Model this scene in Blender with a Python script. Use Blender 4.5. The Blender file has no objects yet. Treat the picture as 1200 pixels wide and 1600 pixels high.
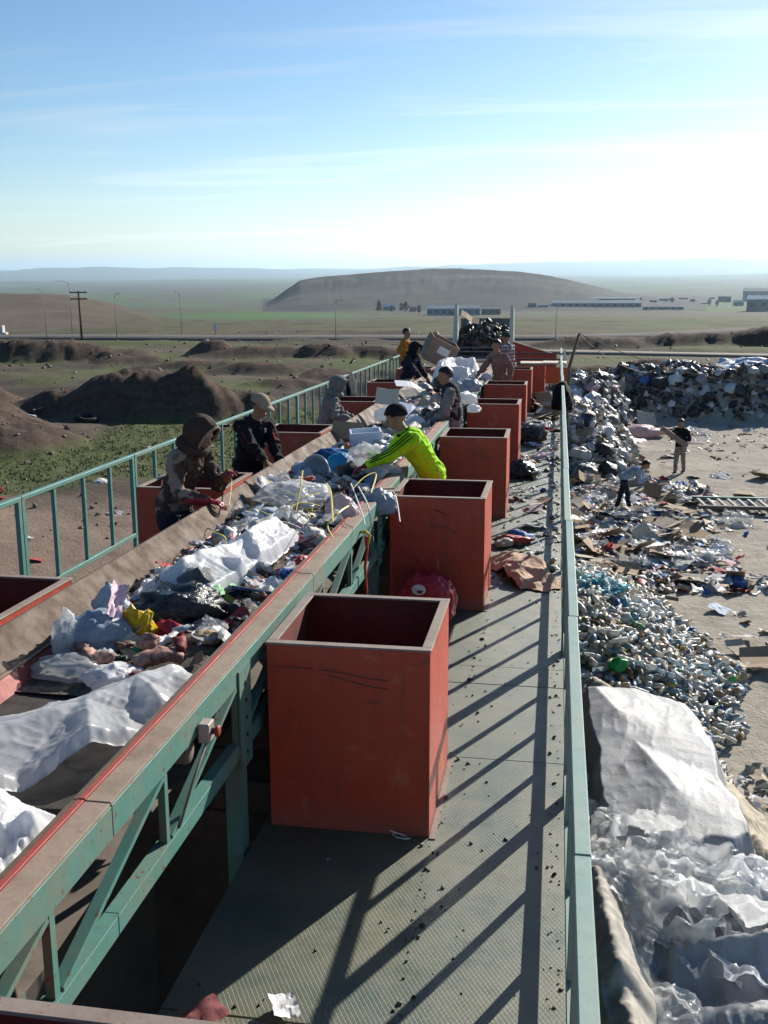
import bpy, bmesh, math, random
import numpy as np
from mathutils import Vector, Matrix, noise
random.seed(7); rng = np.random.default_rng(7)
R_ = math.radians
HAZE_DENSITY = 0.00004
scene = bpy.context.scene
COL = scene.collection

# ------------------------------------------------------------------ camera, sky, sun, exposure
CAM_H, FPX = 2.7055, 1604.67                      # eye height over the walkway, focal length in photo pixels
def basis(yaw, pitch, roll):                      # yaw to the left, pitch down
    cy, sy, cp, sp = math.cos(yaw), math.sin(yaw), math.cos(pitch), math.sin(pitch)
    f = Vector((-sy*cp, cy*cp, -sp)); r = Vector((cy, sy, 0)); u = r.cross(f)
    c, s = math.cos(roll), math.sin(roll)
    return c*r + s*u, -s*r + c*u, f
PB = basis(R_(9.4765), R_(11.873), R_(-0.1685))   # camera against the (slightly falling) platform
WB = basis(R_(9.4765), math.atan((800-421)/FPX), R_(-0.55))  # camera against the true horizon
def rows(b): return Matrix((b[0], b[1], b[2]))
EYE = Vector((0, 0, CAM_H))
TILT = (Matrix.Translation(EYE) @ (rows(WB).transposed() @ rows(PB)).to_4x4() @ Matrix.Translation(-EYE))
cam_data = bpy.data.cameras.new('camera'); cam = bpy.data.objects.new('camera', cam_data); COL.objects.link(cam)
cam_data.sensor_fit = 'VERTICAL'; cam_data.sensor_height = 24.0; cam_data.lens = 24.0*FPX/1600
cam_data.clip_start = 0.05; cam_data.clip_end = 120000
m3 = Matrix((WB[0], WB[1], -WB[2])).transposed()
cam.matrix_world = Matrix.Translation(EYE) @ m3.to_4x4()
scene.camera = cam

def ray(b, x, y): return b[2] + b[0]*((x-600)/FPX) - b[1]*((y-800)/FPX)
def at(x, y, Z=None, Y=None, X=None):             # platform coordinates of a sight line at a known plane
    d = ray(PB, x, y)
    t = (Z-CAM_H)/d.z if Z is not None else (Y/d.y if Y is not None else X/d.x)
    return EYE + d*t
def atw(x, y, Z=None, D=None):                    # the same in world coordinates
    d = ray(WB, x, y)
    t = (Z-CAM_H)/d.z if Z is not None else D/math.hypot(d.x, d.y)
    return EYE + d*t

SUN_EL = R_(26.5)
SUN_DIR = (TILT.to_3x3() @ Vector((0.452*math.cos(SUN_EL), 0.892*math.cos(SUN_EL), math.sin(SUN_EL)))).normalized()
sun_data = bpy.data.lights.new('sun', 'SUN'); sun = bpy.data.objects.new('sun', sun_data); COL.objects.link(sun)
sun_data.energy = 5.0; sun_data.angle = R_(0.53); sun_data.color = (1.0, 0.94, 0.85)
sun.rotation_euler = SUN_DIR.to_track_quat('Z', 'Y').to_euler()

world = bpy.data.worlds.new('World'); scene.world = world; world.use_nodes = True
wn, wl = world.node_tree.nodes, world.node_tree.links
wn.clear()
def wnode(t, **k):
    n = wn.new(t)
    for a, v in k.items(): setattr(n, a, v)
    return n
sky = wnode('ShaderNodeTexSky', sky_type='NISHITA', sun_disc=False)
sky.sun_elevation = math.asin(SUN_DIR.z); sky.sun_rotation = math.atan2(SUN_DIR.x, SUN_DIR.y)
sky.altitude = 300; sky.air_density = 0.9; sky.dust_density = 0.32; sky.ozone_density = 1.6
tc = wnode('ShaderNodeTexCoord')
sep = wnode('ShaderNodeSeparateXYZ'); wl.new(tc.outputs['Generated'], sep.inputs[0])
# thin high cloud on a flat layer: direction divided by its height, so wisps flatten towards the horizon
zc = wnode('ShaderNodeMath', operation='MAXIMUM'); zc.inputs[1].default_value = 0.02; wl.new(sep.outputs['Z'], zc.inputs[0])
za = wnode('ShaderNodeMath', operation='ADD'); za.inputs[1].default_value = 0.05; wl.new(zc.outputs[0], za.inputs[0])
dx = wnode('ShaderNodeMath', operation='DIVIDE'); dy = wnode('ShaderNodeMath', operation='DIVIDE')
wl.new(sep.outputs['X'], dx.inputs[0]); wl.new(za.outputs[0], dx.inputs[1])
wl.new(sep.outputs['Y'], dy.inputs[0]); wl.new(za.outputs[0], dy.inputs[1])
cmb = wnode('ShaderNodeCombineXYZ'); wl.new(dx.outputs[0], cmb.inputs[0]); wl.new(dy.outputs[0], cmb.inputs[1])
mp = wnode('ShaderNodeMapping'); mp.inputs['Scale'].default_value = (0.30, 1.0, 1); mp.inputs['Rotation'].default_value = (0, 0, R_(-11))
mp.inputs['Location'].default_value = (2.3, 0.9, 0)
wl.new(cmb.outputs[0], mp.inputs[0])
n1 = wnode('ShaderNodeTexNoise'); n1.inputs['Scale'].default_value = 1.0; n1.inputs['Detail'].default_value = 7; n1.inputs['Roughness'].default_value = 0.55
n1.inputs['Distortion'].default_value = 0.9
wl.new(mp.outputs[0], n1.inputs['Vector'])
cr = wnode('ShaderNodeValToRGB'); cr.color_ramp.elements[0].position = 0.53; cr.color_ramp.elements[0].color = (0, 0, 0, 1)
cr.color_ramp.elements[1].position = 0.74; cr.color_ramp.elements[1].color = (0.42, 0.42, 0.42, 1)
wl.new(n1.outputs['Fac'], cr.inputs[0])
hs = wnode('ShaderNodeHueSaturation'); hs.inputs['Saturation'].default_value = 1.25; hs.inputs['Value'].default_value = 1.0
wl.new(sky.outputs[0], hs.inputs['Color'])
br = wnode('ShaderNodeMix', data_type='RGBA', blend_type='MIX'); 
veil = wnode('ShaderNodeMix', data_type='RGBA', blend_type='SCREEN')
wl.new(cr.outputs[0], br.inputs['Factor']); wl.new(hs.outputs[0], br.inputs[6])
lum = wnode('ShaderNodeRGBToBW'); wl.new(sky.outputs[0], lum.inputs[0])
lb = wnode('ShaderNodeMath', operation='MULTIPLY'); lb.inputs[1].default_value = 1.45; wl.new(lum.outputs[0], lb.inputs[0])
wl.new(lb.outputs[0], br.inputs[7])
bg = wnode('ShaderNodeBackground'); bg.inputs['Strength'].default_value = 0.074
wl.new(br.outputs[2], bg.inputs['Color'])
wo = wnode('ShaderNodeOutputWorld'); wl.new(bg.outputs[0], wo.inputs['Surface'])

scene.view_settings.view_transform = 'Standard'; scene.view_settings.look = 'None'
scene.view_settings.exposure = 0.72; scene.view_settings.gamma = 1.0; scene.view_settings.use_curve_mapping = False
scene.render.engine = 'CYCLES'
cy_ = scene.cycles
cy_.max_bounces = 6; cy_.diffuse_bounces = 3; cy_.glossy_bounces = 2; cy_.transmission_bounces = 4
cy_.transparent_max_bounces = 10; cy_.volume_bounces = 0; cy_.caustics_reflective = False; cy_.caustics_refractive = False
cy_.use_denoising = True; cy_.sample_clamp_indirect = 6; cy_.use_adaptive_sampling = True; cy_.adaptive_threshold = 0.02

# ------------------------------------------------------------------ helpers
PLAT = []                                          # top-level things that stand on the tilted platform
def tag(o, label=None, cat=None, group=None, kind=None, plat=False):
    if label: o['label'] = label
    if cat: o['category'] = cat
    if group: o['group'] = group
    if kind: o['kind'] = kind
    if plat: PLAT.append(o)
    return o
def link(o, parent=None):
    COL.objects.link(o)
    if parent is not None: o.parent = parent
    return o
def empty(name, loc=(0, 0, 0), rz=0.0):
    o = bpy.data.objects.new(name, None); o.location = loc; o.rotation_euler = (0, 0, rz); o.empty_display_size = 0.1
    return link(o)
def new_mesh(name, verts, faces, mats=(), smooth=False):
    me = bpy.data.meshes.new(name)
    me.from_pydata([tuple(v) for v in verts], [], [tuple(f) for f in faces])
    for m in (mats if isinstance(mats, (list, tuple)) else [mats]): me.materials.append(m)
    if smooth: me.polygons.foreach_set('use_smooth', [True]*len(me.polygons))
    me.update()
    return me
def grid_mesh(name, P, mats=(), smooth=True, closed=False, attr=None):
    """P: array (n, m, 3) -> sheet mesh"""
    n, m = P.shape[:2]
    idx = np.arange(n*m).reshape(n, m)
    a = idx[:-1, :-1]; b = idx[1:, :-1]; c = idx[1:, 1:]; d = idx[:-1, 1:]
    F = np.stack([a, b, c, d], -1).reshape(-1, 4)
    if closed:
        F2 = np.stack([idx[:-1, -1], idx[1:, -1], idx[1:, 0], idx[:-1, 0]], -1); F = np.vstack([F, F2])
    me = bpy.data.meshes.new(name)
    V = P.reshape(-1, 3)
    me.vertices.add(len(V)); me.vertices.foreach_set('co', V.astype(np.float32).ravel())
    me.loops.add(F.size); me.loops.foreach_set('vertex_index', F.astype(np.int32).ravel())
    me.polygons.add(len(F)); me.polygons.foreach_set('loop_start', np.arange(0, F.size, 4, dtype=np.int32))
    me.polygons.foreach_set('loop_total', np.full(len(F), 4, dtype=np.int32))
    if smooth: me.polygons.foreach_set('use_smooth', np.ones(len(F), dtype=bool))
    me.update(calc_edges=True); me.validate()
    for x in (mats if isinstance(mats, (list, tuple)) else [mats]): me.materials.append(x)
    return me
class MB:
    def __init__(s): s.v = []; s.f = []
    def add(s, vs, fs):
        k = len(s.v); s.v += [tuple(v) for v in vs]; s.f += [tuple(i+k for i in f) for f in fs]; return s
    def box(s, c, d, M=None):
        x, y, z = d[0]/2, d[1]/2, d[2]/2
        vs = [Vector((a*x, b*y, e*z)) for e in (-1, 1) for b in (-1, 1) for a in (-1, 1)]
        if M is not None: vs = [M @ v for v in vs]
        c = Vector(c); vs = [v+c for v in vs]
        return s.add(vs, [(0, 2, 3, 1), (4, 5, 7, 6), (0, 1, 5, 4), (2, 6, 7, 3), (0, 4, 6, 2), (1, 3, 7, 5)])
    def bx(s, x0, x1, y0, y1, z0, z1): return s.box(((x0+x1)/2, (y0+y1)/2, (z0+z1)/2), (x1-x0, y1-y0, z1-z0))
    def bar(s, p, q, w, h, up=(0, 0, 1)):
        p, q = Vector(p), Vector(q); d = (q-p); L = d.length; d.normalize(); up = Vector(up)
        if abs(d.dot(up)) > 0.98: up = Vector((0, 1, 0))
        a = d.cross(up).normalized(); b = a.cross(d)
        return s.box((p+q)/2, (w, L, h), Matrix((a, d, b)).transposed())
    def tube(s, pts, rad, n=8, cap=True, flat=1.0):
        pts = [Vector(p) for p in pts]; rad = rad if isinstance(rad, (list, tuple)) else [rad]*len(pts)
        k0 = len(s.v); ref = None
        for i, p in enumerate(pts):
            d = (pts[min(i+1, len(pts)-1)] - pts[max(i-1, 0)])
            d = d.normalized() if d.length > 1e-9 else Vector((0, 0, 1))
            if ref is None:
                ref = Vector((0, 0, 1)) if abs(d.z) < 0.9 else Vector((1, 0, 0))
            a = d.cross(ref).normalized(); b = a.cross(d).normalized(); ref = b
            for j in range(n):
                t = 2*math.pi*j/n; s.v.append(tuple(p + a*(math.cos(t)*rad[i]) + b*(math.sin(t)*rad[i]*flat)))
        for i in range(len(pts)-1):
            for j in range(n):
                j2 = (j+1) % n; s.f.append((k0+i*n+j, k0+i*n+j2, k0+(i+1)*n+j2, k0+(i+1)*n+j))
        if cap:
            s.f.append(tuple(k0+j for j in range(n))[::-1]); e = k0+(len(pts)-1)*n; s.f.append(tuple(e+j for j in range(n)))
        return s
    def lathe(s, prof, n=16, c=(0, 0, 0)):
        k0 = len(s.v)
        for r, z in prof:
            for j in range(n):
                t = 2*math.pi*j/n; s.v.append((c[0]+r*math.cos(t), c[1]+r*math.sin(t), c[2]+z))
        for i in range(len(prof)-1):
            for j in range(n):
                j2 = (j+1) % n; s.f.append((k0+i*n+j, k0+i*n+j2, k0+(i+1)*n+j2, k0+(i+1)*n+j))
        return s
    def mesh(s, name, mat, smooth=False, bev=0.0):
        me = new_mesh(name, s.v, s.f, mat, smooth)
        if bev > 0:
            bm = bmesh.new(); bm.from_mesh(me)
            bmesh.ops.bevel(bm, geom=list(bm.edges), offset=bev, segments=1, affect='EDGES', profile=0.7)
            bm.to_mesh(me); bm.free()
        return me
    def build(s, name, mat, parent=None, smooth=False, bev=0.0):
        return link(bpy.data.objects.new(name, s.mesh(name, mat, smooth, bev)), parent)
def obj(name, me, parent=None, loc=None, rot=None, scale=None):
    o = bpy.data.objects.new(name, me)
    if loc is not None: o.location = loc
    if rot is not None: o.rotation_euler = rot
    if scale is not None: o.scale = (scale,)*3 if isinstance(scale, (int, float)) else scale
    return link(o, parent)
def copy_tree(o, parent=None):
    kids = list(o.children); c = o.copy(); link(c)
    if parent is not None: c.parent = parent
    for k in kids: copy_tree(k, c)
    return c

# numpy value noise
def _h(ix, iy, seed):
    n = (ix*374761393 + iy*668265263 + seed*974711) & 0x7fffffff
    n = ((n ^ (n >> 13))*1274126177) & 0x7fffffff
    n = (n ^ (n >> 16)) & 0xffff
    return n/65535.0
def vnoise(x, y, seed=0):
    x = np.asarray(x, float); y = np.asarray(y, float)
    ix = np.floor(x).astype(np.int64); iy = np.floor(y).astype(np.int64); fx = x-ix; fy = y-iy
    fx = fx*fx*fx*(fx*(fx*6-15)+10); fy = fy*fy*fy*(fy*(fy*6-15)+10)
    a = _h(ix, iy, seed); b = _h(ix+1, iy, seed); c = _h(ix, iy+1, seed); d = _h(ix+1, iy+1, seed)
    return (a*(1-fx)+b*fx)*(1-fy) + (c*(1-fx)+d*fx)*fy
def fbm(x, y, f=1.0, o=4, seed=0, g=0.5):
    s = 0; a = 1; t = 0
    for i in range(o):
        s = s + a*(vnoise(np.asarray(x)*f+17.3*i, np.asarray(y)*f-9.1*i, seed+i)*2-1); t += a; a *= g; f *= 2.03
    return s/t
def ridged(x, y, f=1.0, o=4, seed=0, g=0.55):
    s = 0; a = 1; t = 0
    for i in range(o):
        s = s + a*(1-np.abs(vnoise(np.asarray(x)*f+11.7*i, np.asarray(y)*f+5.3*i, seed+i)*2-1)); t += a; a *= g; f *= 2.1
    return s/t
def sstep(a, b, x):
    t = np.clip((np.asarray(x, float)-a)/(b-a), 0, 1); return t*t*(3-2*t)

# ------------------------------------------------------------------ materials
class NT:
    def __init__(s, name):
        s.m = bpy.data.materials.new(name); s.m.use_nodes = True; s.t = s.m.node_tree; s.t.nodes.clear()
        s.out = s.n('ShaderNodeOutputMaterial')
    def n(s, t, **k):
        x = s.t.nodes.new(t)
        for a, v in k.items(): setattr(x, a, v)
        return x
    def l(s, a, b): s.t.links.new(a, b)
    def coord(s, kind='Object', scale=1.0):
        c = s.n('ShaderNodeTexCoord')
        if scale == 1.0: return c.outputs[kind]
        m = s.n('ShaderNodeMapping'); m.inputs['Scale'].default_value = (scale,)*3 if isinstance(scale, (int, float)) else scale
        s.l(c.outputs[kind], m.inputs[0]); return m.outputs[0]
    def noise(s, vec, scale, detail=4, rough=0.55, dist=0.0):
        x = s.n('ShaderNodeTexNoise'); x.inputs['Scale'].default_value = scale; x.inputs['Detail'].default_value = detail
        x.inputs['Roughness'].default_value = rough; x.inputs['Distortion'].default_value = dist
        if vec is not None: s.l(vec, x.inputs['Vector'])
        return x.outputs['Fac']
    def ramp(s, fac, stops, interp='LINEAR'):
        r = s.n('ShaderNodeValToRGB'); r.color_ramp.interpolation = interp; e = r.color_ramp.elements
        while len(e) < len(stops): e.new(0.5)
        for i, (p, c) in enumerate(stops):
            e[i].position = p; e[i].color = (c, c, c, 1) if isinstance(c, (int, float)) else tuple(c)+(1,)
        s.l(fac, r.inputs[0]); return r.outputs[0]
    def mix(s, fac, a, b, blend='MIX'):
        x = s.n('ShaderNodeMix', data_type='RGBA', blend_type=blend)
        for sock, v in ((x.inputs['Factor'], fac), (x.inputs[6], a), (x.inputs[7], b)):
            if isinstance(v, (int, float)): sock.default_value = v if sock == x.inputs['Factor'] else (v, v, v, 1)
            elif isinstance(v, tuple): sock.default_value = v+(1,) if len(v) == 3 else v
            else: s.l(v, sock)
        return x.outputs[2]
    def math(s, op, a, b=0.0):
        x = s.n('ShaderNodeMath', operation=op)
        for i, v in enumerate((a, b)):
            if isinstance(v, (int, float)): x.inputs[i].default_value = v
            else: s.l(v, x.inputs[i])
        return x.outputs[0]
    def bump(s, h, strength=0.3, dist=0.01):
        b = s.n('ShaderNodeBump'); b.inputs['Strength'].default_value = strength; b.inputs['Distance'].default_value = dist
        s.l(h, b.inputs['Height']); return b.outputs[0]
    def pr(s, color, rough=0.6, normal=None, metallic=0.0, spec=0.5, **k):
        p = s.n('ShaderNodeBsdfPrincipled')
        for sock, v in (('Base Color', color), ('Roughness', rough), ('Metallic', metallic), ('Specular IOR Level', spec)):
            if isinstance(v, (int, float)): p.inputs[sock].default_value = v if sock != 'Base Color' else (v, v, v, 1)
            elif isinstance(v, tuple): p.inputs[sock].default_value = v+(1,) if len(v) == 3 else v
            else: s.l(v, p.inputs[sock])
        for a, v in k.items(): p.inputs[a].default_value = v
        if normal is not None: s.l(normal, p.inputs['Normal'])
        return p.outputs[0]
    def done(s, shader): s.l(shader, s.out.inputs['Surface']); return s.m

def mat_paint(name, c, dirt=(0.16, 0.12, 0.09), amt=0.5, rough=0.5, rust=0.0, scale=1.0, kind='Object', spec=0.4):
    t = NT(name); v = t.coord(kind, scale)
    a = t.noise(v, 2.2, 6, 0.65); b = t.noise(v, 14, 5, 0.6); w = t.noise(t.coord(kind, (9*scale, 9*scale, 1.1*scale)), 2.0, 4, 0.6)
    base = t.mix(t.ramp(b, [(0.35, 0.0), (0.7, 0.55)]), c, tuple(min(1, x*1.18+0.012) for x in c))
    base = t.mix(t.math('MULTIPLY', t.ramp(w, [(0.5, 0.0), (0.75, 1.0)]), 0.35*amt), base, tuple(x*0.55+y*0.25 for x, y in zip(c, dirt)))
    base = t.mix(t.math('MULTIPLY', t.ramp(a, [(0.46, 0.0), (0.72, 1.0)]), amt), base, dirt)
    if rust > 0:
        k = t.noise(v, 26, 5, 0.7); base = t.mix(t.math('MULTIPLY', t.ramp(k, [(0.60, 0.0), (0.66, 1.0)]), rust), base, (0.13, 0.055, 0.025))
    r = t.ramp(a, [(0.3, rough), (0.75, min(1, rough+0.3))])
    return t.done(t.pr(base, r, t.bump(t.math('ADD', b, t.math('MULTIPLY', a, 2.0)), 0.16, 0.006), spec=spec))
def mat_plain(name, c, rough=0.7, var=0.25, scale=8.0, bump=0.15, kind='Object', spec=0.3, dist=0.006, metallic=0.0):
    t = NT(name); v = t.coord(kind); a = t.noise(v, scale, 5, 0.6)
    base = t.mix(t.ramp(a, [(0.3, 0.0), (0.72, 1.0)]), tuple(x*(1-var) for x in c), tuple(min(1, x*(1+var)) for x in c))
    return t.done(t.pr(base, rough, t.bump(a, bump, dist), spec=spec, metallic=metallic))
def mat_cloth(name, c, var=0.18, scale=60.0, c2=None):
    t = NT(name); v = t.coord('Object'); a = t.noise(v, 5, 5, 0.6); w = t.noise(v, scale, 3, 0.6)
    base = t.mix(t.ramp(a, [(0.35, 0.0), (0.7, 1.0)]), tuple(x*(1-var) for x in c), c2 or tuple(min(1, x*(1+var)) for x in c))
    return t.done(t.pr(base, 0.9, t.bump(t.math('ADD', w, t.math('MULTIPLY', a, 3.0)), 0.35, 0.006), spec=0.15))
def mat_film(name, c, clear=0.0, trans=0.35, rough=0.3, var=0.1, rnd=None, crease=0.5, bd=0.02):
    """thin plastic sheet: diffuse + translucent + gloss, optionally see-through"""
    t = NT(name); v = t.coord('Object'); a = t.noise(v, 7, 5, 0.65, 0.6); b = t.noise(v, 30, 4, 0.6, 1.2)
    if rnd:
        oi = t.n('ShaderNodeObjectInfo'); col = t.ramp(oi.outputs['Random'], rnd, 'CONSTANT')
    else: col = c
    base = t.mix(t.ramp(a, [(0.35, 0.0), (0.75, 1.0)]), col, (0.45, 0.40, 0.33)) if var >= 1 else t.mix(t.math('MULTIPLY', t.ramp(a, [(0.45, 0.0), (0.8, 1.0)]), var), col, (0.42, 0.37, 0.30))
    nb = t.bump(t.math('ADD', b, t.math('MULTIPLY', a, 1.5)), crease, bd)
    p = t.pr(base, rough, nb, spec=0.5)
    tr = t.n('ShaderNodeBsdfTranslucent'); t.l(base, tr.inputs[0]) if not isinstance(base, tuple) else None; t.l(nb, tr.inputs['Normal'])
    mx = t.n('ShaderNodeMixShader'); mx.inputs[0].default_value = trans; t.l(p, mx.inputs[1]); t.l(tr.outputs[0], mx.inputs[2])
    sh = mx.outputs[0]
    if clear > 0:
        tp = t.n('ShaderNodeBsdfTransparent'); tp.inputs[0].default_value = (0.95, 0.96, 0.97, 1)
        m2 = t.n('ShaderNodeMixShader'); t.l(t.ramp(t.noise(v, 4, 4, 0.6), [(0.3, clear*1.15), (0.75, clear*0.6)]), m2.inputs[0])
        t.l(sh, m2.inputs[1]); t.l(tp.outputs[0], m2.inputs[2]); sh = m2.outputs[0]
    return t.done(sh)
def mat_random(name, stops, rough=0.6, bump=0.25, scale=18.0, dirt=0.35, dcol=(0.2, 0.16, 0.12), spec=0.3):
    """colour of each thing picked by its own random number"""
    t = NT(name); v = t.coord('Object'); oi = t.n('ShaderNodeObjectInfo'); a = t.noise(v, scale, 4, 0.6); b = t.noise(v, 3.5, 4, 0.6)
    n = len(stops); col = t.ramp(oi.outputs['Random'], [(i/n, c) for i, c in enumerate(stops)], 'CONSTANT')
    base = t.mix(t.math('MULTIPLY', t.ramp(b, [(0.42, 0.0), (0.72, 1.0)]), dirt), col, dcol)
    return t.done(t.pr(base, rough, t.bump(a, bump, 0.01), spec=spec))
def mat_facecol(name, rough=0.6, spec=0.3, trans=0.0):
    """colour per piece of a mass, held in a mesh attribute"""
    t = NT(name); at_ = t.n('ShaderNodeAttribute', attribute_name='piece'); v = t.coord('Object'); a = t.noise(v, 9, 4, 0.6)
    base = t.mix(t.math('MULTIPLY', t.ramp(a, [(0.4, 0.0), (0.75, 1.0)]), 0.35), at_.outputs['Color'], (0.2, 0.17, 0.13))
    p = t.pr(base, rough, t.bump(a, 0.3, 0.02), spec=spec)
    if trans > 0:
        tr = t.n('ShaderNodeBsdfTranslucent'); t.l(base, tr.inputs[0]); mx = t.n('ShaderNodeMixShader'); mx.inputs[0].default_value = trans
        t.l(p, mx.inputs[1]); t.l(tr.outputs[0], mx.inputs[2]); p = mx.outputs[0]
    return t.done(p)
# ------------------------------------------------------------------ terrain: one sheet out to the far hills
YARD_Z = -3.55
_D = [0, 95, 115, 200, 320, 600, 1000, 1600, 2600, 5000, 10000, 30000, 60000]
_Z = [-3.55, -3.55, -3.9, -8.0, -13.2, -26, -42, -61, -84, -98, -108, -128, -130]
AZ = lambda px: math.atan2(ray(WB, px, 470).x, ray(WB, px, 470).y)        # bearing of a photo column
MESA = [(395, 0), (415, .03), (432, .24), (450, .50), (470, .73), (500, .81), (560, .87), (640, .97), (720, 1.0), (800, .93), (850, .82), (890, .66), (930, .45), (980, .22), (1050, .06), (1130, 0)]
_maz = np.array([AZ(p) for p, _ in MESA]); _mh = np.array([h for _, h in MESA])
LH = [(-900, 0.0), (-500, .9), (-200, 1.0), (0, 1.0), (60, 1.0), (110, .93), (160, .72), (210, .45), (250, .22), (300, .06), (340, 0)]
_laz = np.array([AZ(p) for p, _ in LH]); _lh = np.array([h for _, h in LH])
def mound(x, y, cx, cy, rx, ry, h, rot=0.0, p=1.5, seed=3, rough=0.35):
    c, s = math.cos(rot), math.sin(rot); u = ((x-cx)*c+(y-cy)*s)/rx; v = (-(x-cx)*s+(y-cy)*c)/ry
    r = np.sqrt(u*u+v*v) + 0.24*fbm(x, y, 1.3/max(0.8, min(rx, ry)), 3, seed)*np.minimum(1, u*u+v*v+0.2)
    k = np.clip(1-r, 0, 1)
    return h*(np.clip(k*p, 0, 1)**0.9)*(1 + rough*0.4*fbm(x, y, 1.1, 3, seed+5))
MOUNDS = [  # x, y, rx, ry, height, rotation: earth heaps
    (-17.2, 42.5, 5.6, 2.7, 2.6, 0.10), (-13.6, 43.6, 2.8, 1.8, 1.5, 0.2), (-21.5, 42.8, 3.2, 2.0, 1.2, 0.0),
    (-22.5, 36.0, 3.4, 6.5, 1.5, 0.5), (-19.0, 33.5, 2.6, 3.4, 0.9, 0.6), (-27.0, 41, 4, 5, 1.6, 0.3),
    (-36, 69, 9.5, 3.2, 2.3, 0.05), (-24.3, 72, 2.2, 2.0, 1.9, 0), (-20.5, 71, 5.5, 2.2, 1.1, 0.1), (-16.2, 70.5, 3.2, 2.0, 1.7, 0.0),
    (-12.4, 71.5, 5.0, 2.2, 1.3, -0.1), (-28.5, 66, 4, 2, 0.9, 0), (-22.5, 62, 5, 2.2, 0.9, 0.1), (-17, 60, 4, 2, 1.0, 0.1), (-12, 56, 3.5, 2.4, 1.2, 0.1), (-8.8, 58, 2.6, 2.0, 1.1, 0),
    (-9.5, 51.5, 3.0, 2.2, 1.3, 0.1), (-6.3, 55, 2.6, 1.6, 1.2, 0), (-14.2, 53.2, 2.6, 1.6, 0.8, 0.2), (-4.5, 66, 4, 2, 1.0, 0), (-1.0, 63, 3, 2, 1.0, 0),
    (2.2, 61, 3.4, 2.2, 1.7, 0.0), (6.4, 66.5, 2.6, 1.8, 1.7, 0), (3.6, 87, 7.0, 2.6, 1.7, 0.0), (11.0, 87.5, 8, 2.6, 2.0, 0), (18.0, 88, 7, 3.0, 3.4, 0.1), (26, 87, 7, 3, 3.6, 0),
    (14.0, 60.5, 7.0, 2.6, 1.8, 0.12), (22, 62, 7, 3, 2.2, 0.1), (9.2, 58, 3, 1.8, 0.9, 0)]
MOUNDS = [(a, b, c, d, h*(0.72 if b < 48 else 0.52 if a < 0 else 0.42), r) for a, b, c, d, h, r in MOUNDS]
def garbage_h(x, y):      # earth core of the long rubbish bank and of the heap at the end of the walkway
    a = mound(x, y, 6.6, 47.0, 8.6, 2.9, 1.75, -0.06, 1.7, 41, 0.6); b = mound(x, y, 15.5, 46.2, 7.0, 2.8, 1.3, 0.0, 1.7, 43, 0.6)
    c = mound(x, y, 0.95, 36.5, 1.55, 6.5, 1.5, 0.0, 1.6, 47, 0.6); d = mound(x, y, 1.3, 43.5, 2.2, 3.6, 1.7, 0.0, 1.6, 49, 0.5)
    return np.maximum(np.maximum(a, b), np.maximum(c, d))
def pile_h(x, y):         # earth under bottle heap and sack heap
    a = mound(x, y, 0.55, 16.6, 1.9, 4.3, 0.95, 0.0, 1.3, 61, 0.2); b = mound(x, y, 0.7, 9.2, 2.1, 4.6, 0.9, 0.0, 1.4, 63, 0.2)
    return np.maximum(a, b)
def height(x, y):
    x = np.asarray(x, float); y = np.asarray(y, float); D = np.hypot(x, y); az = np.arctan2(x, y)
    z = np.interp(D, _D, _Z)
    far = sstep(150, 900, D)
    z = z + far*np.minimum(D*0.004, 9)*fbm(x, y, 1/420., 4, 5) + sstep(110, 220, D)*(1-sstep(400, 900, D))*1.6*fbm(x, y, 1/38., 4, 9)
    nat = np.clip(1-sstep(0.0, 9.0, x+np.maximum(0, (y-46))*0 + 0), 0, 1)
    rough = np.where(x < -5.5, 1.0, 0.12)*np.where(y > 52, 1.0, 1.0); rough = np.where((x >= -5.5) & (y > 52), 0.7, rough)
    z = z + (1-far)*(rough*(0.16*fbm(x, y, 1/3.2, 4, 11) + 0.30*fbm(x, y, 1/14., 3, 13)) + 0.03*fbm(x, y, 0.9, 3, 15))
    z = np.where(x < -8, z + 0.3*sstep(-8, -16, x)*(1-sstep(90, 200, D)), z)
    near = D < 140
    if np.any(near):
        xs, ys = x[near], y[near]; m = np.zeros_like(xs)
        for i, (cx, cy, rx, ry, h, ro) in enumerate(MOUNDS): m = np.maximum(m, mound(xs, ys, cx, cy, rx, ry, h, ro, 1.5, 70+i, 0.35))
        m = m*(1+0.20*fbm(xs, ys, 0.9, 4, 33)+.05*(ridged(xs, ys, 1.2, 3, 35)-.6)); m = np.maximum(m, garbage_h(xs, ys)); m = np.maximum(m, pile_h(xs, ys))
        z = z.copy(); z[near] += m
        # level road bed
        rb = road_mask(xs, ys); z[near] = z[near]*(1-rb) + rb*(-3.62)
    # table hill
    hm = np.interp(az, _maz, _mh); dd = np.interp(D, [1650, 1950, 2250, 2500, 3000, 3400], [0, .42, .94, 1.0, .95, 0])
    gully = 1 - 0.18*ridged(az*34, D/300., 1.0, 4, 21)*(dd < 0.96)
    z = z + 83*hm*dd*gully*(1+0.02*fbm(az*60, D/200, 1, 3, 8))
    hl = np.interp(az, _laz, _lh); dl = np.interp(D, [260, 380, 520, 640, 800], [0, .55, 1, .9, 0])
    z = z + 15.5*hl*dl*(1+0.05*fbm(x, y, 1/60., 3, 77))
    # far hills
    z = z + sstep(17000, 26000, D)*(175 + 150*fbm(az*9, D/9000., 1.0, 5, 88) + 120*sstep(-0.1, 0.35, az))*(1-sstep(36000, 52000, D)*0.4)
    z = z + (sstep(9000, 12000, D)*(1-sstep(13000, 15500, D)))*24*np.clip(fbm(az*12, D/4000., 1.0, 4, 91)+0.25, 0, 1)
    return z
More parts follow.
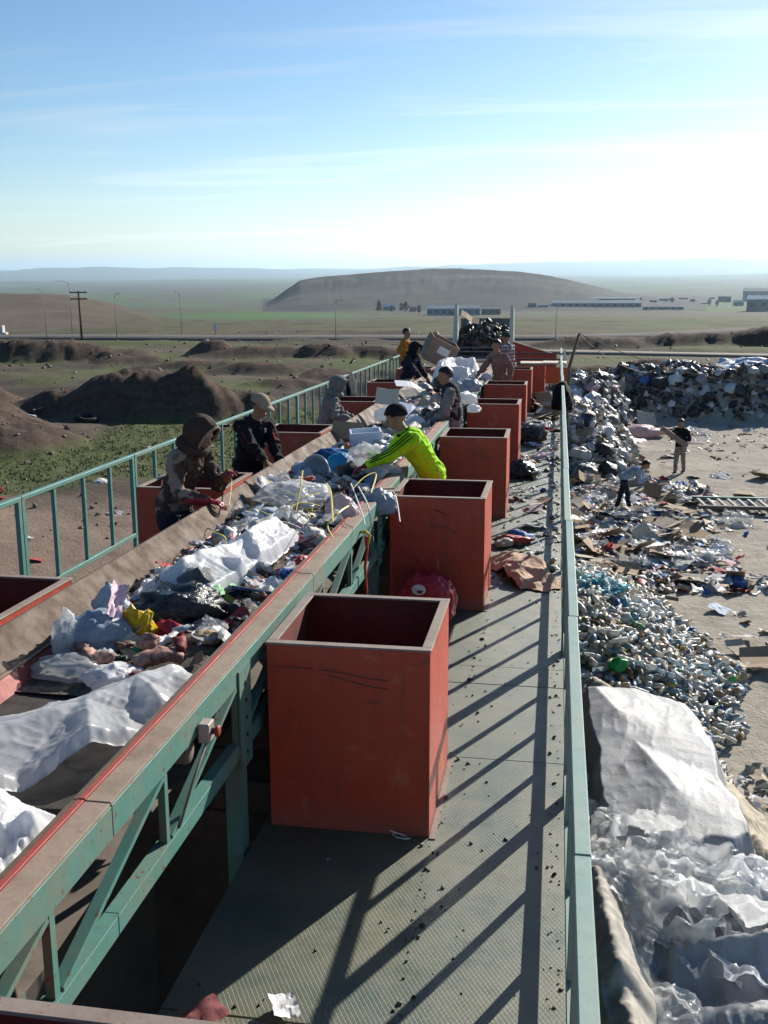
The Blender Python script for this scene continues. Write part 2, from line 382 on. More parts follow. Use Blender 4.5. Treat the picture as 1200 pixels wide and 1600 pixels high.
ROADS = [([(-90, 93.5), (-51, 97.5), (-33, 96.5), (-14, 97.0), (0, 97.5), (9, 100.5), (20, 109), (60, 128)], 5.2), ([(-8, 82.0), (1.6, 80.4), (15, 77.6), (40, 70)], 1.7)]
def _seg(x, y, P):
    best = np.full(np.shape(x), 1e9)
    for (ax, ay), (bx, by) in zip(P[:-1], P[1:]):
        dx, dy = bx-ax, by-ay; t = np.clip(((x-ax)*dx+(y-ay)*dy)/(dx*dx+dy*dy), 0, 1)
        best = np.minimum(best, np.hypot(x-ax-t*dx, y-ay-t*dy))
    return best
def road_mask(x, y):
    m = np.zeros(np.shape(x))
    for P, w in ROADS: m = np.maximum(m, 1-sstep(w+0.3, w+2.2, _seg(x, y, P)))
    return m
_gx = np.arange(-42, 22.01, .2); _gy = np.arange(3, 60.01, .2); _GX, _GY = np.meshgrid(_gx, _gy, indexing='ij')
_GZ = height(_GX.ravel(), _GY.ravel()).reshape(_GX.shape)
def hz_many(x, y):
    x = np.asarray(x, float); y = np.asarray(y, float); u = np.clip((x+42)/.2, 0, len(_gx)-1.001); v = np.clip((y-3)/.2, 0, len(_gy)-1.001)
    i = u.astype(int); j = v.astype(int); a = u-i; b = v-j
    return (_GZ[i, j]*(1-a)+_GZ[i+1, j]*a)*(1-b)+(_GZ[i, j+1]*(1-a)+_GZ[i+1, j+1]*a)*b
def hz(x, y):
    if -41.5 < x < 21.5 and 3.5 < y < 59.5: return float(hz_many(np.array([float(x)]), np.array([float(y)]))[0])
    return float(height(np.array([float(x)]), np.array([float(y)]))[0])

ang = np.concatenate([np.arange(-180, -48, 4.0), np.arange(-48, -36, .8), np.arange(-36, 18, .105), np.arange(18, 40, .8), np.arange(40, 180, 4.0)])
rad = [1.0]
while rad[-1] < 58000:
    r = rad[-1]; rad.append(r + (0.42 if r < 22 else r*0.0085 if r < 100 else r*0.02 if r < 4000 else r*0.03))
rad = np.array(rad)
A, Rr = np.meshgrid(np.radians(ang), rad)
TX, TY = np.sin(A)*Rr, np.cos(A)*Rr
TZ = height(TX.ravel(), TY.ravel()).reshape(TX.shape)
# what grows or lies where: grass, yard dirt, freshly dug earth, field green
xs, ys = TX.ravel(), TY.ravel(); Ds = np.hypot(xs, ys); azs = np.arctan2(xs, ys)
dug = np.zeros_like(xs); nr = Ds < 140
for i, (cx, cy, rx, ry, h, ro) in enumerate(MOUNDS): dug[nr] = np.maximum(dug[nr], mound(xs[nr], ys[nr], cx, cy, rx, ry, h, ro, 1.5, 70+i, 0.6))
dug = sstep(0.08, 0.5, dug)
yard = sstep(-9.5, -8.0, xs + 1.6*fbm(xs, ys, .25, 3, 4))*(1-sstep(47, 50, ys+1.5*fbm(xs, ys, .3, 3, 6)))
lefty = (1-sstep(24.5, 27.5, ys - 0.0*xs + 2.2*fbm(xs, ys, .3, 4, 19) + np.clip(-(xs+13), 0, 9)*0.5))*(xs < 0)
yard = np.maximum(yard, lefty)
gr = sstep(-0.08, 0.30, fbm(xs, ys, 1/6., 4, 24) + 0.55*np.exp(-(((xs+15.5)/5)**2+((ys-31.0)/5)**2)) + 0.5*np.exp(-(((xs+14)/3.5)**2+((ys-38.5)/3)**2)) + .3*np.exp(-(((xs+26)/7)**2+((ys-55)/5)**2)) - 0.02)
gr = gr*(1-yard)*(1-dug)*(1-road_mask(xs, ys))
field = sstep(0.05, 0.35, fbm(azs*14, np.log(Ds+1)*5, 1.0, 3, 30))*sstep(230, 700, Ds)
strip = .8*np.exp(-((azs-AZ(330))/0.10)**2)*np.exp(-((Ds-1500)/200)**2) + np.exp(-((azs-AZ(470))/0.07)**2)*np.exp(-((Ds-960)/150)**2) + 0.7*np.exp(-((azs-AZ(420))/0.05)**2)*np.exp(-((Ds-1350)/260)**2) + 0.25*np.exp(-((azs-AZ(800))/0.16)**2)*np.exp(-((Ds-210)/60)**2) + .3*np.exp(-((azs-AZ(1080))/0.08)**2)*np.exp(-((Ds-260)/80)**2)
field = np.clip(field*0.55*(Ds > 900) + strip, 0, 1)
mesa_m = np.interp(azs, _maz, _mh)*((Ds > 1600) & (Ds < 3400)); field = field*(1-np.clip(mesa_m*3, 0, 1))
me = grid_mesh('ground', np.stack([TX, TY, TZ], -1), None, True)
me.materials.clear()
ca = me.color_attributes.new('cover', 'FLOAT_COLOR', 'POINT')
hill_m = np.clip(np.maximum(mesa_m*4, np.interp(azs, _laz, _lh)*((Ds > 250) & (Ds < 820))*0.55), 0, 1)
ca2 = me.color_attributes.new('hill', 'FLOAT_COLOR', 'POINT'); ca2.data.foreach_set('color', np.stack([mesa_m > 0.02, np.interp(azs, _laz, _lh)*((Ds > 250) & (Ds < 820)), 0*gr, 0*gr+1], -1).astype(np.float32).ravel())
cc = np.stack([gr, yard, dug, field], -1).astype(np.float32); ca.data.foreach_set('color', cc.ravel())
t = NT('earth'); att = t.n('ShaderNodeAttribute', attribute_name='cover'); sepc = t.n('ShaderNodeSeparateColor'); t.l(att.outputs['Color'], sepc.inputs[0])
g = t.n('ShaderNodeNewGeometry'); pos = g.outputs['Position']
nA = t.noise(pos, 0.35, 8, 0.62); nB = t.noise(pos, 3.0, 7, 0.68); nC = t.noise(pos, 14, 6, 0.7); nF = t.noise(pos, 0.012, 6, 0.6); nG = t.noise(pos, 0.0016, 6, 0.6)
scrub = t.mix(t.ramp(nA, [(0.35, 0.0), (0.65, 1.0)]), (0.080, 0.062, 0.046), (0.135, 0.105, 0.078))
scrub = t.mix(t.ramp(nB, [(0.5, 0.0), (0.62, 0.75)]), scrub, (0.060, 0.052, 0.034))
scrub = t.mix(t.ramp(nF, [(0.48, 0.0), (0.60, 0.75)]), scrub, (0.072, 0.078, 0.036))
mpS = t.n('ShaderNodeMapping'); mpS.inputs['Scale'].default_value = (0.012, 0.075, 0.0); t.l(pos, mpS.inputs[0]); nF2 = t.noise(mpS.outputs[0], 1.0, 7, 0.68)
scrub = t.mix(t.ramp(nF2, [(0.46, 0.0), (0.56, 0.85)]), scrub, (0.046, 0.038, 0.028))
grass = t.mix(t.ramp(nB, [(0.35, 0.0), (0.68, 1.0)]), (0.055, 0.072, 0.022), (0.11, 0.118, 0.048))
grass = t.mix(t.ramp(nC, [(0.56, 0.0), (0.7, 0.6)]), grass, (0.15, 0.12, 0.07))
dirt = t.mix(t.ramp(nA, [(0.35, 0.0), (0.68, 1.0)]), (0.33, 0.29, 0.235), (0.42, 0.375, 0.31))
dirt = t.mix(t.ramp(nB, [(0.48, 0.0), (0.7, 0.7)]), dirt, (0.26, 0.22, 0.175))
dirt = t.mix(t.ramp(nC, [(0.63, 0.0), (0.72, 0.35)]), dirt, (0.40, 0.36, 0.31))
nS = t.noise(pos, 0.9, 6, 0.7, 0.6); dirt = t.mix(t.ramp(nS, [(0.52, 0.0), (0.66, 0.55)]), dirt, (0.17, 0.14, 0.115))
leftred = t.mix(0.7, dirt, (0.16, 0.095, 0.065)); sx = t.n('ShaderNodeSeparateXYZ'); t.l(pos, sx.inputs[0])
dirt = t.mix(t.ramp(t.math('MULTIPLY', sx.outputs[0], -0.1), [(0.4, 0.0), (0.75, 1.0)]), dirt, leftred)
dugc = t.mix(t.ramp(nB, [(0.35, 0.0), (0.7, 1.0)]), (0.050, 0.033, 0.024), (0.115, 0.08, 0.058))
base = t.mix(sepc.outputs[0], scrub, grass); base = t.mix(sepc.outputs[1], base, dirt); base = t.mix(sepc.outputs[2], base, dugc)
fieldc = t.mix(t.ramp(nG, [(0.4, 0.0), (0.62, 1.0)]), (0.045, 0.125, 0.018), (0.075, 0.115, 0.035))
base = t.mix(att.outputs['Alpha'], base, fieldc)
att2 = t.n('ShaderNodeAttribute', attribute_name='hill'); sep2 = t.n('ShaderNodeSeparateColor'); t.l(att2.outputs['Color'], sep2.inputs[0])
nH = t.noise(pos, 0.006, 6, 0.6)
base = t.mix(sep2.outputs[0], base, t.mix(t.ramp(nH, [(0.42, 0.0), (0.62, 1.0)]), (0.026, 0.027, 0.025), (0.058, 0.054, 0.042)))
base = t.mix(t.math('MULTIPLY', sep2.outputs[1], 0.85), base, t.mix(t.ramp(nF, [(0.42, 0.0), (0.62, 1.0)]), (0.095, 0.072, 0.055), (0.13, 0.10, 0.075)))
hgt = t.math('ADD', t.math('MULTIPLY', nB, 1.0), t.math('MULTIPLY', nC, 0.45))
earth = t.done(t.pr(base, 0.95, t.bump(hgt, 0.6, 0.10), spec=0.12))
me.materials.append(earth)
ground = tag(obj('ground', me), 'dirt yard, scrub and plain reaching the far hills', None, None, 'structure')

# roads as strips laid on the levelled bed
asphalt = mat_plain('asphalt', (0.10, 0.094, 0.087), 0.95, 0.25, 0.8, 0.3, 'Object', 0.08, 0.02)
gravel_road = mat_plain('dusty_gravel', (0.19, 0.165, 0.135), 0.9, 0.2, 0.8, 0.3, 'Object', 0.2, 0.02)
def road(name, P, w, z, m, label):
    pts = []
    for (ax, ay), (bx, by) in zip(P[:-1], P[1:]):
        for k in range(12): pts.append((ax+(bx-ax)*k/12, ay+(by-ay)*k/12))
    pts = np.array(pts); tg = np.gradient(pts, axis=0); tg /= np.linalg.norm(tg, axis=1)[:, None]; nn = np.stack([-tg[:, 1], tg[:, 0]], -1)
    rowsP = []
    for s in (-1, -.98, 0, .98, 1):
        q = pts + nn*w*s; rowsP.append(np.column_stack([q, np.full(len(q), z - (0.12 if abs(s) == 1 else 0) + 0.05*(1-abs(s)))]))
    return tag(obj(name, grid_mesh(name, np.stack(rowsP, 1), m, True)), label, None, None, 'structure')
road('road', ROADS[0][0], 3.6, -3.53, asphalt, 'grey asphalt road crossing behind the dump')
road('dirt_road', ROADS[1][0], 1.5, -3.54, gravel_road, 'pale gravel track between earth heaps and the road')
# ------------------------------------------------------------------ sorting platform (built level, tilted as a whole at the end)
red_paint = mat_paint('red_oxide_paint', (0.36, 0.042, 0.026), (0.20, 0.10, 0.07), 0.42, 0.55, 0.5, 1.0)
def chute_paint():
    t = NT('chute_red_paint'); v = t.coord('Object'); oi = t.n('ShaderNodeObjectInfo')
    ofs = t.n('ShaderNodeVectorMath', operation='ADD'); t.l(v, ofs.inputs[0]); cx = t.n('ShaderNodeCombineXYZ')
    r = t.math('MULTIPLY', oi.outputs['Random'], 40.0)
    for i in range(3): t.l(r, cx.inputs[i])
    t.l(cx.outputs[0], ofs.inputs[1]); v2 = ofs.outputs[0]
    a = t.noise(v2, 1.7, 6, 0.62); b = t.noise(v2, 22, 5, 0.65)
    mp2 = t.n('ShaderNodeMapping'); mp2.inputs['Scale'].default_value = (16, 16, 0.9); t.l(v2, mp2.inputs[0]); st = t.noise(mp2.outputs[0], 1.0, 4, 0.6)
    base = t.mix(t.ramp(a, [(0.32, 0.0), (0.7, 1.0)]), (0.42, 0.046, 0.022), (0.49, 0.080, 0.038))
    base = t.mix(t.math('MULTIPLY', t.ramp(st, [(0.48, 0.0), (0.72, 1.0)]), 0.5), base, (0.20, 0.06, 0.042))
    c2 = t.noise(v2, 5.0, 5, 0.6, 0.4); base = t.mix(t.ramp(c2, [(0.60, 0.0), (0.68, 0.45)]), base, (0.50, 0.17, 0.11))
    c3 = t.noise(v2, 3.1, 6, 0.7, 0.8); base = t.mix(t.ramp(c3, [(0.62, 0.0), (0.66, 0.6)]), base, (0.16, 0.05, 0.035))
    sz = t.n('ShaderNodeSeparateXYZ'); t.l(v, sz.inputs[0])
    mud = t.ramp(t.math('ADD', t.math('MULTIPLY', sz.outputs[2], 2.3), t.math('MULTIPLY', a, 0.9)), [(0.42, 0.55), (0.85, 0.0)])
    base = t.mix(mud, base, (0.21, 0.13, 0.09))                                    # splashed mud on the foot
    base = t.mix(t.ramp(b, [(0.64, 0.0), (0.70, 0.55)]), base, (0.13, 0.06, 0.04))  # chips
    return t.done(t.pr(base, t.ramp(a, [(0.3, 0.42), (0.7, 0.7)]), t.bump(t.math('ADD', t.math('MULTIPLY', a, 6.0), b), 0.22, 0.014), spec=0.45))
chute_red = chute_paint()
rim_steel = mat_paint('worn_rim_steel', (0.24, 0.19, 0.155), (0.15, 0.09, 0.06), 0.6, 0.6, 0.6, 2.0)
green_paint = mat_paint('green_railing_paint', (0.075, 0.21, 0.18), (0.19, 0.17, 0.13), 0.6, 0.45, 0.8, 1.0)
green_frame = mat_paint('green_frame_paint', (0.07, 0.20, 0.165), (0.19, 0.145, 0.10), 0.75, 0.5, 0.9, 1.0)
tan_top = mat_paint('dusty_tan_cap', (0.27, 0.20, 0.145), (0.15, 0.10, 0.07), 0.75, 0.8, 0.4, 3.0)
brown_board = mat_paint('grimy_brown_board', (0.120, 0.078, 0.052), (0.055, 0.036, 0.026), 0.8, 0.7, 0.3, 3.0)
red_strip = mat_paint('red_edge_strip', (0.30, 0.035, 0.022), (0.20, 0.10, 0.07), 0.6, 0.5, 0.5, 3.0)
belt_rubber = mat_plain('belt_rubber', (0.050, 0.043, 0.037), 0.85, 0.45, 9.0, 0.5, 'Object', 0.25, 0.01)
dust_steel = mat_plain('dusty_steel', (0.17, 0.14, 0.115), 0.8, 0.3, 7.0, 0.2)
dark_steel = mat_plain('dark_steel', (0.05, 0.045, 0.045), 0.6, 0.4, 9.0, 0.2)
def tread(name, c, dust, k):
    t = NT(name); g = t.n('ShaderNodeNewGeometry'); pos = g.outputs['Position']
    s = t.n('ShaderNodeSeparateXYZ'); t.l(pos, s.inputs[0])
    fx = t.math('MULTIPLY', s.outputs[0], 150.0); fy = t.math('MULTIPLY', s.outputs[1], 88.0)
    w1 = t.math('ABSOLUTE', t.math('SINE', t.math('ADD', fx, fy))); w2 = t.math('ABSOLUTE', t.math('SINE', t.math('SUBTRACT', fx, fy)))
    groove = t.math('MINIMUM', w1, w2)
    lat = t.ramp(groove, [(0.0, 0.0), (0.30, 1.0)])
    a = t.noise(pos, 2.1, 6, 0.65); b = t.noise(pos, 9, 6, 0.7); d = t.noise(pos, 45, 4, 0.7)
    base = t.mix(t.ramp(a, [(0.35, 0.0), (0.68, 1.0)]), c, dust)
    base = t.mix(t.math('MULTIPLY', t.math('SUBTRACT', 1.0, lat), 0.95), base, tuple(x*0.22 for x in dust))
    base = t.mix(t.math('MULTIPLY', t.ramp(b, [(0.50, 0.0), (0.72, 1.0)]), k), base, (0.15, 0.115, 0.085))
    base = t.mix(t.ramp(d, [(0.66, 0.0), (0.72, 0.5)]), base, (0.05, 0.04, 0.03))
    h = t.math('ADD', t.math('MULTIPLY', lat, 0.6), t.math('MULTIPLY', b, 0.5))
    return t.done(t.pr(base, t.ramp(b, [(0.3, 0.36), (0.72, 0.58)]), t.bump(h, 0.6, 0.004), spec=0.7))
tread_plate = tread('green_tread_plate', (0.055, 0.092, 0.062), (0.155, 0.150, 0.088), 0.35)
tread_dusty = tread('mud_covered_tread_plate', (0.17, 0.135, 0.10), (0.21, 0.16, 0.12), 0.8)

# --- walkways
END_Y = 30.2
wk = tag(empty('walkway'), 'raised steel walkway of tread plates beside the chutes', None, None, 'structure', True)
ys_ = [-1.5, 0.9, 3.32, 5.72, 6.93, 7.29, 9.7, 12.1, 14.5, 16.9, 19.3, 21.7, 24.1, 26.5, 28.9, END_Y]
for i in range(len(ys_)-1):
    MB().bx(-1.44, 0.165, ys_[i]+0.004, ys_[i+1]-0.004, -0.008, 0.0 - 0.0015*(i % 2)).build('floor_plate', tread_plate, wk, bev=0.0015)
for x in (-1.40, 0.12):
    MB().bx(x-0.03, x+0.03, -1.5, END_Y, -0.21, -0.012).build('edge_beam', green_frame, wk)
for i in range(14):
    y = 0.2+2.3*i; MB().bx(-1.36, 0.08, y-0.03, y+0.03, -0.17, -0.013).build('joist', green_frame, wk)
for i in range(8):
    y = 1.1+3.95*i
    for x in (-1.40, 0.12): MB().bx(x-0.06, x+0.06, y-0.06, y+0.06, -3.9, -0.212).build('support_post', green_frame, wk)
wl2 = tag(empty('far_walkway'), 'mud covered walkway between the conveyor and the green railing', None, None, 'structure', True)
for i in range(len(ys_)-1):
    MB().bx(-4.50, -2.86, ys_[i]+0.004, ys_[i+1]-0.004, -0.008, -0.0015*(i % 2)).build('floor_plate', tread_dusty, wl2, bev=0.0015)
for x in (-4.46, -2.90):
    MB().bx(x-0.03, x+0.03, -1.5, END_Y, -0.21, -0.012).build('edge_beam', green_frame, wl2)
for i in range(8):
    y = 1.1+3.95*i
    for x in (-4.46, -2.90): MB().bx(x-0.06, x+0.06, y-0.06, y+0.06, -3.9, -0.212).build('support_post', green_frame, wl2)

# --- chutes
shade_stained_inside = mat_paint('shade_stained_chute_inside', (0.15, 0.022, 0.015), (0.06, 0.03, 0.022), 0.85, 0.8, 0.5, 1.5)  # shade inside the chutes painted in as dark red, along with stains
def make_chute():
    root = empty('chute'); W, D, H = 0.83, 0.89, 1.0; T = 0.012; w = 0.045
    parts = []
    def pan(nm, x0, x1, y0, y1, z1, side):     # pressed sheet panel with a slight buckle
        n = 9; P = np.zeros((n, n, 3))
        for i in range(n):
            for j in range(n):
                u, v = i/(n-1), j/(n-1); bulge = 0.007*math.sin(math.pi*u)*math.sin(math.pi*v)*(1 if side > 0 else -0.6)
                z = -0.004+(z1+0.004)*v
                P[i, j] = (x0+(x1-x0)*u, y0 - bulge, z) if side in (1, 2) else (x0 + bulge, y0+(y1-y0)*u, z)
        return P
    def slab(name, a, b, fixed, axis, s):
        m = MB()
        if axis == 'y': m.bx(a, b, fixed, fixed+T, 0.0005, H-0.008)
        else: m.bx(fixed, fixed+T, a, b, 0.0005, H-0.008)
        return m.build(name, chute_red, root, bev=0.002)
    slab('front_panel', 0, W, 0, 'y', 1); slab('back_panel', 0, W, D-T, 'y', 1)
    slab('side_panel', T+.0005, D-T-.0005, 0, 'x', 1); slab('side_panel', T+.0005, D-T-.0005, W-T, 'x', 1)
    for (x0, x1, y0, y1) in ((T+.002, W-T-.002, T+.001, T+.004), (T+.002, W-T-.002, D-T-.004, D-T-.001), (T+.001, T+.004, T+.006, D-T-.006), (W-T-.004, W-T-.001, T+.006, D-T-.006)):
        MB().bx(x0, x1, y0, y1, 0.001, H-0.009).build('shade_liner', shade_stained_inside, root)  # added slab that carries the painted inside shade
    for (x0, x1, y0, y1) in ((-.006, W+.006, -.006, w), (-.006, W+.006, D-w, D+.006), (-.006, w, w+.001, D-w-.001), (W-w, W+.006, w+.001, D-w-.001)):
        MB().bx(x0, x1, y0, y1, H-0.0075, H+0.004).build('rim', rim_steel, root, bev=0.002)
    MB().bx(W+.002, W+.034, -0.02, D+.02, 0.001, 0.006).build('foot_flange', rim_steel, root)
    return root
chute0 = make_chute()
CH_R = [1.17, 4.76, 8.67, 12.56, 16.57, 20.31, 24.6]
NAMES_R = ['red chute at the bottom edge, only its rusty rim showing', 'red steel chute standing free on the walkway, largest in view',
    'red chute behind the largest one, red bag at its foot', 'red chute just behind the man in the neon green top', 'red chute behind the man in the grey vest',
    'red chute with a bottle green smear, in front of the man in the tan shirt', 'farthest red chute on the walkway, below the plaid shirt']
CH_L = [4.86, 8.75, 12.68, 16.65, 20.5, 24.4]
NAMES_L = ['red chute cut off beside the brown conveyor board', 'red chute behind the man in the brown hood, by the green railing', 'red chute behind the man in the black jacket and cap',
    'red chute beside the person in the grey hood', 'red chute below the blue clothes hung on the railing', 'small red chute beside the person in the dark hooded coat']
first = True
CHUTES_R = []
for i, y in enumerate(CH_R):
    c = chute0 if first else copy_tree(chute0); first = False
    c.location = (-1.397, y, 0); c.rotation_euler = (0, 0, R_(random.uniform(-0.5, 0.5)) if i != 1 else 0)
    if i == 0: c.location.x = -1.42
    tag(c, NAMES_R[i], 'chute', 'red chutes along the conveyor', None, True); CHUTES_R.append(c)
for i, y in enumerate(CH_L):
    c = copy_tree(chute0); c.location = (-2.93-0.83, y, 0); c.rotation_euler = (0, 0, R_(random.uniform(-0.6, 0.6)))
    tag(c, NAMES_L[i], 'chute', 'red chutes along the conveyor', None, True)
# scratches on the big chute's front, real grooves of bare dark metal
big = CHUTES_R[1]
for pts in ([(.27, .872), (.40, .862), (.52, .84), (.62, .835)], [(.30, .85), (.45, .815), (.55, .795), (.62, .79)], [(.05, .875), (.15, .88), (.24, .874)]):
    MB().tube([(x, -0.0015, z) for x, z in pts], 0.0022, 5).build('scratch', dark_steel, [c for c in big.children if c.name.startswith('front_panel')][0])
fr2 = CHUTES_R[2]
MB().tube([(.36, -0.0015, .9), (.42, -0.0015, .885), (.50, -0.0015, .85)], [.004, .012, .006], 5, flat=0.3).build('dent', dark_steel, [c for c in fr2.children if c.name.startswith('front_panel')][0])

# --- conveyor
BELT_Z = 0.80
cv = tag(empty('conveyor', (0, 0, 0)), 'long sorting conveyor with green truss sides carrying rubbish', 'conveyor', None, None, True)
C0, C1 = -1.2, 29.0
def sag(x): return BELT_Z - 0.015*(1-((x+2.12)/0.5)**2)
n = 60; P = np.zeros((n, 9, 3))
for i in range(n):
    for j in range(9):
        x = -2.60+0.98*j/8; y = C0+(C1-C0)*i/(n-1); P[i, j] = (x, y, sag(x))
obj('belt', grid_mesh('belt', P, belt_rubber), cv)
# brick-like cleats across the belt
cle = MB().bar((-0.47, 0.0, 0), (0.47, 0.10, 0), 0.022, 0.022).mesh('cleat', belt_rubber)
for i in range(34): obj('cleat', cle, cv, (-2.11, 1.6+0.82*i, BELT_Z+0.006), (0, 0, R_(random.uniform(-1, 1))))
segs = [(-1.2, 3.02), (3.025, 6.0), (6.005, 9.0), (9.005, 12.0), (12.005, 15.0), (15.005, 18.0), (18.005, 21.0), (21.005, 24.0), (24.005, 29.0)]
for a, b in segs:
    dz = random.uniform(-.004, .004)
    # near side: cap flange, red strip, sloping skirt board, channel
    MB().bx(-1.545, -1.452, a, b, 1.008+dz, 1.018+dz).build('cap_flange', tan_top, cv, bev=0.002)
    MB().bx(-1.570, -1.546, a, b, 1.010+dz, 1.024+dz).build('red_edge', red_strip, cv, bev=0.002)
    MB().add([(-1.571, a, 1.022), (-1.571, b, 1.022), (-1.655, b, 0.85), (-1.655, a, 0.85), (-1.590, a, 1.022), (-1.590, b, 1.022), (-1.675, b, 0.85), (-1.675, a, 0.85)],
             [(0, 1, 2, 3), (7, 6, 5, 4), (0, 4, 5, 1), (3, 2, 6, 7), (0, 3, 7, 4), (1, 5, 6, 2)]).build('skirt_board', brown_board, cv)
    MB().bx(-1.460, -1.448, a, b, 0.89, 1.0075+dz).build('top_channel', green_frame, cv, bev=0.002)
    MB().bx(-1.520, -1.4605, a, b, 0.89, 0.90).build('channel_lip', green_frame, cv)
    # other side: flat brown board leaning outwards, pale line, red strip
    sdz = random.uniform(-.012, .012)
    MB().add([(-2.80, a, 1.035+sdz), (-2.80, b, 1.035+sdz), (-2.655, b, 0.885), (-2.655, a, 0.885), (-2.822, a, 1.03+sdz), (-2.822, b, 1.03+sdz), (-2.677, b, 0.87), (-2.677, a, 0.87)],
             [(3, 2, 1, 0), (4, 5, 6, 7), (1, 5, 4, 0), (7, 6, 2, 3), (4, 7, 3, 0), (2, 6, 5, 1)]).build('side_board', brown_board, cv)
    MB().bar((-2.648, a, 0.876), (-2.648, b, 0.876), 0.02, 0.008).build('pale_edge', tan_top, cv)
    MB().add([(-2.654, a, 0.872), (-2.654, b, 0.872), (-2.575, b, 0.80), (-2.575, a, 0.80), (-2.664, a, 0.866), (-2.664, b, 0.866), (-2.585, b, 0.79), (-2.585, a, 0.79)],
             [(3, 2, 1, 0), (4, 5, 6, 7), (1, 5, 4, 0), (7, 6, 2, 3), (4, 7, 3, 0), (2, 6, 5, 1)]).build('red_edge', red_strip, cv)
    MB().bx(-2.835, -2.823, a, b, 0.87, 1.0).build('top_channel', green_frame, cv)
    for x in (-1.455, -2.83):
        MB().bx(x-0.045, x+0.006, a, b, 0.590, 0.600).build('bottom_chord', green_frame, cv)
        MB().bx(x-0.004, x+0.006, a, b, 0.515, 0.5895).build('bottom_chord', green_frame, cv, bev=0.002)
ny = 0
y = -0.21
while y < C1-1:
    for x in (-1.455, -2.83):
        MB().bx(x-0.026, x+0.004, y-0.016, y+0.016, 0.601, 0.889).build('truss_vertical', green_frame, cv)
        MB().bar((x-0.012, y+0.03, 0.605), (x-0.012, y+0.90, 0.885), 0.022, 0.042, (1, 0, 0)).build('truss_diagonal', green_frame, cv)
    y += 0.93
roll = MB().tube([(-0.56, 0, 0), (-0.55, 0, 0), (0.55, 0, 0), (0.56, 0, 0)], [0.05, 0.058, 0.058, 0.05], 12).mesh('roller', dust_steel, True)
for i in range(16): obj('roller', roll, cv, (-2.12, 0.35+1.86*i, 0.715))
P = np.zeros((n*2, 5, 3))
for i in range(n*2):
    for j in range(5):
        yy = C0+(C1-C0)*i/(n*2-1); P[i, j] = (-2.62+1.0*j/4, yy, 0.55+0.035*math.cos(yy*2*math.pi/1.86))
obj('return_belt', grid_mesh('return_belt', P, dust_steel), cv)
for i in range(8):
    yy = 0.62+3.9*i
    for x in (-1.50, -2.80):
        MB().bx(x-0.04, x+0.04, yy-0.05, yy+0.05, -3.9, 0.514).build('support_post', green_frame, cv)
        gp_ = MB().bx(x-0.006 if x < -2 else x+0.053, x+0.006 if x < -2 else x+0.062, yy-0.09, yy+0.09, 0.45, 0.96).build('gusset_plate', green_frame, cv)
        for k in range(5): MB().tube([(x+0.06, yy, 0.52+0.09*k), (x+0.07, yy, 0.52+0.09*k)], 0.010, 6).build('bolt', dark_steel, gp_)
# stop button on the near channel
sb = at(318, 1145, X=-1.43)
st = tag(empty('stop_switch', (sb.x, sb.y, sb.z)), 'grey stop switch box with red mushroom button on the green channel', 'switch', None, None, True)
MB().box((0.012, 0, 0.01), (0.05, 0.075, 0.085)).build('housing', mat_plain('switch_grey', (0.36, 0.30, 0.27), 0.6), st, bev=0.005)
MB().tube([(0.037, 0, 0.012), (0.055, 0, 0.012)], 0.014, 10).build('stem', dark_steel, st)
m = MB(); m.tube([(0.055, 0, 0.012), (0.058, 0, 0.012), (0.068, 0, 0.012), (0.073, 0, 0.012)], [0.02, 0.026, 0.026, 0.016], 14); m.build('button', red_strip, st, True)
MB().tube([(0.02, -0.02, -0.03), (0.0, -0.16, -0.16), (-0.01, -0.3, -0.28)], 0.006, 6).build('cable', dust_steel, st, True)

# block pier under the conveyor, seen through the gap beside the walkway
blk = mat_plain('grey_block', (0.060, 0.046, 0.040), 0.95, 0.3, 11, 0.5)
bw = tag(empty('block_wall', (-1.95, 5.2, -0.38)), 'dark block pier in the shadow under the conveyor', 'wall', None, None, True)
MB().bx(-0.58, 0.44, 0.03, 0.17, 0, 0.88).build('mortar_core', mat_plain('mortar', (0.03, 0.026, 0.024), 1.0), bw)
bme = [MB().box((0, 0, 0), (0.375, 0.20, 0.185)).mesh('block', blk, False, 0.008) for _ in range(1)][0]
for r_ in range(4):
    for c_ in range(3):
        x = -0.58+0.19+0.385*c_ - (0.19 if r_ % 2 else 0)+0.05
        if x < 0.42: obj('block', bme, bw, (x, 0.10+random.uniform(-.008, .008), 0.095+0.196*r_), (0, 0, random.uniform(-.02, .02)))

# --- railings
def railing(name, x, y0, nsec, label, green_paint, top=1.05):
    root = tag(empty(name, (x, y0, 0)), label, 'railing', None, None, True)
    bal = MB().bx(-0.0175, 0.0175, -0.02, 0.02, 0.196, top-0.041).mesh('baluster', green_paint, False, 0.002)
    pst = MB().bx(-0.02, 0.02, -0.025, 0.025, 0.0, top-0.041).mesh('post', green_paint, False, 0.002)
    for s in range(nsec):
        a = s*2.40; ox = random.uniform(-.006, .006)
        MB().bx(-0.028+ox, 0.024+ox, a+0.003, a+2.397, top-0.040, top).build('top_rail', green_paint, root, bev=0.004)
        MB().bx(-0.02+ox, 0.02+ox, a+0.056, a+2.344, 0.150, 0.195).build('bottom_rail', green_paint, root, bev=0.003)
        obj('post', pst, root, (ox, a+0.03, 0)); obj('post', pst, root, (ox, a+2.37, 0))
        for k in range(1, 4): obj('baluster', bal, root, (ox, a+0.6*k, 0))
    return root
railing('walkway_railing', 0.128, 5.285-2.4*3, 15, 'green steel railing along the tread plate walkway over the yard', mat_paint('glare_pale_green_paint', (0.17, 0.27, 0.23), (0.24, 0.23, 0.19), 0.55, 0.42, 0.35, 1.0, spec=0.5))  # paler green with the glare put into the paint colour, plus dust
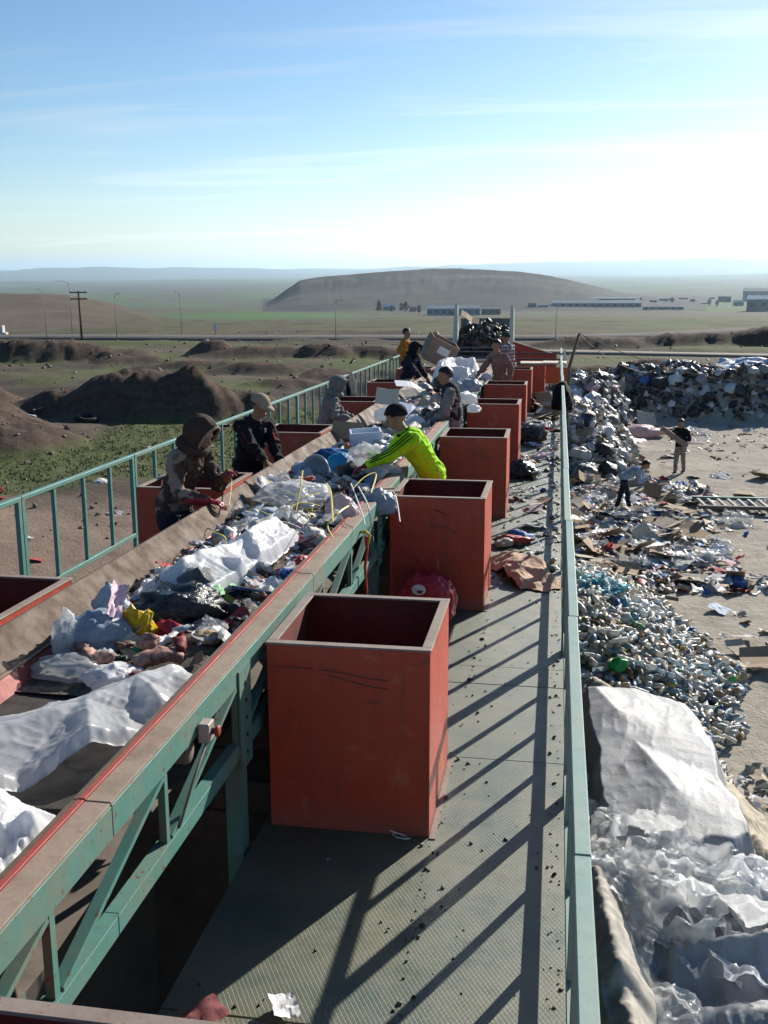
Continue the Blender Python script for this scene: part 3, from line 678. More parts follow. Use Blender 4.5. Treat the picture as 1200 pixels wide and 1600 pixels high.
railing('dirt_side_railing', -4.46, 7.93-2.4*3, 12, 'green steel railing between the conveyor and the open dirt field', green_paint)

# concrete walls added under the deck to block light and keep the pit dark
bayc = mat_plain('shade_wall_concrete', (0.06, 0.053, 0.048), 0.95, 0.25, 3, 0.4)
bay = tag(empty('pit_shade_wall', (-2.9, 0, -3.8)), 'concrete walls added under the deck to block light', 'wall', None, None, True)
MB().bx(-.10, .10, -1.6, 29.5, -.2, 3.55).build('long_shade_wall', bayc, bay)
for y in (-1.5, 6.55, 10.5, 14.4, 18.3, 22.2, 26.1): MB().bx(.101, 2.85, y-.09, y+.09, -.2, 3.55).build('cross_shade_wall', bayc, bay)
# ------------------------------------------------------------------ far things: posts, buildings, trees, hopper, cables
post_grey = mat_plain('weathered_post', (0.20, 0.185, 0.17), 0.8, 0.2)
post_white = mat_plain('white_enamel', (0.62, 0.61, 0.58), 0.5, 0.1)
wood_pole = mat_plain('old_wood_pole', (0.13, 0.10, 0.075), 0.9, 0.3)
def ground_at(px, py):            # where a sight line meets the terrain
    d = ray(WB, px, py); t = np.geomspace(8, 30000, 2600); x, y, z = d.x*t, d.y*t, CAM_H+d.z*t
    g = height(x, y); k = np.argmax(z <= g); k = k if z[k] <= g[k] else len(t)-1
    return Vector((x[k], y[k], g[k]))
lamp_grey = mat_plain('galvanised_grey', (0.26, 0.26, 0.26), 0.6, 0.1)
def lamp(px, base, top, side, label, arm=1.1):
    p = atw(px, base, Z=-3.5); D = math.hypot(p.x, p.y); h = (base-top)/FPX*D; g = hz(p.x, p.y)
    r = tag(empty('street_lamp', (p.x, p.y, g)), label, 'street lamp', 'street lamps along the road')
    MB().tube([(0, 0, -0.2), (0, 0, h*0.9)], [0.034, 0.024], 8).build('mast', lamp_grey, r, True)
    MB().tube([(0, 0, h*0.9), (side*0.15, 0, h*0.97), (side*arm, 0, h)], [0.026, 0.022, 0.02], 6).build('arm', lamp_grey, r, True)
    MB().box((side*(arm+0.2), 0, h-0.02), (0.36, 0.14, 0.07)).build('lantern', post_white, r, bev=0.03)
lamp(73, 528, 456, -1, 'tall thin street lamp farthest to the side of the brown hill', 0.4)
lamp(113, 520, 443, -1, 'street lamp with a long bent arm next to the utility pole')
lamp(183, 533, 462, 1, 'street lamp beside the utility pole, nearer the earth heaps', 0.3)
lamp(284, 521, 457, -1, 'street lamp standing in front of the green fields', 0.25)
lamp(525, 535, 474, 1, 'street lamp in front of the table hill, close to the orange shirt', 0.4)
lamp(868, 536, 474, 1, 'thin lamp post behind the far end of the walkway', 0.4)
def util_pole(px, base, top, label):
    p = atw(px, base, Z=-3.5); D = math.hypot(p.x, p.y); h = (base-top)/FPX*D
    r = tag(empty('utility_pole', (p.x, p.y, hz(p.x, p.y))), label, 'utility pole')
    MB().tube([(0, 0, -0.3), (0, 0, h)], [0.12, 0.09], 8).build('shaft', wood_pole, r, True)
    for k, z in enumerate((h-0.15, h-0.75)):
        MB().bx(-0.85, 0.85, -0.06, 0.06, z-0.06, z+0.06).build('crossarm', wood_pole, r)
        for x in (-0.75, 0, 0.75): MB().tube([(x, 0, z+0.06), (x, 0, z+0.14), (x, 0, z+0.24)], [0.05, 0.08, 0.03], 6).build('insulator', post_white, r, True)
util_pole(128, 530, 458, 'thick wooden utility pole with two crossarms and insulators')
s = atw(337, 521, Z=-3.5); sg = tag(empty('road_sign', (s.x, s.y, hz(s.x, s.y))), 'small white marker sign beside the road', 'sign')
MB().tube([(0, 0, -.1), (0, 0, 0.9)], 0.04, 6).build('post', post_grey, sg); MB().bx(-.2, .2, -.05, -.01, .45, 1.15).build('panel', post_white, sg, bev=.01)
s = atw(6, 516, Z=-3.5); sg = tag(empty('concrete_marker', (s.x, s.y, hz(s.x, s.y))), 'white stepped concrete marker at the edge of the road', 'marker')
MB().bx(-.35, .35, -.3, .3, -.1, .35).bx(-.35, .0, -.3, .3, .351, 1.1).build('block', post_white, sg, bev=.03)

# buildings on the plain, about 0.7 to 1.2 km away
wall_m = {k: mat_plain('wall_'+k, c, 0.9, 0.12, 0.5, 0.1) for k, c in dict(blue=(0.12, 0.20, 0.27), grey=(0.17, 0.17, 0.18), cream=(0.27, 0.25, 0.22), dark=(0.09, 0.095, 0.10), red=(0.22, 0.12, 0.09)).items()}
roof_m = {k: mat_plain('roof_'+k, c, 0.6, 0.12, 0.5, 0.1) for k, c in dict(pale=(0.17, 0.21, 0.24), white=(0.55, 0.56, 0.56), dark=(0.12, 0.12, 0.125), red=(0.25, 0.12, 0.09)).items()}
win_m = mat_plain('dark_window', (0.03, 0.035, 0.04), 0.2, 0.1, 1, 0.0)
def building(name, px0, px1, ytop, ybase, D, wm, rm, label, gable=0.18, windows=5, depth=0.5):
    gm = ground_at((px0+px1)/2, ybase); D = math.hypot(gm.x, gm.y); a, b = atw(px0, ybase, D=D), atw(px1, ybase, D=D); c = (a+b)/2; w = (b-a).length; h = (ybase-ytop)/FPX*D
    g = min(hz(a.x, a.y), hz(b.x, b.y)); z0 = c.z; yaw = math.atan2(b.y-a.y, b.x-a.x)
    r = tag(empty(name, (c.x, c.y, z0), yaw), label, 'building', 'buildings on the plain'); dep = max(6, w*depth); e = h*(1-gable)
    MB().bx(-w/2, w/2, 0, dep, -min(abs(z0-g), 3)-2, e).build('wall', wall_m[wm], r)
    m = MB(); o = 0.4
    m.add([(-w/2-o, -o, e), (w/2+o, -o, e), (w/2+o, dep+o, e), (-w/2-o, dep+o, e), (-w/2-o, dep/2, h), (w/2+o, dep/2, h)], [(0, 1, 5, 4), (2, 3, 4, 5), (0, 4, 3), (1, 2, 5), (3, 2, 1, 0)])
    m.build('roof', roof_m[rm], r)
    for i in range(windows):
        x = -w/2 + w*(i+0.5)/windows; MB().bx(x-w/windows*0.22, x+w/windows*0.22, -0.12, -0.02, e*0.35, e*0.72).build('window', win_m, r)
    MB().bx(-w*0.04, w*0.04, -0.15, -0.02, -1.0, e*0.6).build('door', wall_m['dark'], r) if windows % 2 == 0 else None
building('warehouse', 667, 750, 478, 493, 730, 'blue', 'pale', 'long blue warehouse with a pale roof below the table hill', 0.3, 8, 0.35)
building('warehouse', 752, 782, 481, 492, 760, 'dark', 'dark', 'dark shed adjoining the long blue warehouse', 0.2, 3)
building('small_house', 599, 618, 476, 485, 800, 'cream', 'white', 'small house with a white roof among dark trees', 0.4, 2)
building('small_house', 640, 650, 480, 487, 780, 'cream', 'red', 'tiny cream house beside the blue warehouse', 0.4, 2)
building('factory_hall', 862, 1002, 470, 480, 1150, 'grey', 'pale', 'long low grey factory hall at the foot of the hill', 0.4, 12, 0.2)
building('factory_hall', 905, 992, 465, 471, 1300, 'cream', 'pale', 'pale hall with many bays behind the factory', 0.3, 14, 0.2)
building('factory_hall', 1004, 1068, 478, 484, 1050, 'cream', 'dark', 'low cream building beyond the end of the factory hall', 0.3, 6, 0.2)
building('small_house', 825, 838, 474, 480, 1150, 'red', 'red', 'reddish house beside the factory hall', 0.4, 2)
building('small_house', 840, 856, 475, 480, 1180, 'cream', 'white', 'row house with white roof beside the factory hall', 0.4, 3)
building('tall_shed', 1160, 1235, 452, 470, 980, 'grey', 'dark', 'big grey shed at the edge of the plain', 0.25, 6, 0.4)
building('tall_shed', 1166, 1240, 464, 486, 820, 'grey', 'white', 'shed with a bright white roof in front of the big grey shed', 0.25, 4, 0.4)
building('small_house', 1122, 1142, 464, 472, 1050, 'dark', 'dark', 'dark house to the side of the white roofed shed', 0.3, 2)
building('small_house', 1145, 1162, 470, 478, 950, 'cream', 'white', 'low white house next to the white roofed shed', 0.3, 2)
for i, px in enumerate((1015, 1030, 1044, 1060, 1078, 1095, 1108)):
    yb_ = 466+random.uniform(0, 9); building('small_house', px, px+random.uniform(7, 15), yb_-random.uniform(2.5, 4.5), yb_, 1300+60*i, random.choice(['grey', 'cream', 'dark']), random.choice(['pale', 'dark', 'red', 'white']), 'tiny hazy house scattered on the plain', 0.3, 2)

leaf_m = mat_plain('dark_foliage', (0.045, 0.055, 0.025), 0.9, 0.4, 0.8, 0.0)
def tree(px, ybase, ytop, D, label, kind):
    p = ground_at(px, ybase); D = math.hypot(p.x, p.y); h = (ybase-ytop)/FPX*D
    r = tag(empty('tree', (p.x, p.y, p.z)), label, 'tree', 'trees around the warehouse')
    MB().tube([(0, 0, -3), (0, 0, h*0.4), (0.1, 0, h*0.85)], [h*0.04, h*0.03, h*0.01], 6).build('trunk', wood_pole, r)
    vs, fs = [], []
    for k in range(260):
        u = random.random(); z = h*(0.18+0.82*u); rr = h*(0.30*(1-u)**0.7+0.04 if kind else 0.34*math.sin(math.pi*min(1, u*0.9+0.1))**0.7)
        a = random.uniform(0, 6.28); q = rr*math.sqrt(random.random())*random.uniform(.7, 1.2)
        c = Vector((math.cos(a)*q, math.sin(a)*q, z)); s_ = h*random.uniform(.03, .075)
        e1 = Vector((random.gauss(0, 1), random.gauss(0, 1), random.gauss(0, .6))).normalized()*s_; e2 = e1.cross(Vector((random.gauss(0, 1), random.gauss(0, 1), random.gauss(0, 1)))).normalized()*s_
        k0 = len(vs); vs += [c-e1, c+e2, c+e1, c-e2]; fs.append((k0, k0+1, k0+2, k0+3))
    obj('crown', new_mesh('crown', vs, fs, leaf_m), r)
for px, yb, yt, D, k, lb in ((592, 488, 470, 790, 1, 'pointed dark tree beside the small white roofed house'), (627, 487, 474, 800, 0, 'round dark tree between the two small houses'), (634, 488, 472, 770, 0, 'dense dark tree near the corner of the blue warehouse'),
        (655, 490, 477, 735, 0, 'dark tree touching the end of the blue warehouse'), (612, 488, 478, 770, 0, 'low tree in front of the small white roofed house'), (1001, 474, 466, 1150, 0, 'tree at the end of the factory hall'), (1108, 478, 468, 960, 0, 'dark tree before the dark house'), (1120, 480, 470, 930, 0, 'dark tree nearest the white roofed shed'), (1050, 474, 465, 1150, 0, 'tree above the low cream building')):
    tree(px, yb, yt, D, lb, k)

# feed hopper at the far end of the conveyor (platform coordinates)
hop_grey = mat_paint('hopper_grey', (0.16, 0.16, 0.165), (0.10, 0.08, 0.07), 0.6, 0.6, 0.5)
fin_green = mat_paint('pale_green_fin', (0.42, 0.52, 0.46), (0.2, 0.17, 0.13), 0.5, 0.5, 0.4)
hp = tag(empty('feed_hopper', (-2.25, 32.0, 0)), 'feed hopper with two tall pale green fins heaped with dark rubbish', 'hopper', None, None, True)
for sx, top in ((-0.86, 2.46), (0.86, 2.40)):
    MB().add([(sx-.09, -.05, .9), (sx+.09, -.05, .9), (sx+.09, .42, .9), (sx-.09, .42, .9), (sx-.03, .16 if sx < 0 else -.02, top), (sx+.06, .16 if sx < 0 else -.02, top), (sx+.06, .36, top-.05), (sx-.03, .36, top-.05)],
             [(3, 2, 1, 0), (4, 5, 6, 7), (0, 1, 5, 4), (1, 2, 6, 5), (2, 3, 7, 6), (3, 0, 4, 7)]).build('side_fin', fin_green, hp, bev=.008)
    MB().bx(sx-.04, sx+.04, .43, .5, -3.6, top-.6).build('post', dark_steel, hp)
MB().add([(-.82, -.2, .85), (.82, -.2, .85), (.82, 1.6, 1.5), (-.82, 1.6, 1.5), (-.82, -.2, .80), (.82, -.2, .80), (.82, 1.6, 1.45), (-.82, 1.6, 1.45)], [(0, 1, 2, 3), (7, 6, 5, 4), (0, 4, 5, 1), (1, 5, 6, 2), (2, 6, 7, 3), (3, 7, 4, 0)]).build('ramp', hop_grey, hp)
MB().bx(-.83, .83, 1.62, 1.68, .9, 2.0).build('back_panel', hop_grey, hp)
for k in range(2): MB().bx(-.82, .82, -.26, -.22, 1.02+.12*k, 1.06+.12*k).build('cross_bar', hop_grey, hp)
ap = tag(empty('loading_apron', (-0.55, 31.0, 0)), 'brown steel apron plate behind the end of the walkway', 'plate', None, None, True)
MB().add([(-.75, .3, .5), (.55, .1, .5), (.55, .1, .97), (-.75, .3, 1.36), (-.75, .36, .5), (.55, .16, .5), (.55, .16, .97), (-.75, .36, 1.36)], [(0, 1, 2, 3), (7, 6, 5, 4), (0, 4, 5, 1), (1, 5, 6, 2), (2, 6, 7, 3), (3, 7, 4, 0)]).build('plate', red_paint, ap)
MB().bar((-.75, .32, 1.36), (.56, .12, .98), .09, .03).build('edge', tan_top, ap)
er = tag(empty('end_railing', (0, 30.0, 0)), 'dark crossbar railing closing the end of the walkway', 'railing', None, None, True)
for z in (1.08, .92): MB().bx(-1.25, .19, -.02, .02, z-.02, z+.02).build('crossbar', dark_steel, er)
for x in (-1.22, -.5): MB().bx(x-.02, x+.02, -.018, .018, 0, .899).build('post', dark_steel, er)
MB().bx(.195, .255, -.03, .03, 0, 1.2).build('end_post', post_white, er)
# leaning mast with two slack cables
lm0 = at(889, 575, Y=31.2); lm1 = at(905, 521, Y=31.0)
ms = tag(empty('leaning_mast', lm0), 'dark leaning mast with rags at its tip behind the walkway end', 'mast', None, None, True)
d_ = lm1-lm0
MB().tube([Vector((0.02, 0.3, -3.4))-d_*0.2, (0, 0, 0), d_], [.05, .05, .035], 8).build('mast', wood_pole, ms, True)
cb = tag(empty('slack_cable', lm1), 'thick dark cable hanging from the leaning mast over the rubbish bank', 'cable', None, None, True)
e1 = at(1215, 604, Y=27.5)-lm1; pts = [e1*(i/24)+Vector((0, 0, -0.55*4*(i/24)*(1-i/24)*0.5)) for i in range(25)]
MB().tube(pts, 0.011, 6).build('strand', dark_steel, cb, True)
cb = tag(empty('slack_cable', lm1+Vector((0.02, 0, -.05))), 'thinner cable sagging below the thick one from the leaning mast', 'cable', None, None, True)
e2 = at(1010, 580, Y=40)-lm1; pts = [e2*(i/16)+Vector((0, 0, -0.9*(i/16)*(1-i/16))) for i in range(17)]
MB().tube(pts, 0.009, 6).build('strand', dark_steel, cb, True)

# tyre on the earth slope
tp = ground_at(137, 660)
ty = tag(empty('tyre', (tp.x, tp.y, tp.z+0.16)), 'black worn tyre lying on the earth slope', 'tyre'); ty.rotation_euler = (0.22, 0.1, 0.3)
m = MB(); m.lathe([(.26, -.10), (.33, -.14), (.42, -.13), (.46, -.08), (.46, .08), (.42, .13), (.33, .14), (.26, .10), (.24, 0), (.26, -.10)], 26)
m.build('casing', mat_plain('tyre_rubber', (0.03, 0.03, 0.03), 0.8, 0.3), ty, True)
for k in range(26):
    a = 2*math.pi*(k+.5)/26; MB().box((.463*math.cos(a), .463*math.sin(a), 0), (.014, .05, .17), Matrix.Rotation(a, 3, 'Z')).build('tread_block', bpy.data.materials['tyre_rubber'], ty)
# ------------------------------------------------------------------ rubbish: shapes
def ico(sub):
    bm = bmesh.new(); bmesh.ops.create_icosphere(bm, subdivisions=sub, radius=1.0)
    bm.verts.ensure_lookup_table(); V = np.array([v.co[:] for v in bm.verts]); F = [tuple(v.index for v in f.verts) for f in bm.faces]; bm.free()
    return V, F
ICO = {k: ico(k) for k in (1, 2, 3, 4, 5)}
def n3(V, f, seed):                 # smooth 3-D value noise, -1..1
    Q = np.asarray(V)*f*1.35 + np.array([seed*3.7, seed*1.3, -seed*2.1]); I = np.floor(Q).astype(np.int64); t = Q-I; t = t*t*(3-2*t); r = 0
    for a in (0, 1):
        for b in (0, 1):
            for c in (0, 1):
                h = ((I[:, 0]+a)*374761393+(I[:, 1]+b)*668265263+(I[:, 2]+c)*2147483647 + 12345) & 0x7fffffff
                h = ((h ^ (h >> 13))*1274126177) & 0x7fffffff; h = ((h ^ (h >> 16)) & 0xffff)/32767.5-1
                r = r + h*(t[:, 0] if a else 1-t[:, 0])*(t[:, 1] if b else 1-t[:, 1])*(t[:, 2] if c else 1-t[:, 2])
    return r
def r3(V, f, seed): return 1-2*np.abs(n3(V, f, seed))
def bag_geo(seed, sub=2, knot=0.4, squash=(1, 1, .75), amp=1.0):
    V, F = ICO[sub]; V = V.copy(); d = V.copy()
    r = 1 + amp*(0.24*n3(d, 1.4, seed) + 0.20*r3(d, 2.2, seed+5) + (0.13*r3(d, 4.6, seed+9) if sub > 1 else 0) + (0.06*r3(d, 9, seed+13) if sub > 2 else 0))
    V = d*r[:, None]*np.array(squash)
    z0 = -0.45*squash[2]; V[:, 2] = np.where(V[:, 2] < z0, z0+(V[:, 2]-z0)*0.25, V[:, 2])
    if knot > 0:
        k = sstep(0.80, 1.0, d[:, 2]); V[:, :2] *= (1-0.75*k)[:, None]; V[:, 2] += k*knot; V[:, 0] += k*knot*0.5*math.sin(seed)
        k2 = sstep(0.985, 1.0, d[:, 2]); V[:, :2] *= (1+2.2*k2)[:, None]
    return V, F
def sheet_geo(seed, n=9, amp=0.25, curl=0.0, irregular=0.15, f=1.6, aspect=1.0):
    u, v = np.meshgrid(np.linspace(-1, 1, n), np.linspace(-1, 1, n), indexing='ij')
    x = u*aspect + irregular*fbm(u*1.3+seed, v*1.3, 1, 3, seed); y = v + irregular*fbm(u*1.3, v*1.3+seed, 1, 3, seed+3)
    z = amp*(ridged(u+seed*1.7, v-seed, f, 3, seed)-0.6) + amp*0.4*fbm(u, v, 3.1, 2, seed+8) + curl*(u*u+0.4*v*v)*math.copysign(1, math.sin(seed*9.1))
    P = np.stack([x*(1-0.15*amp), y*(1-0.15*amp), z], -1)
    idx = np.arange(n*n).reshape(n, n); F = np.stack([idx[:-1, :-1], idx[1:, :-1], idx[1:, 1:], idx[:-1, 1:]], -1).reshape(-1, 4)
    return P.reshape(-1, 3), [tuple(f_) for f_ in F]
def card_geo(seed, t=0.02):
    rd = random.Random(seed); w, l = 1.0, rd.uniform(.5, .9); a = rd.uniform(-.7, .9); b = rd.uniform(-.5, .5); hx = rd.uniform(.1, .5)
    prof = [(-w, math.sin(b)*(w-hx)*0.6), (-hx, 0), (hx, 0), (w, math.sin(a)*(w-hx))]
    vs, fs = [], []
    for dz in (0, t):
        for (x, z) in prof:
            for y in (-l, l): vs.append((x, y*(1+.06*rd.uniform(-1, 1)), z+dz+rd.uniform(-.02, .02)))
    for i in range(3):
        a0 = 2*i; fs.append((a0, a0+1, a0+3, a0+2)); b0 = 8+2*i; fs.append((b0, b0+2, b0+3, b0+1))
    for i in range(3):
        fs.append((2*i, 2*i+2, 8+2*i+2, 8+2*i)); fs.append((2*i+1, 8+2*i+1, 8+2*i+3, 2*i+3))
    fs.append((0, 8, 9, 1)); fs.append((6, 7, 15, 14))
    return np.array(vs), fs
def bottle_geo(seed, n=10, crush=0.3):
    rd = random.Random(seed); L = 1.0; r = rd.uniform(.24, .33); sh = rd.uniform(.25, .5)
    prof = [(0.0, -L), (r*.8, -L), (r, -L*.93), (r*.95, -.3), (r*1.0, 0.0), (r*.96, .25), (r*.9, sh), (r*.42, sh+.28), (r*.36, sh+.36)]
    m = MB(); m.lathe(prof, n); V = np.array(m.v); nb = len(m.f)
    V[:, 0] *= 1-crush*.6*np.clip(np.sin(V[:, 2]*3+seed), 0, 1); V += (crush*.10*np.stack([n3(V, 3, seed), n3(V, 3, seed+4), 0*V[:, 0]], -1))
    V[:, 0] += crush*.2*V[:, 2]**2*math.sin(seed)
    z0 = prof[-1][1]; k = MB(); k.lathe([(r*.40, z0-.02), (r*.42, z0+.12), (0.0, z0+.125)], 8); C = np.array(k.v); C[:, 0] += crush*.2*z0*z0*math.sin(seed)
    F = list(m.f) + [tuple(i+len(V) for i in f) for f in k.f]
    mi = [0]*nb + [1]*len(k.f)
    ring = nb//(len(prof)-1)
    for i in range(3*ring, 4*ring): mi[i] = 2 if seed % 2 else 0
    return np.vstack([V, C]), F, mi
def geo_mesh(name, g, mats, smooth=True):
    me = new_mesh(name, g[0], g[1], mats, smooth)
    if len(g) > 2: me.polygons.foreach_set('material_index', g[2])
    return me
def mass(name, templates, items, mat, label, smooth=True, parent=None):
    """many small pieces as one object: items = (template index, matrix 4x4, colour)"""
    VV, FF, CC = [], [], []; k = 0
    for ti, M, c in items:
        V, F = templates[ti][0], templates[ti][1]; Mn = np.array(M)
        W = V@Mn[:3, :3].T + Mn[:3, 3]; VV.append(W); CC.append(np.tile(np.array(list(c)+[1.0]), (len(W), 1)))
        FF += [tuple(i+k for i in f) for f in F]; k += len(W)
    V = np.vstack(VV); me = bpy.data.meshes.new(name); me.from_pydata(V.tolist(), [], FF); me.materials.append(mat)
    ca = me.color_attributes.new('piece', 'FLOAT_COLOR', 'POINT'); ca.data.foreach_set('color', np.vstack(CC).astype(np.float32).ravel())
    if smooth: me.polygons.foreach_set('use_smooth', [True]*len(me.polygons))
    return tag(obj(name, me, parent), label, None, None, 'stuff')
def rot_mat(rx, ry, rz, loc, s):
    M = Matrix.Translation(Vector(loc)) @ (Matrix.Rotation(rz, 4, 'Z') @ Matrix.Rotation(ry, 4, 'Y') @ Matrix.Rotation(rx, 4, 'X'))
    return M @ (Matrix.Diagonal((s, s, s, 1)) if isinstance(s, (int, float)) else Matrix.Diagonal((*s, 1)))

# materials for rubbish
WHITE, OFFW, GREY, DGREY, BLK, BLUE, PALEB, BEIGE, TAN, REDC, GRN, YEL, PINK, BROWN = (.70, .70, .69), (.58, .56, .52), (.32, .32, .33), (.13, .13, .14), (.02, .02, .023), (.04, .14, .42), (.40, .50, .60), (.46, .40, .31), (.36, .26, .16), (.40, .05, .05), (.06, .28, .10), (.62, .48, .04), (.55, .33, .33), (.16, .10, .065)
bag_mat = mat_film('bag_plastic', None, 0.0, 0.25, 0.35, 0.35, [(0, WHITE), (.30, OFFW), (.44, BLK), (.62, GREY), (.70, DGREY), (.79, PALEB), (.83, BEIGE), (.92, TAN), (.96, PINK), (.985, BLUE)], 0.55)
dark_bag_mat = mat_film('dark_bag_plastic', None, 0.0, 0.12, 0.3, 0.35, [(0, BLK), (.42, DGREY), (.56, BROWN), (.66, WHITE), (.80, OFFW), (.92, GREY), (.98, BLUE)], 0.6)
paper_mat = mat_random('scrap_paper', [WHITE, OFFW, BEIGE, WHITE, PALEB, OFFW, TAN, PINK, WHITE, BEIGE, GREY, BLUE, REDC], 0.8, 0.3, 20, 0.4)
card_mat = mat_random('cardboard', [TAN, BEIGE, (.40, .30, .20), (.30, .21, .13), BEIGE, (.48, .42, .34), (.33, .24, .16)], 0.9, 0.25, 14, 0.35)
junk_mat = mat_random('mixed_scrap', [WHITE, REDC, BLK, BEIGE, BLUE, OFFW, GRN, TAN, YEL, GREY, PINK, DGREY, OFFW, BROWN], 0.55, 0.3, 16, 0.45)
clear_film = mat_film('clear_plastic_film', (.76, .77, .77), 0.46, 0.42, 0.11, 0.28, None, 0.35, 0.008)
milky_film = mat_film('milky_plastic_film', (.88, .89, .90), 0.16, 0.58, 0.32, 0.06, None, 0.12, 0.008)
white_film = mat_film('white_plastic_sheet', (.88, .88, .89), 0.0, 0.45, 0.38, 0.10, None, 0.15, 0.01)
black_film = mat_film('black_bin_liner', (.012, .012, .014), 0.0, 0.05, 0.22, 0.15, None, 0.7)
bluegrey_film = mat_film('bluish_bag', (.30, .36, .45), 0.05, 0.3, 0.4, 0.25, None, 0.4)
blue_film = mat_film('bright_blue_bag', (.01, .26, .48), 0.0, 0.25, 0.3, 0.1, None, 0.5)
pet = []
for nm, c in (('clear', (.60, .62, .60)), ('cloudy', (.66, .64, .57)), ('bluish', (.42, .55, .60)), ('amber', (.50, .40, .25))): pet.append(mat_film('bottle_'+nm, c, 0.30 if nm != 'cloudy' else 0.12, 0.35, 0.28, 0.35, None, 0.35))
green_pet = mat_film('bottle_green', (.02, .30, .08), 0.15, 0.3, 0.15, 0.1, None, 0.3)
cap_m = mat_random('bottle_cap', [WHITE, WHITE, PALEB, OFFW, BLUE, WHITE, YEL], 0.4, 0.05); lab_m = mat_random('bottle_label', [WHITE, WHITE, PALEB, OFFW, BLUE, OFFW, WHITE, BEIGE], 0.5, 0.05)
mass_mat = mat_facecol('mixed_rubbish', 0.55, 0.35, 0.15)
def weave():
    t = NT('woven_sack'); v = t.coord('Object'); s = t.n('ShaderNodeSeparateXYZ'); t.l(v, s.inputs[0])
    wx = t.math('SINE', t.math('MULTIPLY', t.math('ADD', s.outputs[0], t.math('MULTIPLY', s.outputs[2], .7)), 520.0)); wy = t.math('SINE', t.math('MULTIPLY', t.math('SUBTRACT', s.outputs[1], t.math('MULTIPLY', s.outputs[2], .5)), 520.0))
    a = t.noise(v, 4, 6, .65); b = t.noise(v, 26, 4, .6)
    base = t.mix(t.ramp(a, [(.42, 0.), (.75, .65)]), (.36, .37, .39), (.26, .23, .19)); base = t.mix(t.ramp(b, [(.60, 0.), (.75, .4)]), base, (.32, .29, .26))
    h = t.math('ADD', t.math('MULTIPLY', t.math('MULTIPLY', wx, wy), .12), t.math('ADD', b, a))
    p = t.pr(base, .55, t.bump(h, .35, .012), spec=.4); tr = t.n('ShaderNodeBsdfTranslucent'); t.l(base, tr.inputs[0]); mx = t.n('ShaderNodeMixShader'); mx.inputs[0].default_value = .15
    t.l(p, mx.inputs[1]); t.l(tr.outputs[0], mx.inputs[2]); return t.done(mx.outputs[0])
sack_mat = weave()
beige_sack = mat_plain('beige_sack_cloth', (.40, .345, .25), .8, .25, 6, .35, 'Object', .3, .015)

# shape library
BAGS = [geo_mesh('bag', bag_geo(i+1, 3, random.choice([0, .35, .5, .25]), (1, random.uniform(.75, 1), random.uniform(.6, .85))), bag_mat) for i in range(7)]
DBAGS = [geo_mesh('dark_bag', bag_geo(i+31, 3, random.choice([0, .35, .5]), (1, random.uniform(.75, 1), random.uniform(.55, .8))), dark_bag_mat) for i in range(5)]
PAPERS = [geo_mesh('scrap', sheet_geo(i+1, 9, random.uniform(.12, .4), random.uniform(0, .25), .2, 1.5, random.uniform(.6, 1.4)), paper_mat, False) for i in range(8)]
FILMS = [geo_mesh('film', sheet_geo(i+21, 26, random.uniform(.35, .6), 0, .35, 1.3, random.uniform(.7, 1.5)), milky_film if i % 3 == 2 else clear_film) for i in range(7)]
CARDS = [geo_mesh('card', card_geo(i+1), card_mat, False) for i in range(7)]
JUNK = [geo_mesh('junk', bag_geo(i+51, 3, 0, (1, random.uniform(.4, .8), random.uniform(.2, .45)), 2.4), junk_mat) for i in range(6)]
BOTTLES = [geo_mesh('bottle', bottle_geo(i+1, 10, random.uniform(0, .9)), [pet[[0, 0, 1, 2, 1, 0, 2, 1, 3, 0][i]], cap_m, lab_m]) for i in range(10)]
GBOT = geo_mesh('green_bottle', bottle_geo(3, 10, .3), [green_pet, cap_m, lab_m])
T_BAG = [bag_geo(i+71, 1, 0, (1, .85, .6), 1.8) for i in range(5)]; T_BAG2 = [bag_geo(i+81, 2, 0, (1, .85, .65), 1.5) for i in range(4)]
T_PAP = [sheet_geo(i+61, 5, .7, .1, .25, 1.2) for i in range(5)]
T_CARD = [card_geo(i+21, .03) for i in range(4)]
T_BOT = []
for i in range(4):
    m_ = MB(); r = .26+.03*i; m_.lathe([(0, -1), (r, -.95), (r, .3), (r*.4, .62), (r*.36, .75), (0, .75)], 7); T_BOT.append((np.array(m_.v), m_.f))
TEMPL = T_BAG+T_BAG2+T_PAP+T_CARD+T_BOT     # 0-4 bag, 5-8 fine bag, 9-13 paper, 14-17 card, 18-21 bottle
def put(name, meshes, p, s, rot, label, cat, group, plat=False, stretch=None):
    o = obj(name, random.choice(meshes) if isinstance(meshes, list) else meshes, None, p, rot, (s,)*3 if stretch is None else (s*stretch[0], s*stretch[1], s*stretch[2]))
    return tag(o, label, cat, group, None, plat)
rr = random.uniform

# ------------------------------------------------------------------ yard: long bank and end heap of bags
def gz(x, y): return hz(x, y)
def gz_many(pts):
    P = np.array(pts); return hz_many(P[:, 0], P[:, 1]) if P[:, 1].max() < 59 and P[:, 0].max() < 21 else height(P[:, 0], P[:, 1])
spots = []
while len(spots) < 185:
    x, y = rr(-.1, 13.5), rr(42.6, 48.6)
    if float(garbage_h(np.array([x]), np.array([y]))[0]) > .12: spots.append((x, y))
zs = gz_many(spots)
for (x, y), z in zip(spots, zs):
    hi = z > -2.4
    s = rr(.13, .31)
    put('rubbish_bag', DBAGS if random.random() < (.75 if hi else .6) else BAGS, (x, y, z+.25*s), s, (rr(-.5, .5), rr(-.5, .5), rr(0, 6.3)), 'crumpled rubbish bag piled in the long bank behind the yard', 'bag', 'bags in the long rubbish bank')
spots = []
while len(spots) < 85:
    x, y = rr(.3, 2.5), rr(30.5, 43.0)
    if float(garbage_h(np.array([x]), np.array([y]))[0]) > .05: spots.append((x, y))
zs = gz_many(spots)
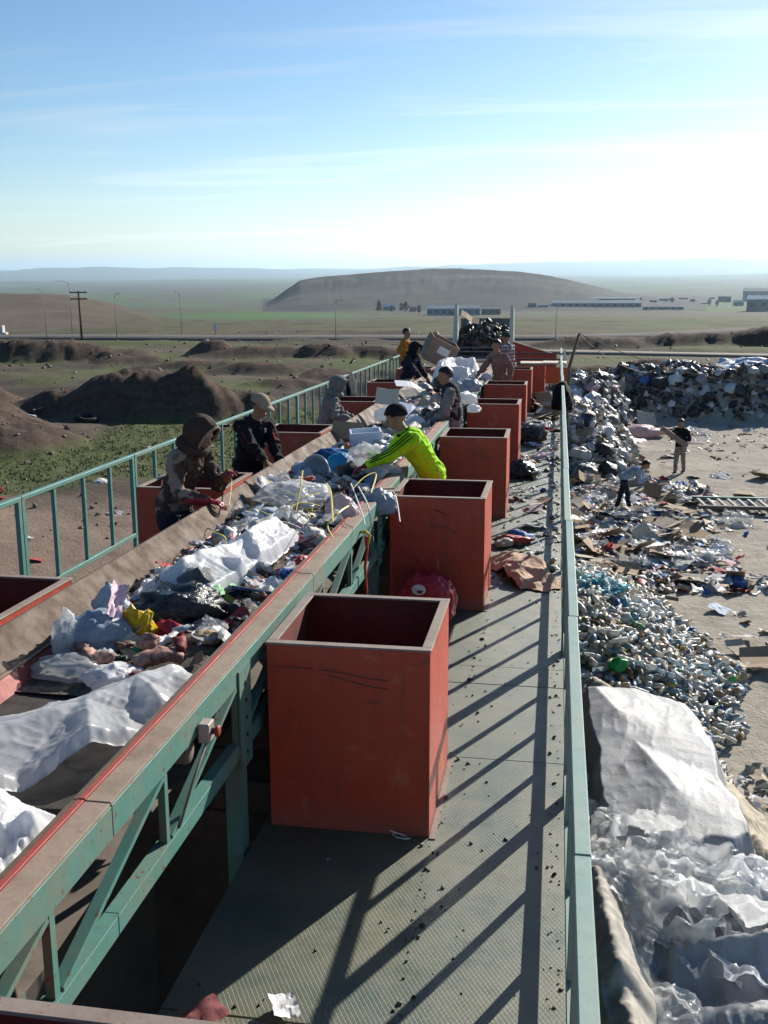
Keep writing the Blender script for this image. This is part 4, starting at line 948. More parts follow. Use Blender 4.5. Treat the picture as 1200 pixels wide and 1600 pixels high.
for (x, y), z in zip(spots, zs):
    s = rr(.13, .32); put('rubbish_bag', BAGS, (x, y, z+.25*s), s, (rr(-.5, .5), rr(-.5, .5), rr(0, 6.3)), 'pale rubbish bag in the heap against the walkway', 'bag', 'bags in the heap against the walkway')
items = []
pal_dark = [BLK, BLK, BROWN, DGREY, DGREY, WHITE, OFFW, GREY, BLK, BROWN, TAN, (.1, .09, .08), BLK]; pal_pale = [WHITE, OFFW, GREY, WHITE, DGREY, BEIGE, PALEB, TAN, OFFW, BLK, BROWN]
n_ = 0; P_ = []
while len(P_) < 4200:
    x, y = rr(-.4, 17), rr(42.0, 49.5)
    P_.append((x, y))
gh = garbage_h(np.array(P_)[:, 0], np.array(P_)[:, 1]); zz = gz_many(P_)
for (x, y), g_, z in zip(P_, gh, zz):
    if g_ > .06:
        s = rr(.06, .21); items.append((random.randrange(0, 5) if random.random() < .4 else random.randrange(9, 16), rot_mat(rr(0, 6), rr(-.8, .8), rr(0, 6), (x, y, z+.3*s), s), random.choice(pal_dark)))
P_ = [(rr(.22, 2.9), rr(30.0, 43.5)) for _ in range(3200)]
gh = garbage_h(np.array(P_)[:, 0], np.array(P_)[:, 1]); zz = gz_many(P_)
for (x, y), g_, z in zip(P_, gh, zz):
    if g_ > .03 or random.random() < .3:
        s = rr(.05, .19); items.append((random.randrange(0, 5) if random.random() < .3 else random.randrange(9, 18), rot_mat(rr(0, 6), rr(-.8, .8), rr(0, 6), (x, y, z+.25*s), s), random.choice(pal_pale)))
mass('rubbish_mass', TEMPL, items, mass_mat, 'loose small rubbish filling the long bank and the heap', False)
# a few that stand out
q = atw(932, 600, Z=-2.2); put('blue_sheet', FILMS[1], (q.x, q.y, q.z+.1), .42, (.3, .1, .4), 'bright blue plastic sheet on top of the heap', 'plastic sheet', None).data = geo_mesh('blue_sheet', sheet_geo(5, 13, .3, 0, .3), blue_film)
q = atw(1172, 640, Z=-3.4); put('pale_sheet', FILMS[1], (q.x, q.y, gz(q.x, q.y)+.25), .9, (.35, 0, .1), 'large pale blue sheet spread at the foot of the rubbish bank', 'plastic sheet', None, stretch=(1.6, .7, 1)).data = geo_mesh('pale_sheet', sheet_geo(8, 17, .22, 0, .2), mat_film('pale_blue_sheet', (.42, .52, .68), 0, .25, .4, .1))
q = atw(960, 625, Z=-2.9); put('beige_sack', BAGS[0], (q.x, q.y, gz(q.x, q.y)+.3), .5, (.1, .5, .3), 'beige sack leaning on the heap beside the walkway', 'sack', None, stretch=(.6, .6, 1.3)).data = geo_mesh('beige_sack', bag_geo(93, 3, .2, (1, .8, .9), .8), beige_sack)
q = atw(1002, 672, Z=-3.3); put('pink_bag', BAGS[0], (q.x, q.y, gz(q.x, q.y)+.15), .55, (0, 0, .1), 'pinkish white plastic bag lying at the foot of the heap', 'bag', None, stretch=(1.3, .7, .6)).data = geo_mesh('pink_bag', bag_geo(95, 3, 0, (1, .8, .7), 1.2), mat_film('pinkish_film', (.62, .46, .46), 0, .3, .35, .2))
q = atw(1000, 662, Z=-3.3)
put('brown_box', CARDS, (q.x+.3, q.y+1.2, gz(q.x, q.y)+.3), .4, (.9, .2, .4), 'brown carton standing askew between the pale bags', 'carton', None)

# litter field in front of the heap: cardboard and paper round the bent man
CARDN = [((905, 868), .55, .35), ((935, 862), .50, .25), ((915, 890), .60, .5), ((950, 885), .5, .1), ((985, 880), .35, .4), ((900, 845), .5, .2), ((1010, 845), .4, .5), ((960, 840), .45, .6), ((1060, 795), .4, .2), ((1020, 815), .35, .3),
    ((930, 750), .45, .1), ((905, 730), .4, .4), ((1000, 735), .5, .05), ((965, 712), .35, .3), ((1150, 900), .45, .05), ((1075, 905), .4, .05), ((1195, 745), .5, .05), ((1170, 770), .5, .02), ((1185, 1035), .5, .2), ((1155, 1015), .3, .2)]
for (px, py), s, tlt in CARDN:
    q = atw(px, py, Z=-3.5); put('cardboard', CARDS, (q.x, q.y, gz(q.x, q.y)+.05+tlt*s*.4), s*.72, (rr(-tlt, tlt), rr(-tlt, tlt), rr(0, 6.3)), 'flattened cardboard piece lying in the litter of the yard', 'cardboard', 'cardboard pieces in the yard')
for k in range(60):
    x, y = rr(.3, 3.4), rr(20.6, 30.0)
    put('cardboard', CARDS, (x, y, gz(x, y)+rr(.03, .2)), rr(.12, .34), (rr(-.4, .4), rr(-.4, .4), rr(0, 6.3)), 'flattened cardboard piece lying in the litter of the yard', 'cardboard', 'cardboard pieces in the yard')
for k in range(190):
    if k < 130: x, y = rr(.25, 3.9), rr(20.4, 30.5)
    else: x, y = rr(2.0, 7.5), rr(14, 43)
    put('scrap_paper', PAPERS, (x, y, gz(x, y)+rr(.02, .10)), rr(.08, .26), (rr(-.3, .3), rr(-.3, .3), rr(0, 6.3)), 'crumpled scrap of paper littering the yard', 'paper', 'paper scraps in the yard')
for k in range(46):
    x, y = (rr(.3, 3.8), rr(20.6, 30.5)) if k < 38 else (rr(2.5, 7), rr(18, 42))
    put('plastic_scrap', FILMS, (x, y, gz(x, y)+rr(.05, .15)), rr(.18, .42), (rr(-.3, .3), rr(-.3, .3), rr(0, 6.3)), 'rumpled plastic film lying among the yard litter', 'plastic film', 'plastic films in the yard')
items = []
def litter(n, x0, x1, y0, y1, s0, s1, pal, lo=0, hi=18, dens=None, dz=.2):
    P = [(rr(x0, x1), rr(y0, y1)) for _ in range(n)]
    zz = gz_many(P)
    if dens is not None: dv = dens(np.array(P)[:, 0], np.array(P)[:, 1])
    for i, ((x, y), z) in enumerate(zip(P, zz)):
        if dens is not None and random.random() > dv[i]: continue
        s = rr(s0, s1); items.append((random.randrange(lo, hi), rot_mat(rr(-.6, .6), rr(-.6, .6), rr(0, 6.3), (x, y, z+dz*s), s), random.choice(pal)))
PAL = [WHITE, OFFW, BEIGE, TAN, BROWN, DGREY, WHITE, GREY, PALEB, BEIGE, REDC, BLUE, BROWN, TAN]
litter(900, .2, 4.2, 20.0, 31.5, .03, .12, PAL, 5, 9, lambda x, y: np.clip(1.15-.28*x+.5*fbm(x, y, .7, 3, 51), 0, 1))
litter(3600, .2, 4.6, 20.0, 31.5, .03, .17, PAL, 9, 18, lambda x, y: np.clip(1.15-.26*x+.5*fbm(x, y, .7, 3, 51), 0, 1))
litter(1300, .3, 8.5, 12.0, 44, .02, .11, PAL, 9, 18, lambda x, y: np.clip(.25+.9*fbm(x, y, .35, 3, 55), 0, 1))
mass('yard_litter', TEMPL, items, mass_mat, 'small litter trodden over the yard')
# steel grid panel lying on the ground
q = atw(1150, 793, Z=-3.5); gp = tag(empty('grid_panel', (q.x, q.y, gz(q.x, q.y)+.14), R_(1)), 'green and white barred panel lying flat in the yard', 'panel')
for yy, mm in ((.55, green_frame), (-.55, dust_steel)): MB().bx(-1.05, 1.6, yy-.06, yy+.06, 0, .09).build('long_bar', mm, gp, bev=.01)
slat_m = mat_plain('dull_slat', (.30, .29, .27), .7, .2)
for k in range(10): MB().bar((-.92+.26*k, .485, .04), (-.84+.26*k, -.485, .04), .07, .05).build('slat', slat_m, gp)
q0, q1 = atw(965, 928, Z=-3.45), atw(1060, 940, Z=-3.45); hs_ = tag(empty('grey_pipe', q0), 'grey pipe lying behind the bottle heap', 'pipe')
MB().tube([(0, 0, .05), (q1-q0)*.5+Vector((0, .08, .05)), (q1-q0)+Vector((0, 0, .04))], .04, 8).build('pipe', dust_steel, hs_, True)

# ------------------------------------------------------------------ bottle heap
_poly = [(.2, 20.4), (.75, 20.0), (1.7, 18.7), (2.7, 17.4), (2.95, 15.6), (2.65, 13.7), (2.15, 12.8), (1.5, 12.5), (.9, 13.0), (.2, 14.5)]
def in_bottles(x, y):
    x = x+.18*float(fbm(x, y, 1.1, 2, 3)); y = y+.3*float(fbm(x+9, y, 1.1, 2, 5)); ins = False
    for (ax, ay), (bx, by) in zip(_poly, _poly[1:]+_poly[:1]):
        if (ay > y) != (by > y) and x < (bx-ax)*(y-ay)/(by-ay)+ax: ins = not ins
    return ins
P_ = []
while len(P_) < 300:
    x, y = rr(.2, 3.6), rr(11.8, 20.6)
    if in_bottles(x, y): P_.append((x, y))
for (x, y), z in zip(P_, gz_many(P_)):
    L = rr(.10, .17); put('plastic_bottle', BOTTLES if random.random() > .04 else GBOT, (x, y, z+rr(.10, .20)), L, (rr(1.1, 2.0), rr(-.4, .4), rr(0, 6.3)), 'empty plastic bottle lying in the heap of bottles', 'bottle', 'bottles in the bottle heap')
items = []
P_ = [(rr(.15, 3.7), rr(11.8, 20.8)) for _ in range(5200)]; P_ = [p for p in P_ if in_bottles(*p)]
palb = [(.52, .55, .55), (.60, .58, .52), (.36, .46, .50), (.62, .61, .58), (.52, .44, .33), (.45, .48, .46), (.66, .65, .62), (.22, .36, .46), (.58, .49, .36), (.40, .30, .20), (.55, .50, .42), (.30, .34, .34)]
for (x, y), z in zip(P_, gz_many(P_)):
    u = random.random(); L = rr(.09, .15)
    if u < .72: items.append((random.randrange(18, 22), rot_mat(rr(.9, 2.2), rr(-.5, .5), rr(0, 6.3), (x, y, z+rr(.0, .14)), L), random.choice(palb)))
    else: items.append((random.randrange(0, 14), rot_mat(rr(0, 6), rr(-.6, .6), rr(0, 6.3), (x, y, z+rr(.0, .14)), L*.7), random.choice(palb+[BEIGE, TAN, BROWN, (.10, .32, .42), PINK, TAN, BLUE, (.5, .4, .1), DGREY])))
mass('bottle_mass', TEMPL, items, mat_facecol('bottle_mass', .4, .4, .3), 'deep layer of small bottles and scraps under the loose bottles')
for (px, py), s in (((945, 958), .33), ((925, 945), .26), ((960, 960), .22)):
    q = atw(px, py, Z=-2.9); o = put('turquoise_film', FILMS[0], (q.x, q.y, gz(q.x, q.y)+.2), s, (rr(-.3, .3), rr(-.3, .3), rr(0, 6)), 'turquoise plastic film crumpled on the bottle heap', 'plastic film', 'turquoise films on the bottle heap')
    o.data = geo_mesh('turquoise_film', sheet_geo(int(px), 13, .5, 0, .3), mat_film('turquoise_film', (.10, .42, .52), .15, .35, .25, .1))
q = atw(1010, 965, Z=-3.2); put('blue_crate_lid', CARDS[2], (q.x, q.y, gz(q.x, q.y)+.2), .16, (.3, .2, .5), 'deep blue plastic lid among the bottles', 'lid', None).data = geo_mesh('blue_crate_lid', card_geo(4), mat_plain('deep_blue_plastic', (.02, .09, .36), .4), False)
for (px, py) in ((965, 1058), (1068, 1108), (1103, 1143), (1110, 1183)):
    q = atw(px, py, Z=-3.0); put('green_bag', FILMS[0], (q.x, q.y, gz(q.x, q.y)+.18), .11, (rr(-.3, .3), 0, rr(0, 6)), 'bright green plastic bottle or bag on the bottle heap', 'plastic scrap', 'bright green scraps on the bottle heap').data = geo_mesh('green_bag', bag_geo(px, 3, .3, (1, .8, .8), 1.3), mat_film('bright_green_film', (.03, .42, .10), 0, .3, .25, .05))
# ------------------------------------------------------------------ draped sheets, sacks and films
def drape(name, x0, x1, y0, y1, supports, base, mat, n=70, m=70, crease=.03, cf=2.2, seed=1, edge=.18, smooth=3, hem=.0, taper=.06, rz=0.0, floor=None, pw=1.0):
    """a sheet thrown over supports: (ax, ay, bx, by, height, slope) ridges; falls to base between them"""
    u, v = np.meshgrid(np.linspace(0, 1, n), np.linspace(0, 1, m), indexing='ij')
    cx, cy, w, l = (x0+x1)/2, (y0+y1)/2, (x1-x0)/2, (y1-y0)/2
    a, b = u*2-1, v*2-1
    # rounded, torn outline
    k = 1-.16*np.clip(np.abs(a), 0, 1)**2*np.clip(np.abs(b), 0, 1)**2
    x = a*w*k*(1+edge*fbm(a*.2+b*1.3, b*.6+seed, 1.4, 4, seed)); y = b*l*k*(1+edge*fbm(a*1.3+seed, b*.2, 1.4, 4, seed+2))
    if rz: x, y = x*math.cos(rz)-y*math.sin(rz), x*math.sin(rz)+y*math.cos(rz)
    x = x+cx; y = y+cy
    z = np.full_like(x, 0.0)
    for (ax, ay, bx, by, h, s) in supports:
        dx, dy = bx-ax, by-ay; t = np.clip(((x-ax)*dx+(y-ay)*dy)/(dx*dx+dy*dy+1e-9), 0, 1); d = np.hypot(x-ax-t*dx, y-ay-t*dy)
        z = np.maximum(z, (h - s*(np.sqrt(d*d+.0016)-.04)) if pw == 1.0 else (h - s*.42*((d*d+.00006)**(pw/2)-.00006**(pw/2))))
    for _ in range(smooth):
        zp = np.pad(z, 1, mode='edge'); z = (zp[:-2, 1:-1]+zp[2:, 1:-1]+zp[1:-1, :-2]+zp[1:-1, 2:]+4*z)/8
    sc = 1/max(w, l)
    z = z + crease*(ridged((x+.25*fbm(x, y, 2*sc, 2, seed))*sc*cf, y*sc*cf*.7, 1.0, 4, seed, .6)-.6)*1.6 + crease*.35*(ridged(x*sc*cf*2.2+3, y*sc*cf*3.1, 1.0, 3, seed+4)-.55)
    e = np.minimum(np.minimum(u, 1-u), np.minimum(v, 1-v)); z = z - taper*(1-sstep(0, .09, e)) + hem*fbm(x, y, 9, 3, seed+7)*(1-sstep(0, .2, e))
    bz = base(x, y) if callable(base) else base
    z = z + bz
    if floor is not None: z = np.maximum(z, (floor(x, y) if callable(floor) else floor) + .004 + .01*vnoise(x*20, y*20, seed))
    P = np.stack([x, y, z], -1)
    o = empty_mesh_origin(name, P, mat); return o
def empty_mesh_origin(name, P, mat):
    c = np.array([P[..., 0].mean(), P[..., 1].mean(), P[..., 2].min()]); me = grid_mesh(name, P-c, mat)
    return obj(name, me, None, tuple(c))
gfun = lambda x, y: height(np.ravel(x), np.ravel(y)).reshape(np.shape(x))
def ragbag(name, c, r, mat, seed, squash=(1, 1, .8), knot=.0, sub=5, amp=1.2, rot=(0, 0, 0)):
    V, F = ICO[sub]; d = V
    dw = d+.18*np.stack([n3(d, 2.5, seed+21), n3(d, 2.5, seed+22), n3(d, 2.5, seed+23)], -1)
    rad_ = 1+amp*(.16*n3(d, 1.2, seed)+.13*r3(dw, 1.8, seed+3)+.10*r3(dw*np.array([1, 1, .4]), 3.6, seed+5)+.045*r3(dw*np.array([1, .5, 1]), 7, seed+8)+.014*r3(dw, 15, seed+9))
    W = d*rad_[:, None]*np.array(squash); z0 = -.5*squash[2]; W[:, 2] = np.where(W[:, 2] < z0, z0+(W[:, 2]-z0)*.2, W[:, 2])
    if knot > 0:
        k = sstep(.86, 1., d[:, 2]); W[:, :2] *= (1-.8*k)[:, None]; W[:, 2] += k*knot
        k2 = sstep(.975, 1., d[:, 2]); W[:, :2] *= (1+3*k2)[:, None]
    return obj(name, new_mesh(name, W*r, F, mat, True), None, c, rot)

# sack heap beside the walkway
q = [atw(*p, Z=-2.35) for p in ((915, 1110), (985, 1090), (1125, 1215), (1060, 1300), (935, 1260), (975, 1150))]
o = drape('woven_sack', .42, 1.95, 8.5, 12.2, [(.58, 11.6, .80, 11.0, 1.32, .5), (.80, 11.0, 1.70, 9.85, 1.10, .55), (.80, 11.0, 1.28, 9.55, 1.20, .5), (1.28, 9.55, 1.40, 9.1, .98, .9), (1.28, 9.55, .98, 9.05, .92, .8), (.70, 10.6, .72, 9.5, .74, .7), (1.40, 9.1, 1.70, 9.85, .88, 1.0)], lambda x, y: np.full_like(x, -3.45), sack_mat, 130, 150, .035, 1.6, 3, .16, 3, 0, .3, .08, gfun, .8)
tag(o, 'big white woven sack slumped on the heap below the walkway', 'sack')
o = drape('sack_flap', .42, 1.7, 10.6, 12.7, [(.45, 12.4, .75, 11.9, 1.2, .9), (.75, 11.9, 1.5, 10.9, .75, .9)], lambda x, y: np.full_like(x, -3.45), beige_sack, 60, 60, .08, 2.4, 9, .2, 2, 0, .2, 0, gfun)
tag(o, 'beige sack edge folded behind the big white woven sack', 'sack')
o = drape('woven_sack', 1.55, 2.9, 8.5, 11.2, [(1.8, 10.8, 2.1, 9.2, .75, .9), (2.1, 9.2, 2.6, 8.8, .55, .8)], lambda x, y: np.full_like(x, -3.45), beige_sack, 70, 70, .12, 3, 15, .25, 2, 0, .15, .1, gfun)
tag(o, 'beige canvas sack crumpled beside the dirt of the yard', 'sack')
o = drape('woven_sack', .9, 2.9, 5.6, 7.75, [(1.0, 7.2, 1.9, 7.5, 1.0, 1.2), (1.2, 6.6, 2.4, 6.9, .9, .7)], lambda x, y: np.full_like(x, -3.4), sack_mat, 110, 100, .10, 2.2, 21, .15, 1, 0, .2, .1, gfun)
tag(o, 'white woven sack spread at the lower corner below the railing', 'sack')
o = drape('woven_sack', .35, 1.15, 5.5, 8.1, [(.42, 8.1, .58, 6.6, 1.28, 1.5), (.58, 6.6, .7, 5.8, 1.15, 1.5), (.40, 7.4, .42, 6.0, 1.15, 1.6)], lambda x, y: np.full_like(x, -3.4), mat_plain('dirty_pale_sack', (.40, .37, .32), .85, .35, 7, .4, 'Object', .15, .015), 60, 110, .05, 4, 27, .15, 2, 0, .2, .18, gfun)
tag(o, 'long dirty sack strip hanging close under the railing', 'sack')
# clear film bags between the sacks
BAGF = [(.50, 6.9, .22, clear_film, 'clear film bag wedged low between the railing and the dirty sack strip'), (.62, 7.35, .26, milky_film, 'milky film bag just above the dirty sack strip'), (.85, 6.9, .28, clear_film, 'clear film bag on the edge of the lower white sack'), (.60, 9.15, .26, clear_film, 'clear film bag tucked beside the big woven sack'), (.95, 8.5, .34, clear_film, 'large clear film bag below the big woven sack'), (1.25, 8.15, .40, clear_film, 'clear glossy film bag in the middle of the film heap'),
    (.75, 8.15, .28, clear_film, 'clear film bag close to the railing'), (1.65, 8.65, .42, milky_film, 'milky film bag with yellowish folds'), (1.95, 8.25, .38, clear_film, 'clear film bag towards the beige canvas sack'), (.62, 7.7, .25, clear_film, 'small clear film bag above the dirty sack strip'),
    (1.05, 7.6, .33, clear_film, 'clear film bag just behind the lower white sack'), (1.5, 7.75, .34, clear_film, 'rumpled clear bag behind the lower white sack, next to the milky one'), (.55, 8.6, .2, milky_film, 'small milky bag beside the railing posts'), (2.2, 7.8, .35, clear_film, 'clear bag at the outer edge of the film heap'), (1.9, 9.2, .3, milky_film, 'pale film bag above the milky bag'), (2.25, 8.8, .3, milky_film, 'pale bag at the outer edge beside the canvas sack')]
for i, (x, y, r, mm, lb) in enumerate(BAGF):
    y = y-.45 if y > 8.4 else y-.15; r = r*1.05
    tag(ragbag('film_bag', (x, y, -3.45+.5+.35*r+.2*max(0, 1.4-x)), r, mm, 11+i*3, (1, rr(.8, 1.1), rr(.6, .85)), random.choice([0, .25, .4]), 5, 1.35, (rr(-.5, .5), rr(-.5, .5), rr(0, 6.3))), lb, 'film bag', 'film bags in the sack heap')
for i in range(34):
    x, y = rr(.42, 2.3), rr(7.1, 8.7)
    put('film_scrap', FILMS, (x, y, gz(x, y)+rr(.15, .50)), rr(.22, .45), (rr(-.8, .8), rr(-.8, .8), rr(0, 6.3)), 'rumpled piece of film stuffed between the film bags', 'plastic film', 'film pieces in the sack heap')
items = []
litter(500, .2, 2.9, 5.5, 12.5, .05, .15, [WHITE, OFFW, GREY, BEIGE, (.3, .28, .24)], 9, 15, None, .6)
mass('sack_heap_scraps', TEMPL, items, mass_mat, 'small plastic scraps in the sack heap')

# ------------------------------------------------------------------ rubbish on the belt (platform coordinates)
def pz(x, y): return BELT_Z + .0*x + (.09+.10*fbm(x, y, 1.1, 3, 5))*sstep(4.35, 5.4, y)
BELT_LBL = 'rubbish'
o = drape('plastic_sheet', -2.40, -1.76, 2.95, 4.55, [(-2.60, 3.25, -2.30, 3.55, .15, .55), (-2.30, 3.55, -1.98, 3.95, .20, .6), (-1.98, 3.95, -1.72, 4.42, .22, .8), (-1.98, 3.95, -1.80, 3.60, .215, .7), (-1.80, 3.60, -1.72, 3.35, .18, .9), (-2.30, 3.55, -2.05, 3.25, .15, .6), (-1.85, 4.2, -1.70, 4.05, .22, 1.0)], BELT_Z-.01, milky_film, 150, 190, .026, 2.6, 4, .13, 2, .012, .05, R_(-36), BELT_Z, .72)
tag(o, 'large milky plastic sheet lying across the belt, nearest the stop switch', 'plastic sheet', None, None, True)
o = drape('plastic_sheet', -2.15, -1.63, 2.15, 3.22, [(-1.95, 3.0, -1.75, 2.5, .26, 1.1), (-1.75, 2.5, -1.72, 2.2, .24, 1.2), (-1.9, 2.7, -1.68, 2.9, .23, 1.3), (-2.05, 2.9, -2.0, 2.4, .2, .9)], BELT_Z, white_film, 110, 140, .05, 3.0, 13, .14, 1, .03, .06, -.1, BELT_Z, .62)
tag(o, 'ruffled white plastic sheet bunched at the edge of the picture', 'plastic sheet', None, None, True)
o = drape('plastic_sheet', -2.38, -1.88, 5.7, 7.25, [(-2.28, 5.95, -2.05, 6.6, .30, .9), (-2.05, 6.6, -1.98, 7.05, .34, 1.0), (-2.2, 6.2, -1.98, 6.2, .25, 1.0)], BELT_Z, white_film, 100, 130, .035, 2.6, 8, .14, 1, .02, .08, -.18, BELT_Z, .66)
tag(o, 'folded opaque white sheet in the middle of the belt rubbish', 'plastic sheet', None, None, True)
def hero(name, o, label, cat, group=None): return tag(o, label, cat, group, None, True)
def on(px, py, Z): return at(px, py, Z=Z)
p = on(150, 985, .95); hero('bag', ragbag('tied_bag', (p.x, p.y, .92), .165, bluegrey_film, 3, (1.05, .85, .75), .0, 4, 1.0), 'bluish grey filled bag beside the brown board', 'bag')
p = on(165, 945, 1.03); hero('bag', ragbag('tied_bag', (p.x-.02, p.y+.12, .97), .115, bluegrey_film, 8, (.8, .8, 1.1), .22, 4, .9, (.2, -.15, .5)), 'bluish bag with a twisted upright tip', 'bag')
p = on(180, 930, 1.12); o = obj('printed_wrapper', geo_mesh('printed_wrapper', sheet_geo(14, 11, .25, .2, .1, 1.5, .35), mat_plain('pink_white_print', (.62, .45, .50), .5, .5, 22, .1)), None, (p.x, p.y, 1.08), (.6, .5, .5), .13); hero('', o, 'white wrapper with pink print standing behind the bluish bag', 'wrapper')
p = on(215, 965, 1.0); o = obj('yellow_bag', geo_mesh('yellow_bag', bag_geo(17, 3, 0, (.8, .35, 1.0), 2.6), mat_film('yellow_plastic', (.66, .46, .01), 0, .2, .35, .1)), None, (p.x, p.y, .94), (.1, .2, .3), .07); hero('', o, 'small bright yellow plastic bag in front of the black liner', 'bag')
p = on(275, 945, .98); hero('', ragbag('bin_liner', (p.x, p.y+.1, .92), .185, black_film, 21, (1.25, .9, .6), 0, 4, 1.6), 'shiny black bin liner heaped on the belt', 'bag')
p = on(97, 985, .98); hero('', ragbag('clear_bag', (p.x+.02, p.y, .92), .09, clear_film, 24, (.7, .8, 1.4), .1, 4, 1.6), 'small clear bag leaning on the brown board', 'bag')
flesh = mat_plain('pale_meat_scrap', (.36, .20, .155), .7, .7, 30, .5, 'Object', .2, .012); redmeat = mat_plain('red_scrap', (.17, .03, .028), .65, .6, 18, .5, 'Object', .25, .012)
def bone(pts, rad_, mat, label):
    c = Vector(pts[len(pts)//2]); m = MB(); fine, fr = [], []
    for i in range(len(pts)-1):
        for k in range(5):
            t_ = k/5; fine.append(Vector(pts[i]).lerp(Vector(pts[i+1]), t_)-c); fr.append(rad_[i]*(1-t_)+rad_[i+1]*t_)
    m.tube(fine, fr, 10); V = np.array(m.v); V += .020*np.stack([n3(V, 16, 2), n3(V, 16, 5), n3(V, 16, 8)], -1)+.008*np.stack([n3(V, 45, 3), n3(V, 45, 6), n3(V, 45, 9)], -1)
    hero('', obj('meat_scrap', new_mesh('meat_scrap', V, m.f, mat, True), None, c), label, 'meat scrap')
a, b, c_ = on(128, 1008, .90), on(140, 1030, .89), on(185, 1022, .89)
bone([a, (a+b)/2+Vector((0, 0, .02)), b, c_], [.03, .028, .035, .025], flesh, 'curved pale bone scrap in front of the bluish bag')
a, b, c_ = on(210, 1040, .88), on(250, 1020, .92), on(292, 1030, .88)
bone([a, b, c_], [.035, .05, .03], flesh, 'long fleshy scrap lying across the belt')
a, b = on(225, 1003, .93), on(243, 1000, .95); bone([a, b], [.045, .04], flesh, 'pink rounded scrap behind the long fleshy one')
a, b = on(280, 1000, .95), on(282, 1020, .92); bone([a, b], [.035, .028], redmeat, 'dark red rounded scrap beside the food tub')
a, b = on(205, 1058, .86), on(240, 1052, .86); bone([a, b], [.02, .012], redmeat, 'thin red strip in front of the fleshy scrap')
a, b = on(130, 1000, .90), on(170, 995, .90); bone([a, b], [.04, .03], redmeat, 'dark red scrap under the bluish bag')
# food tub
p = on(325, 995, .90); tb = hero('', empty('food_tub', (p.x, p.y, .86), .4), 'open clear tub with food remains on the belt', 'tub')
m = MB(); m.lathe([(.062, 0), (.085, .06), (.092, .062), (.088, .066), (.06, .006), (0.0, .006)], 18); m.build('tub', clear_film, tb, True)
obj('food', geo_mesh('food', bag_geo(33, 3, 0, (1, 1, .5), 1.2), mat_plain('food_remains', (.42, .30, .16), .6, .4, 30)), tb, (0, 0, .035), None, .065)
p = on(180, 1055, .86); hero('', ragbag('white_carrier_bag', (p.x, p.y, .84), .10, white_film, 37, (1.1, .9, .55), .08, 4, 2.0), 'small white carrier bag at the front of the belt rubbish', 'bag')
p = on(105, 1045, .84); hero('', ragbag('clear_bag', (p.x, p.y, .83), .13, clear_film, 39, (1.3, .8, .5), 0, 4, 1.5), 'clear bag lying flat on the bare belt', 'bag')
p = on(72, 1047, .83); o = obj('pepper', geo_mesh('pepper', bag_geo(40, 3, 0, (1, .6, .5), .5), mat_plain('green_pepper', (.10, .22, .02), .3, .2, 8)), None, (p.x, p.y, .835), (0, .1, .3), .05); hero('', o, 'green vegetable lying on the dark belt', 'vegetable')
# printed box
p = on(390, 912, .99); pb = hero('', empty('printed_carton', (p.x, p.y, .93), .5), 'flattened dark blue carton with pale print', 'carton')
pb.rotation_euler = (-.35, .25, .5)
MB().bx(-.14, .14, -.10, .10, 0, .02).build('panel', mat_plain('carton_blue_print', (.10, .13, .20), .5, .7, 26, .05), pb, bev=.003)
MB().bx(.02, .12, -.06, .06, .0205, .0225).build('label', mat_plain('carton_label', (.45, .42, .40), .5, .3, 30), pb); MB().bx(-.02, .015, -.09, -.05, .0205, .0225).build('label', mat_plain('carton_yellow', (.5, .4, .05), .5), pb)
# red scraps and rag
for (px, py, Z, s, lb) in ((265, 980, .92, .075, 'dark red rag behind the rounded meat scrap'), (472, 872, 1.02, .045, 'small bright red plastic cap by the channel edge'), (430, 935, .93, .06, 'red wrapper beside the carton')):
    p = on(px, py, Z); o = obj('red_rag', geo_mesh('red_rag', bag_geo(px, 3, .2, (1, .7, .6), 1.5), mat_plain('red_rag', (.36, .02, .03), .5, .3)), None, (p.x, p.y, Z-.02), (0, 0, rr(0, 3)), s); hero('', o, lb, 'scrap')
# long clear bundle with bands, pinkish bag on the channel
a, b = on(385, 790, 1.0), on(520, 752, 1.02); hero('', ragbag('clear_bundle', tuple((a+b)/2+Vector((0, 0, -.04))), .30, clear_film, 44, (1.15, .8, .42), 0, 5, 1.1, (0, 0, math.atan2(b.y-a.y, b.x-a.x))), 'long clear plastic bundle under yellow bands', 'plastic bundle')
hero('', ragbag('bundle_core', tuple((a+b)/2+Vector((0, .05, -.08))), .26, bluegrey_film, 46, (1.1, .75, .4), 0, 4, 1.0, (0, 0, math.atan2(b.y-a.y, b.x-a.x))), 'grey blue rags inside the clear bundle', 'rags')
p = on(532, 800, 1.05); pk = mat_film('pinkish_full_bag', (.50, .40, .44), .12, .3, .3, .3, None, .5)
hero('', ragbag('full_bag', (p.x, p.y+.05, 1.0), .150, pk, 48, (.85, .85, 1.05), .06, 4, .7), 'round pinkish full bag resting on the channel edge', 'bag')
ban = mat_plain('yellow_band', (.62, .50, .06), .45, .15); wban = mat_plain('pale_band', (.55, .53, .48), .5, .15)
BANDS = [([(395, 715, .95)], 0)]
def band(pts, mat, label, w=.007):
    P3 = [at(x, y, Z=Z) for x, y, Z in pts]; c = P3[0]; fine = []
    Q = [p_-c for p_ in P3]
    for i in range(len(Q)-1):
        p0, p1, p2, p3 = Q[max(i-1, 0)], Q[i], Q[i+1], Q[min(i+2, len(Q)-1)]
        for k in range(6):
            t_ = k/6; fine.append(.5*((2*p1)+(p2-p0)*t_+(2*p0-5*p1+4*p2-p3)*t_*t_+(3*p1-p0-3*p2+p3)*t_**3))
    fine.append(Q[-1]); m = MB().tube(fine, w, 4, flat=.35); o = m.build('strapping_band', mat); o.location = c
    hero('', o, label, 'band', 'strapping bands over the bundle')
YB = 'loop of yellow strapping band over the belt rubbish'
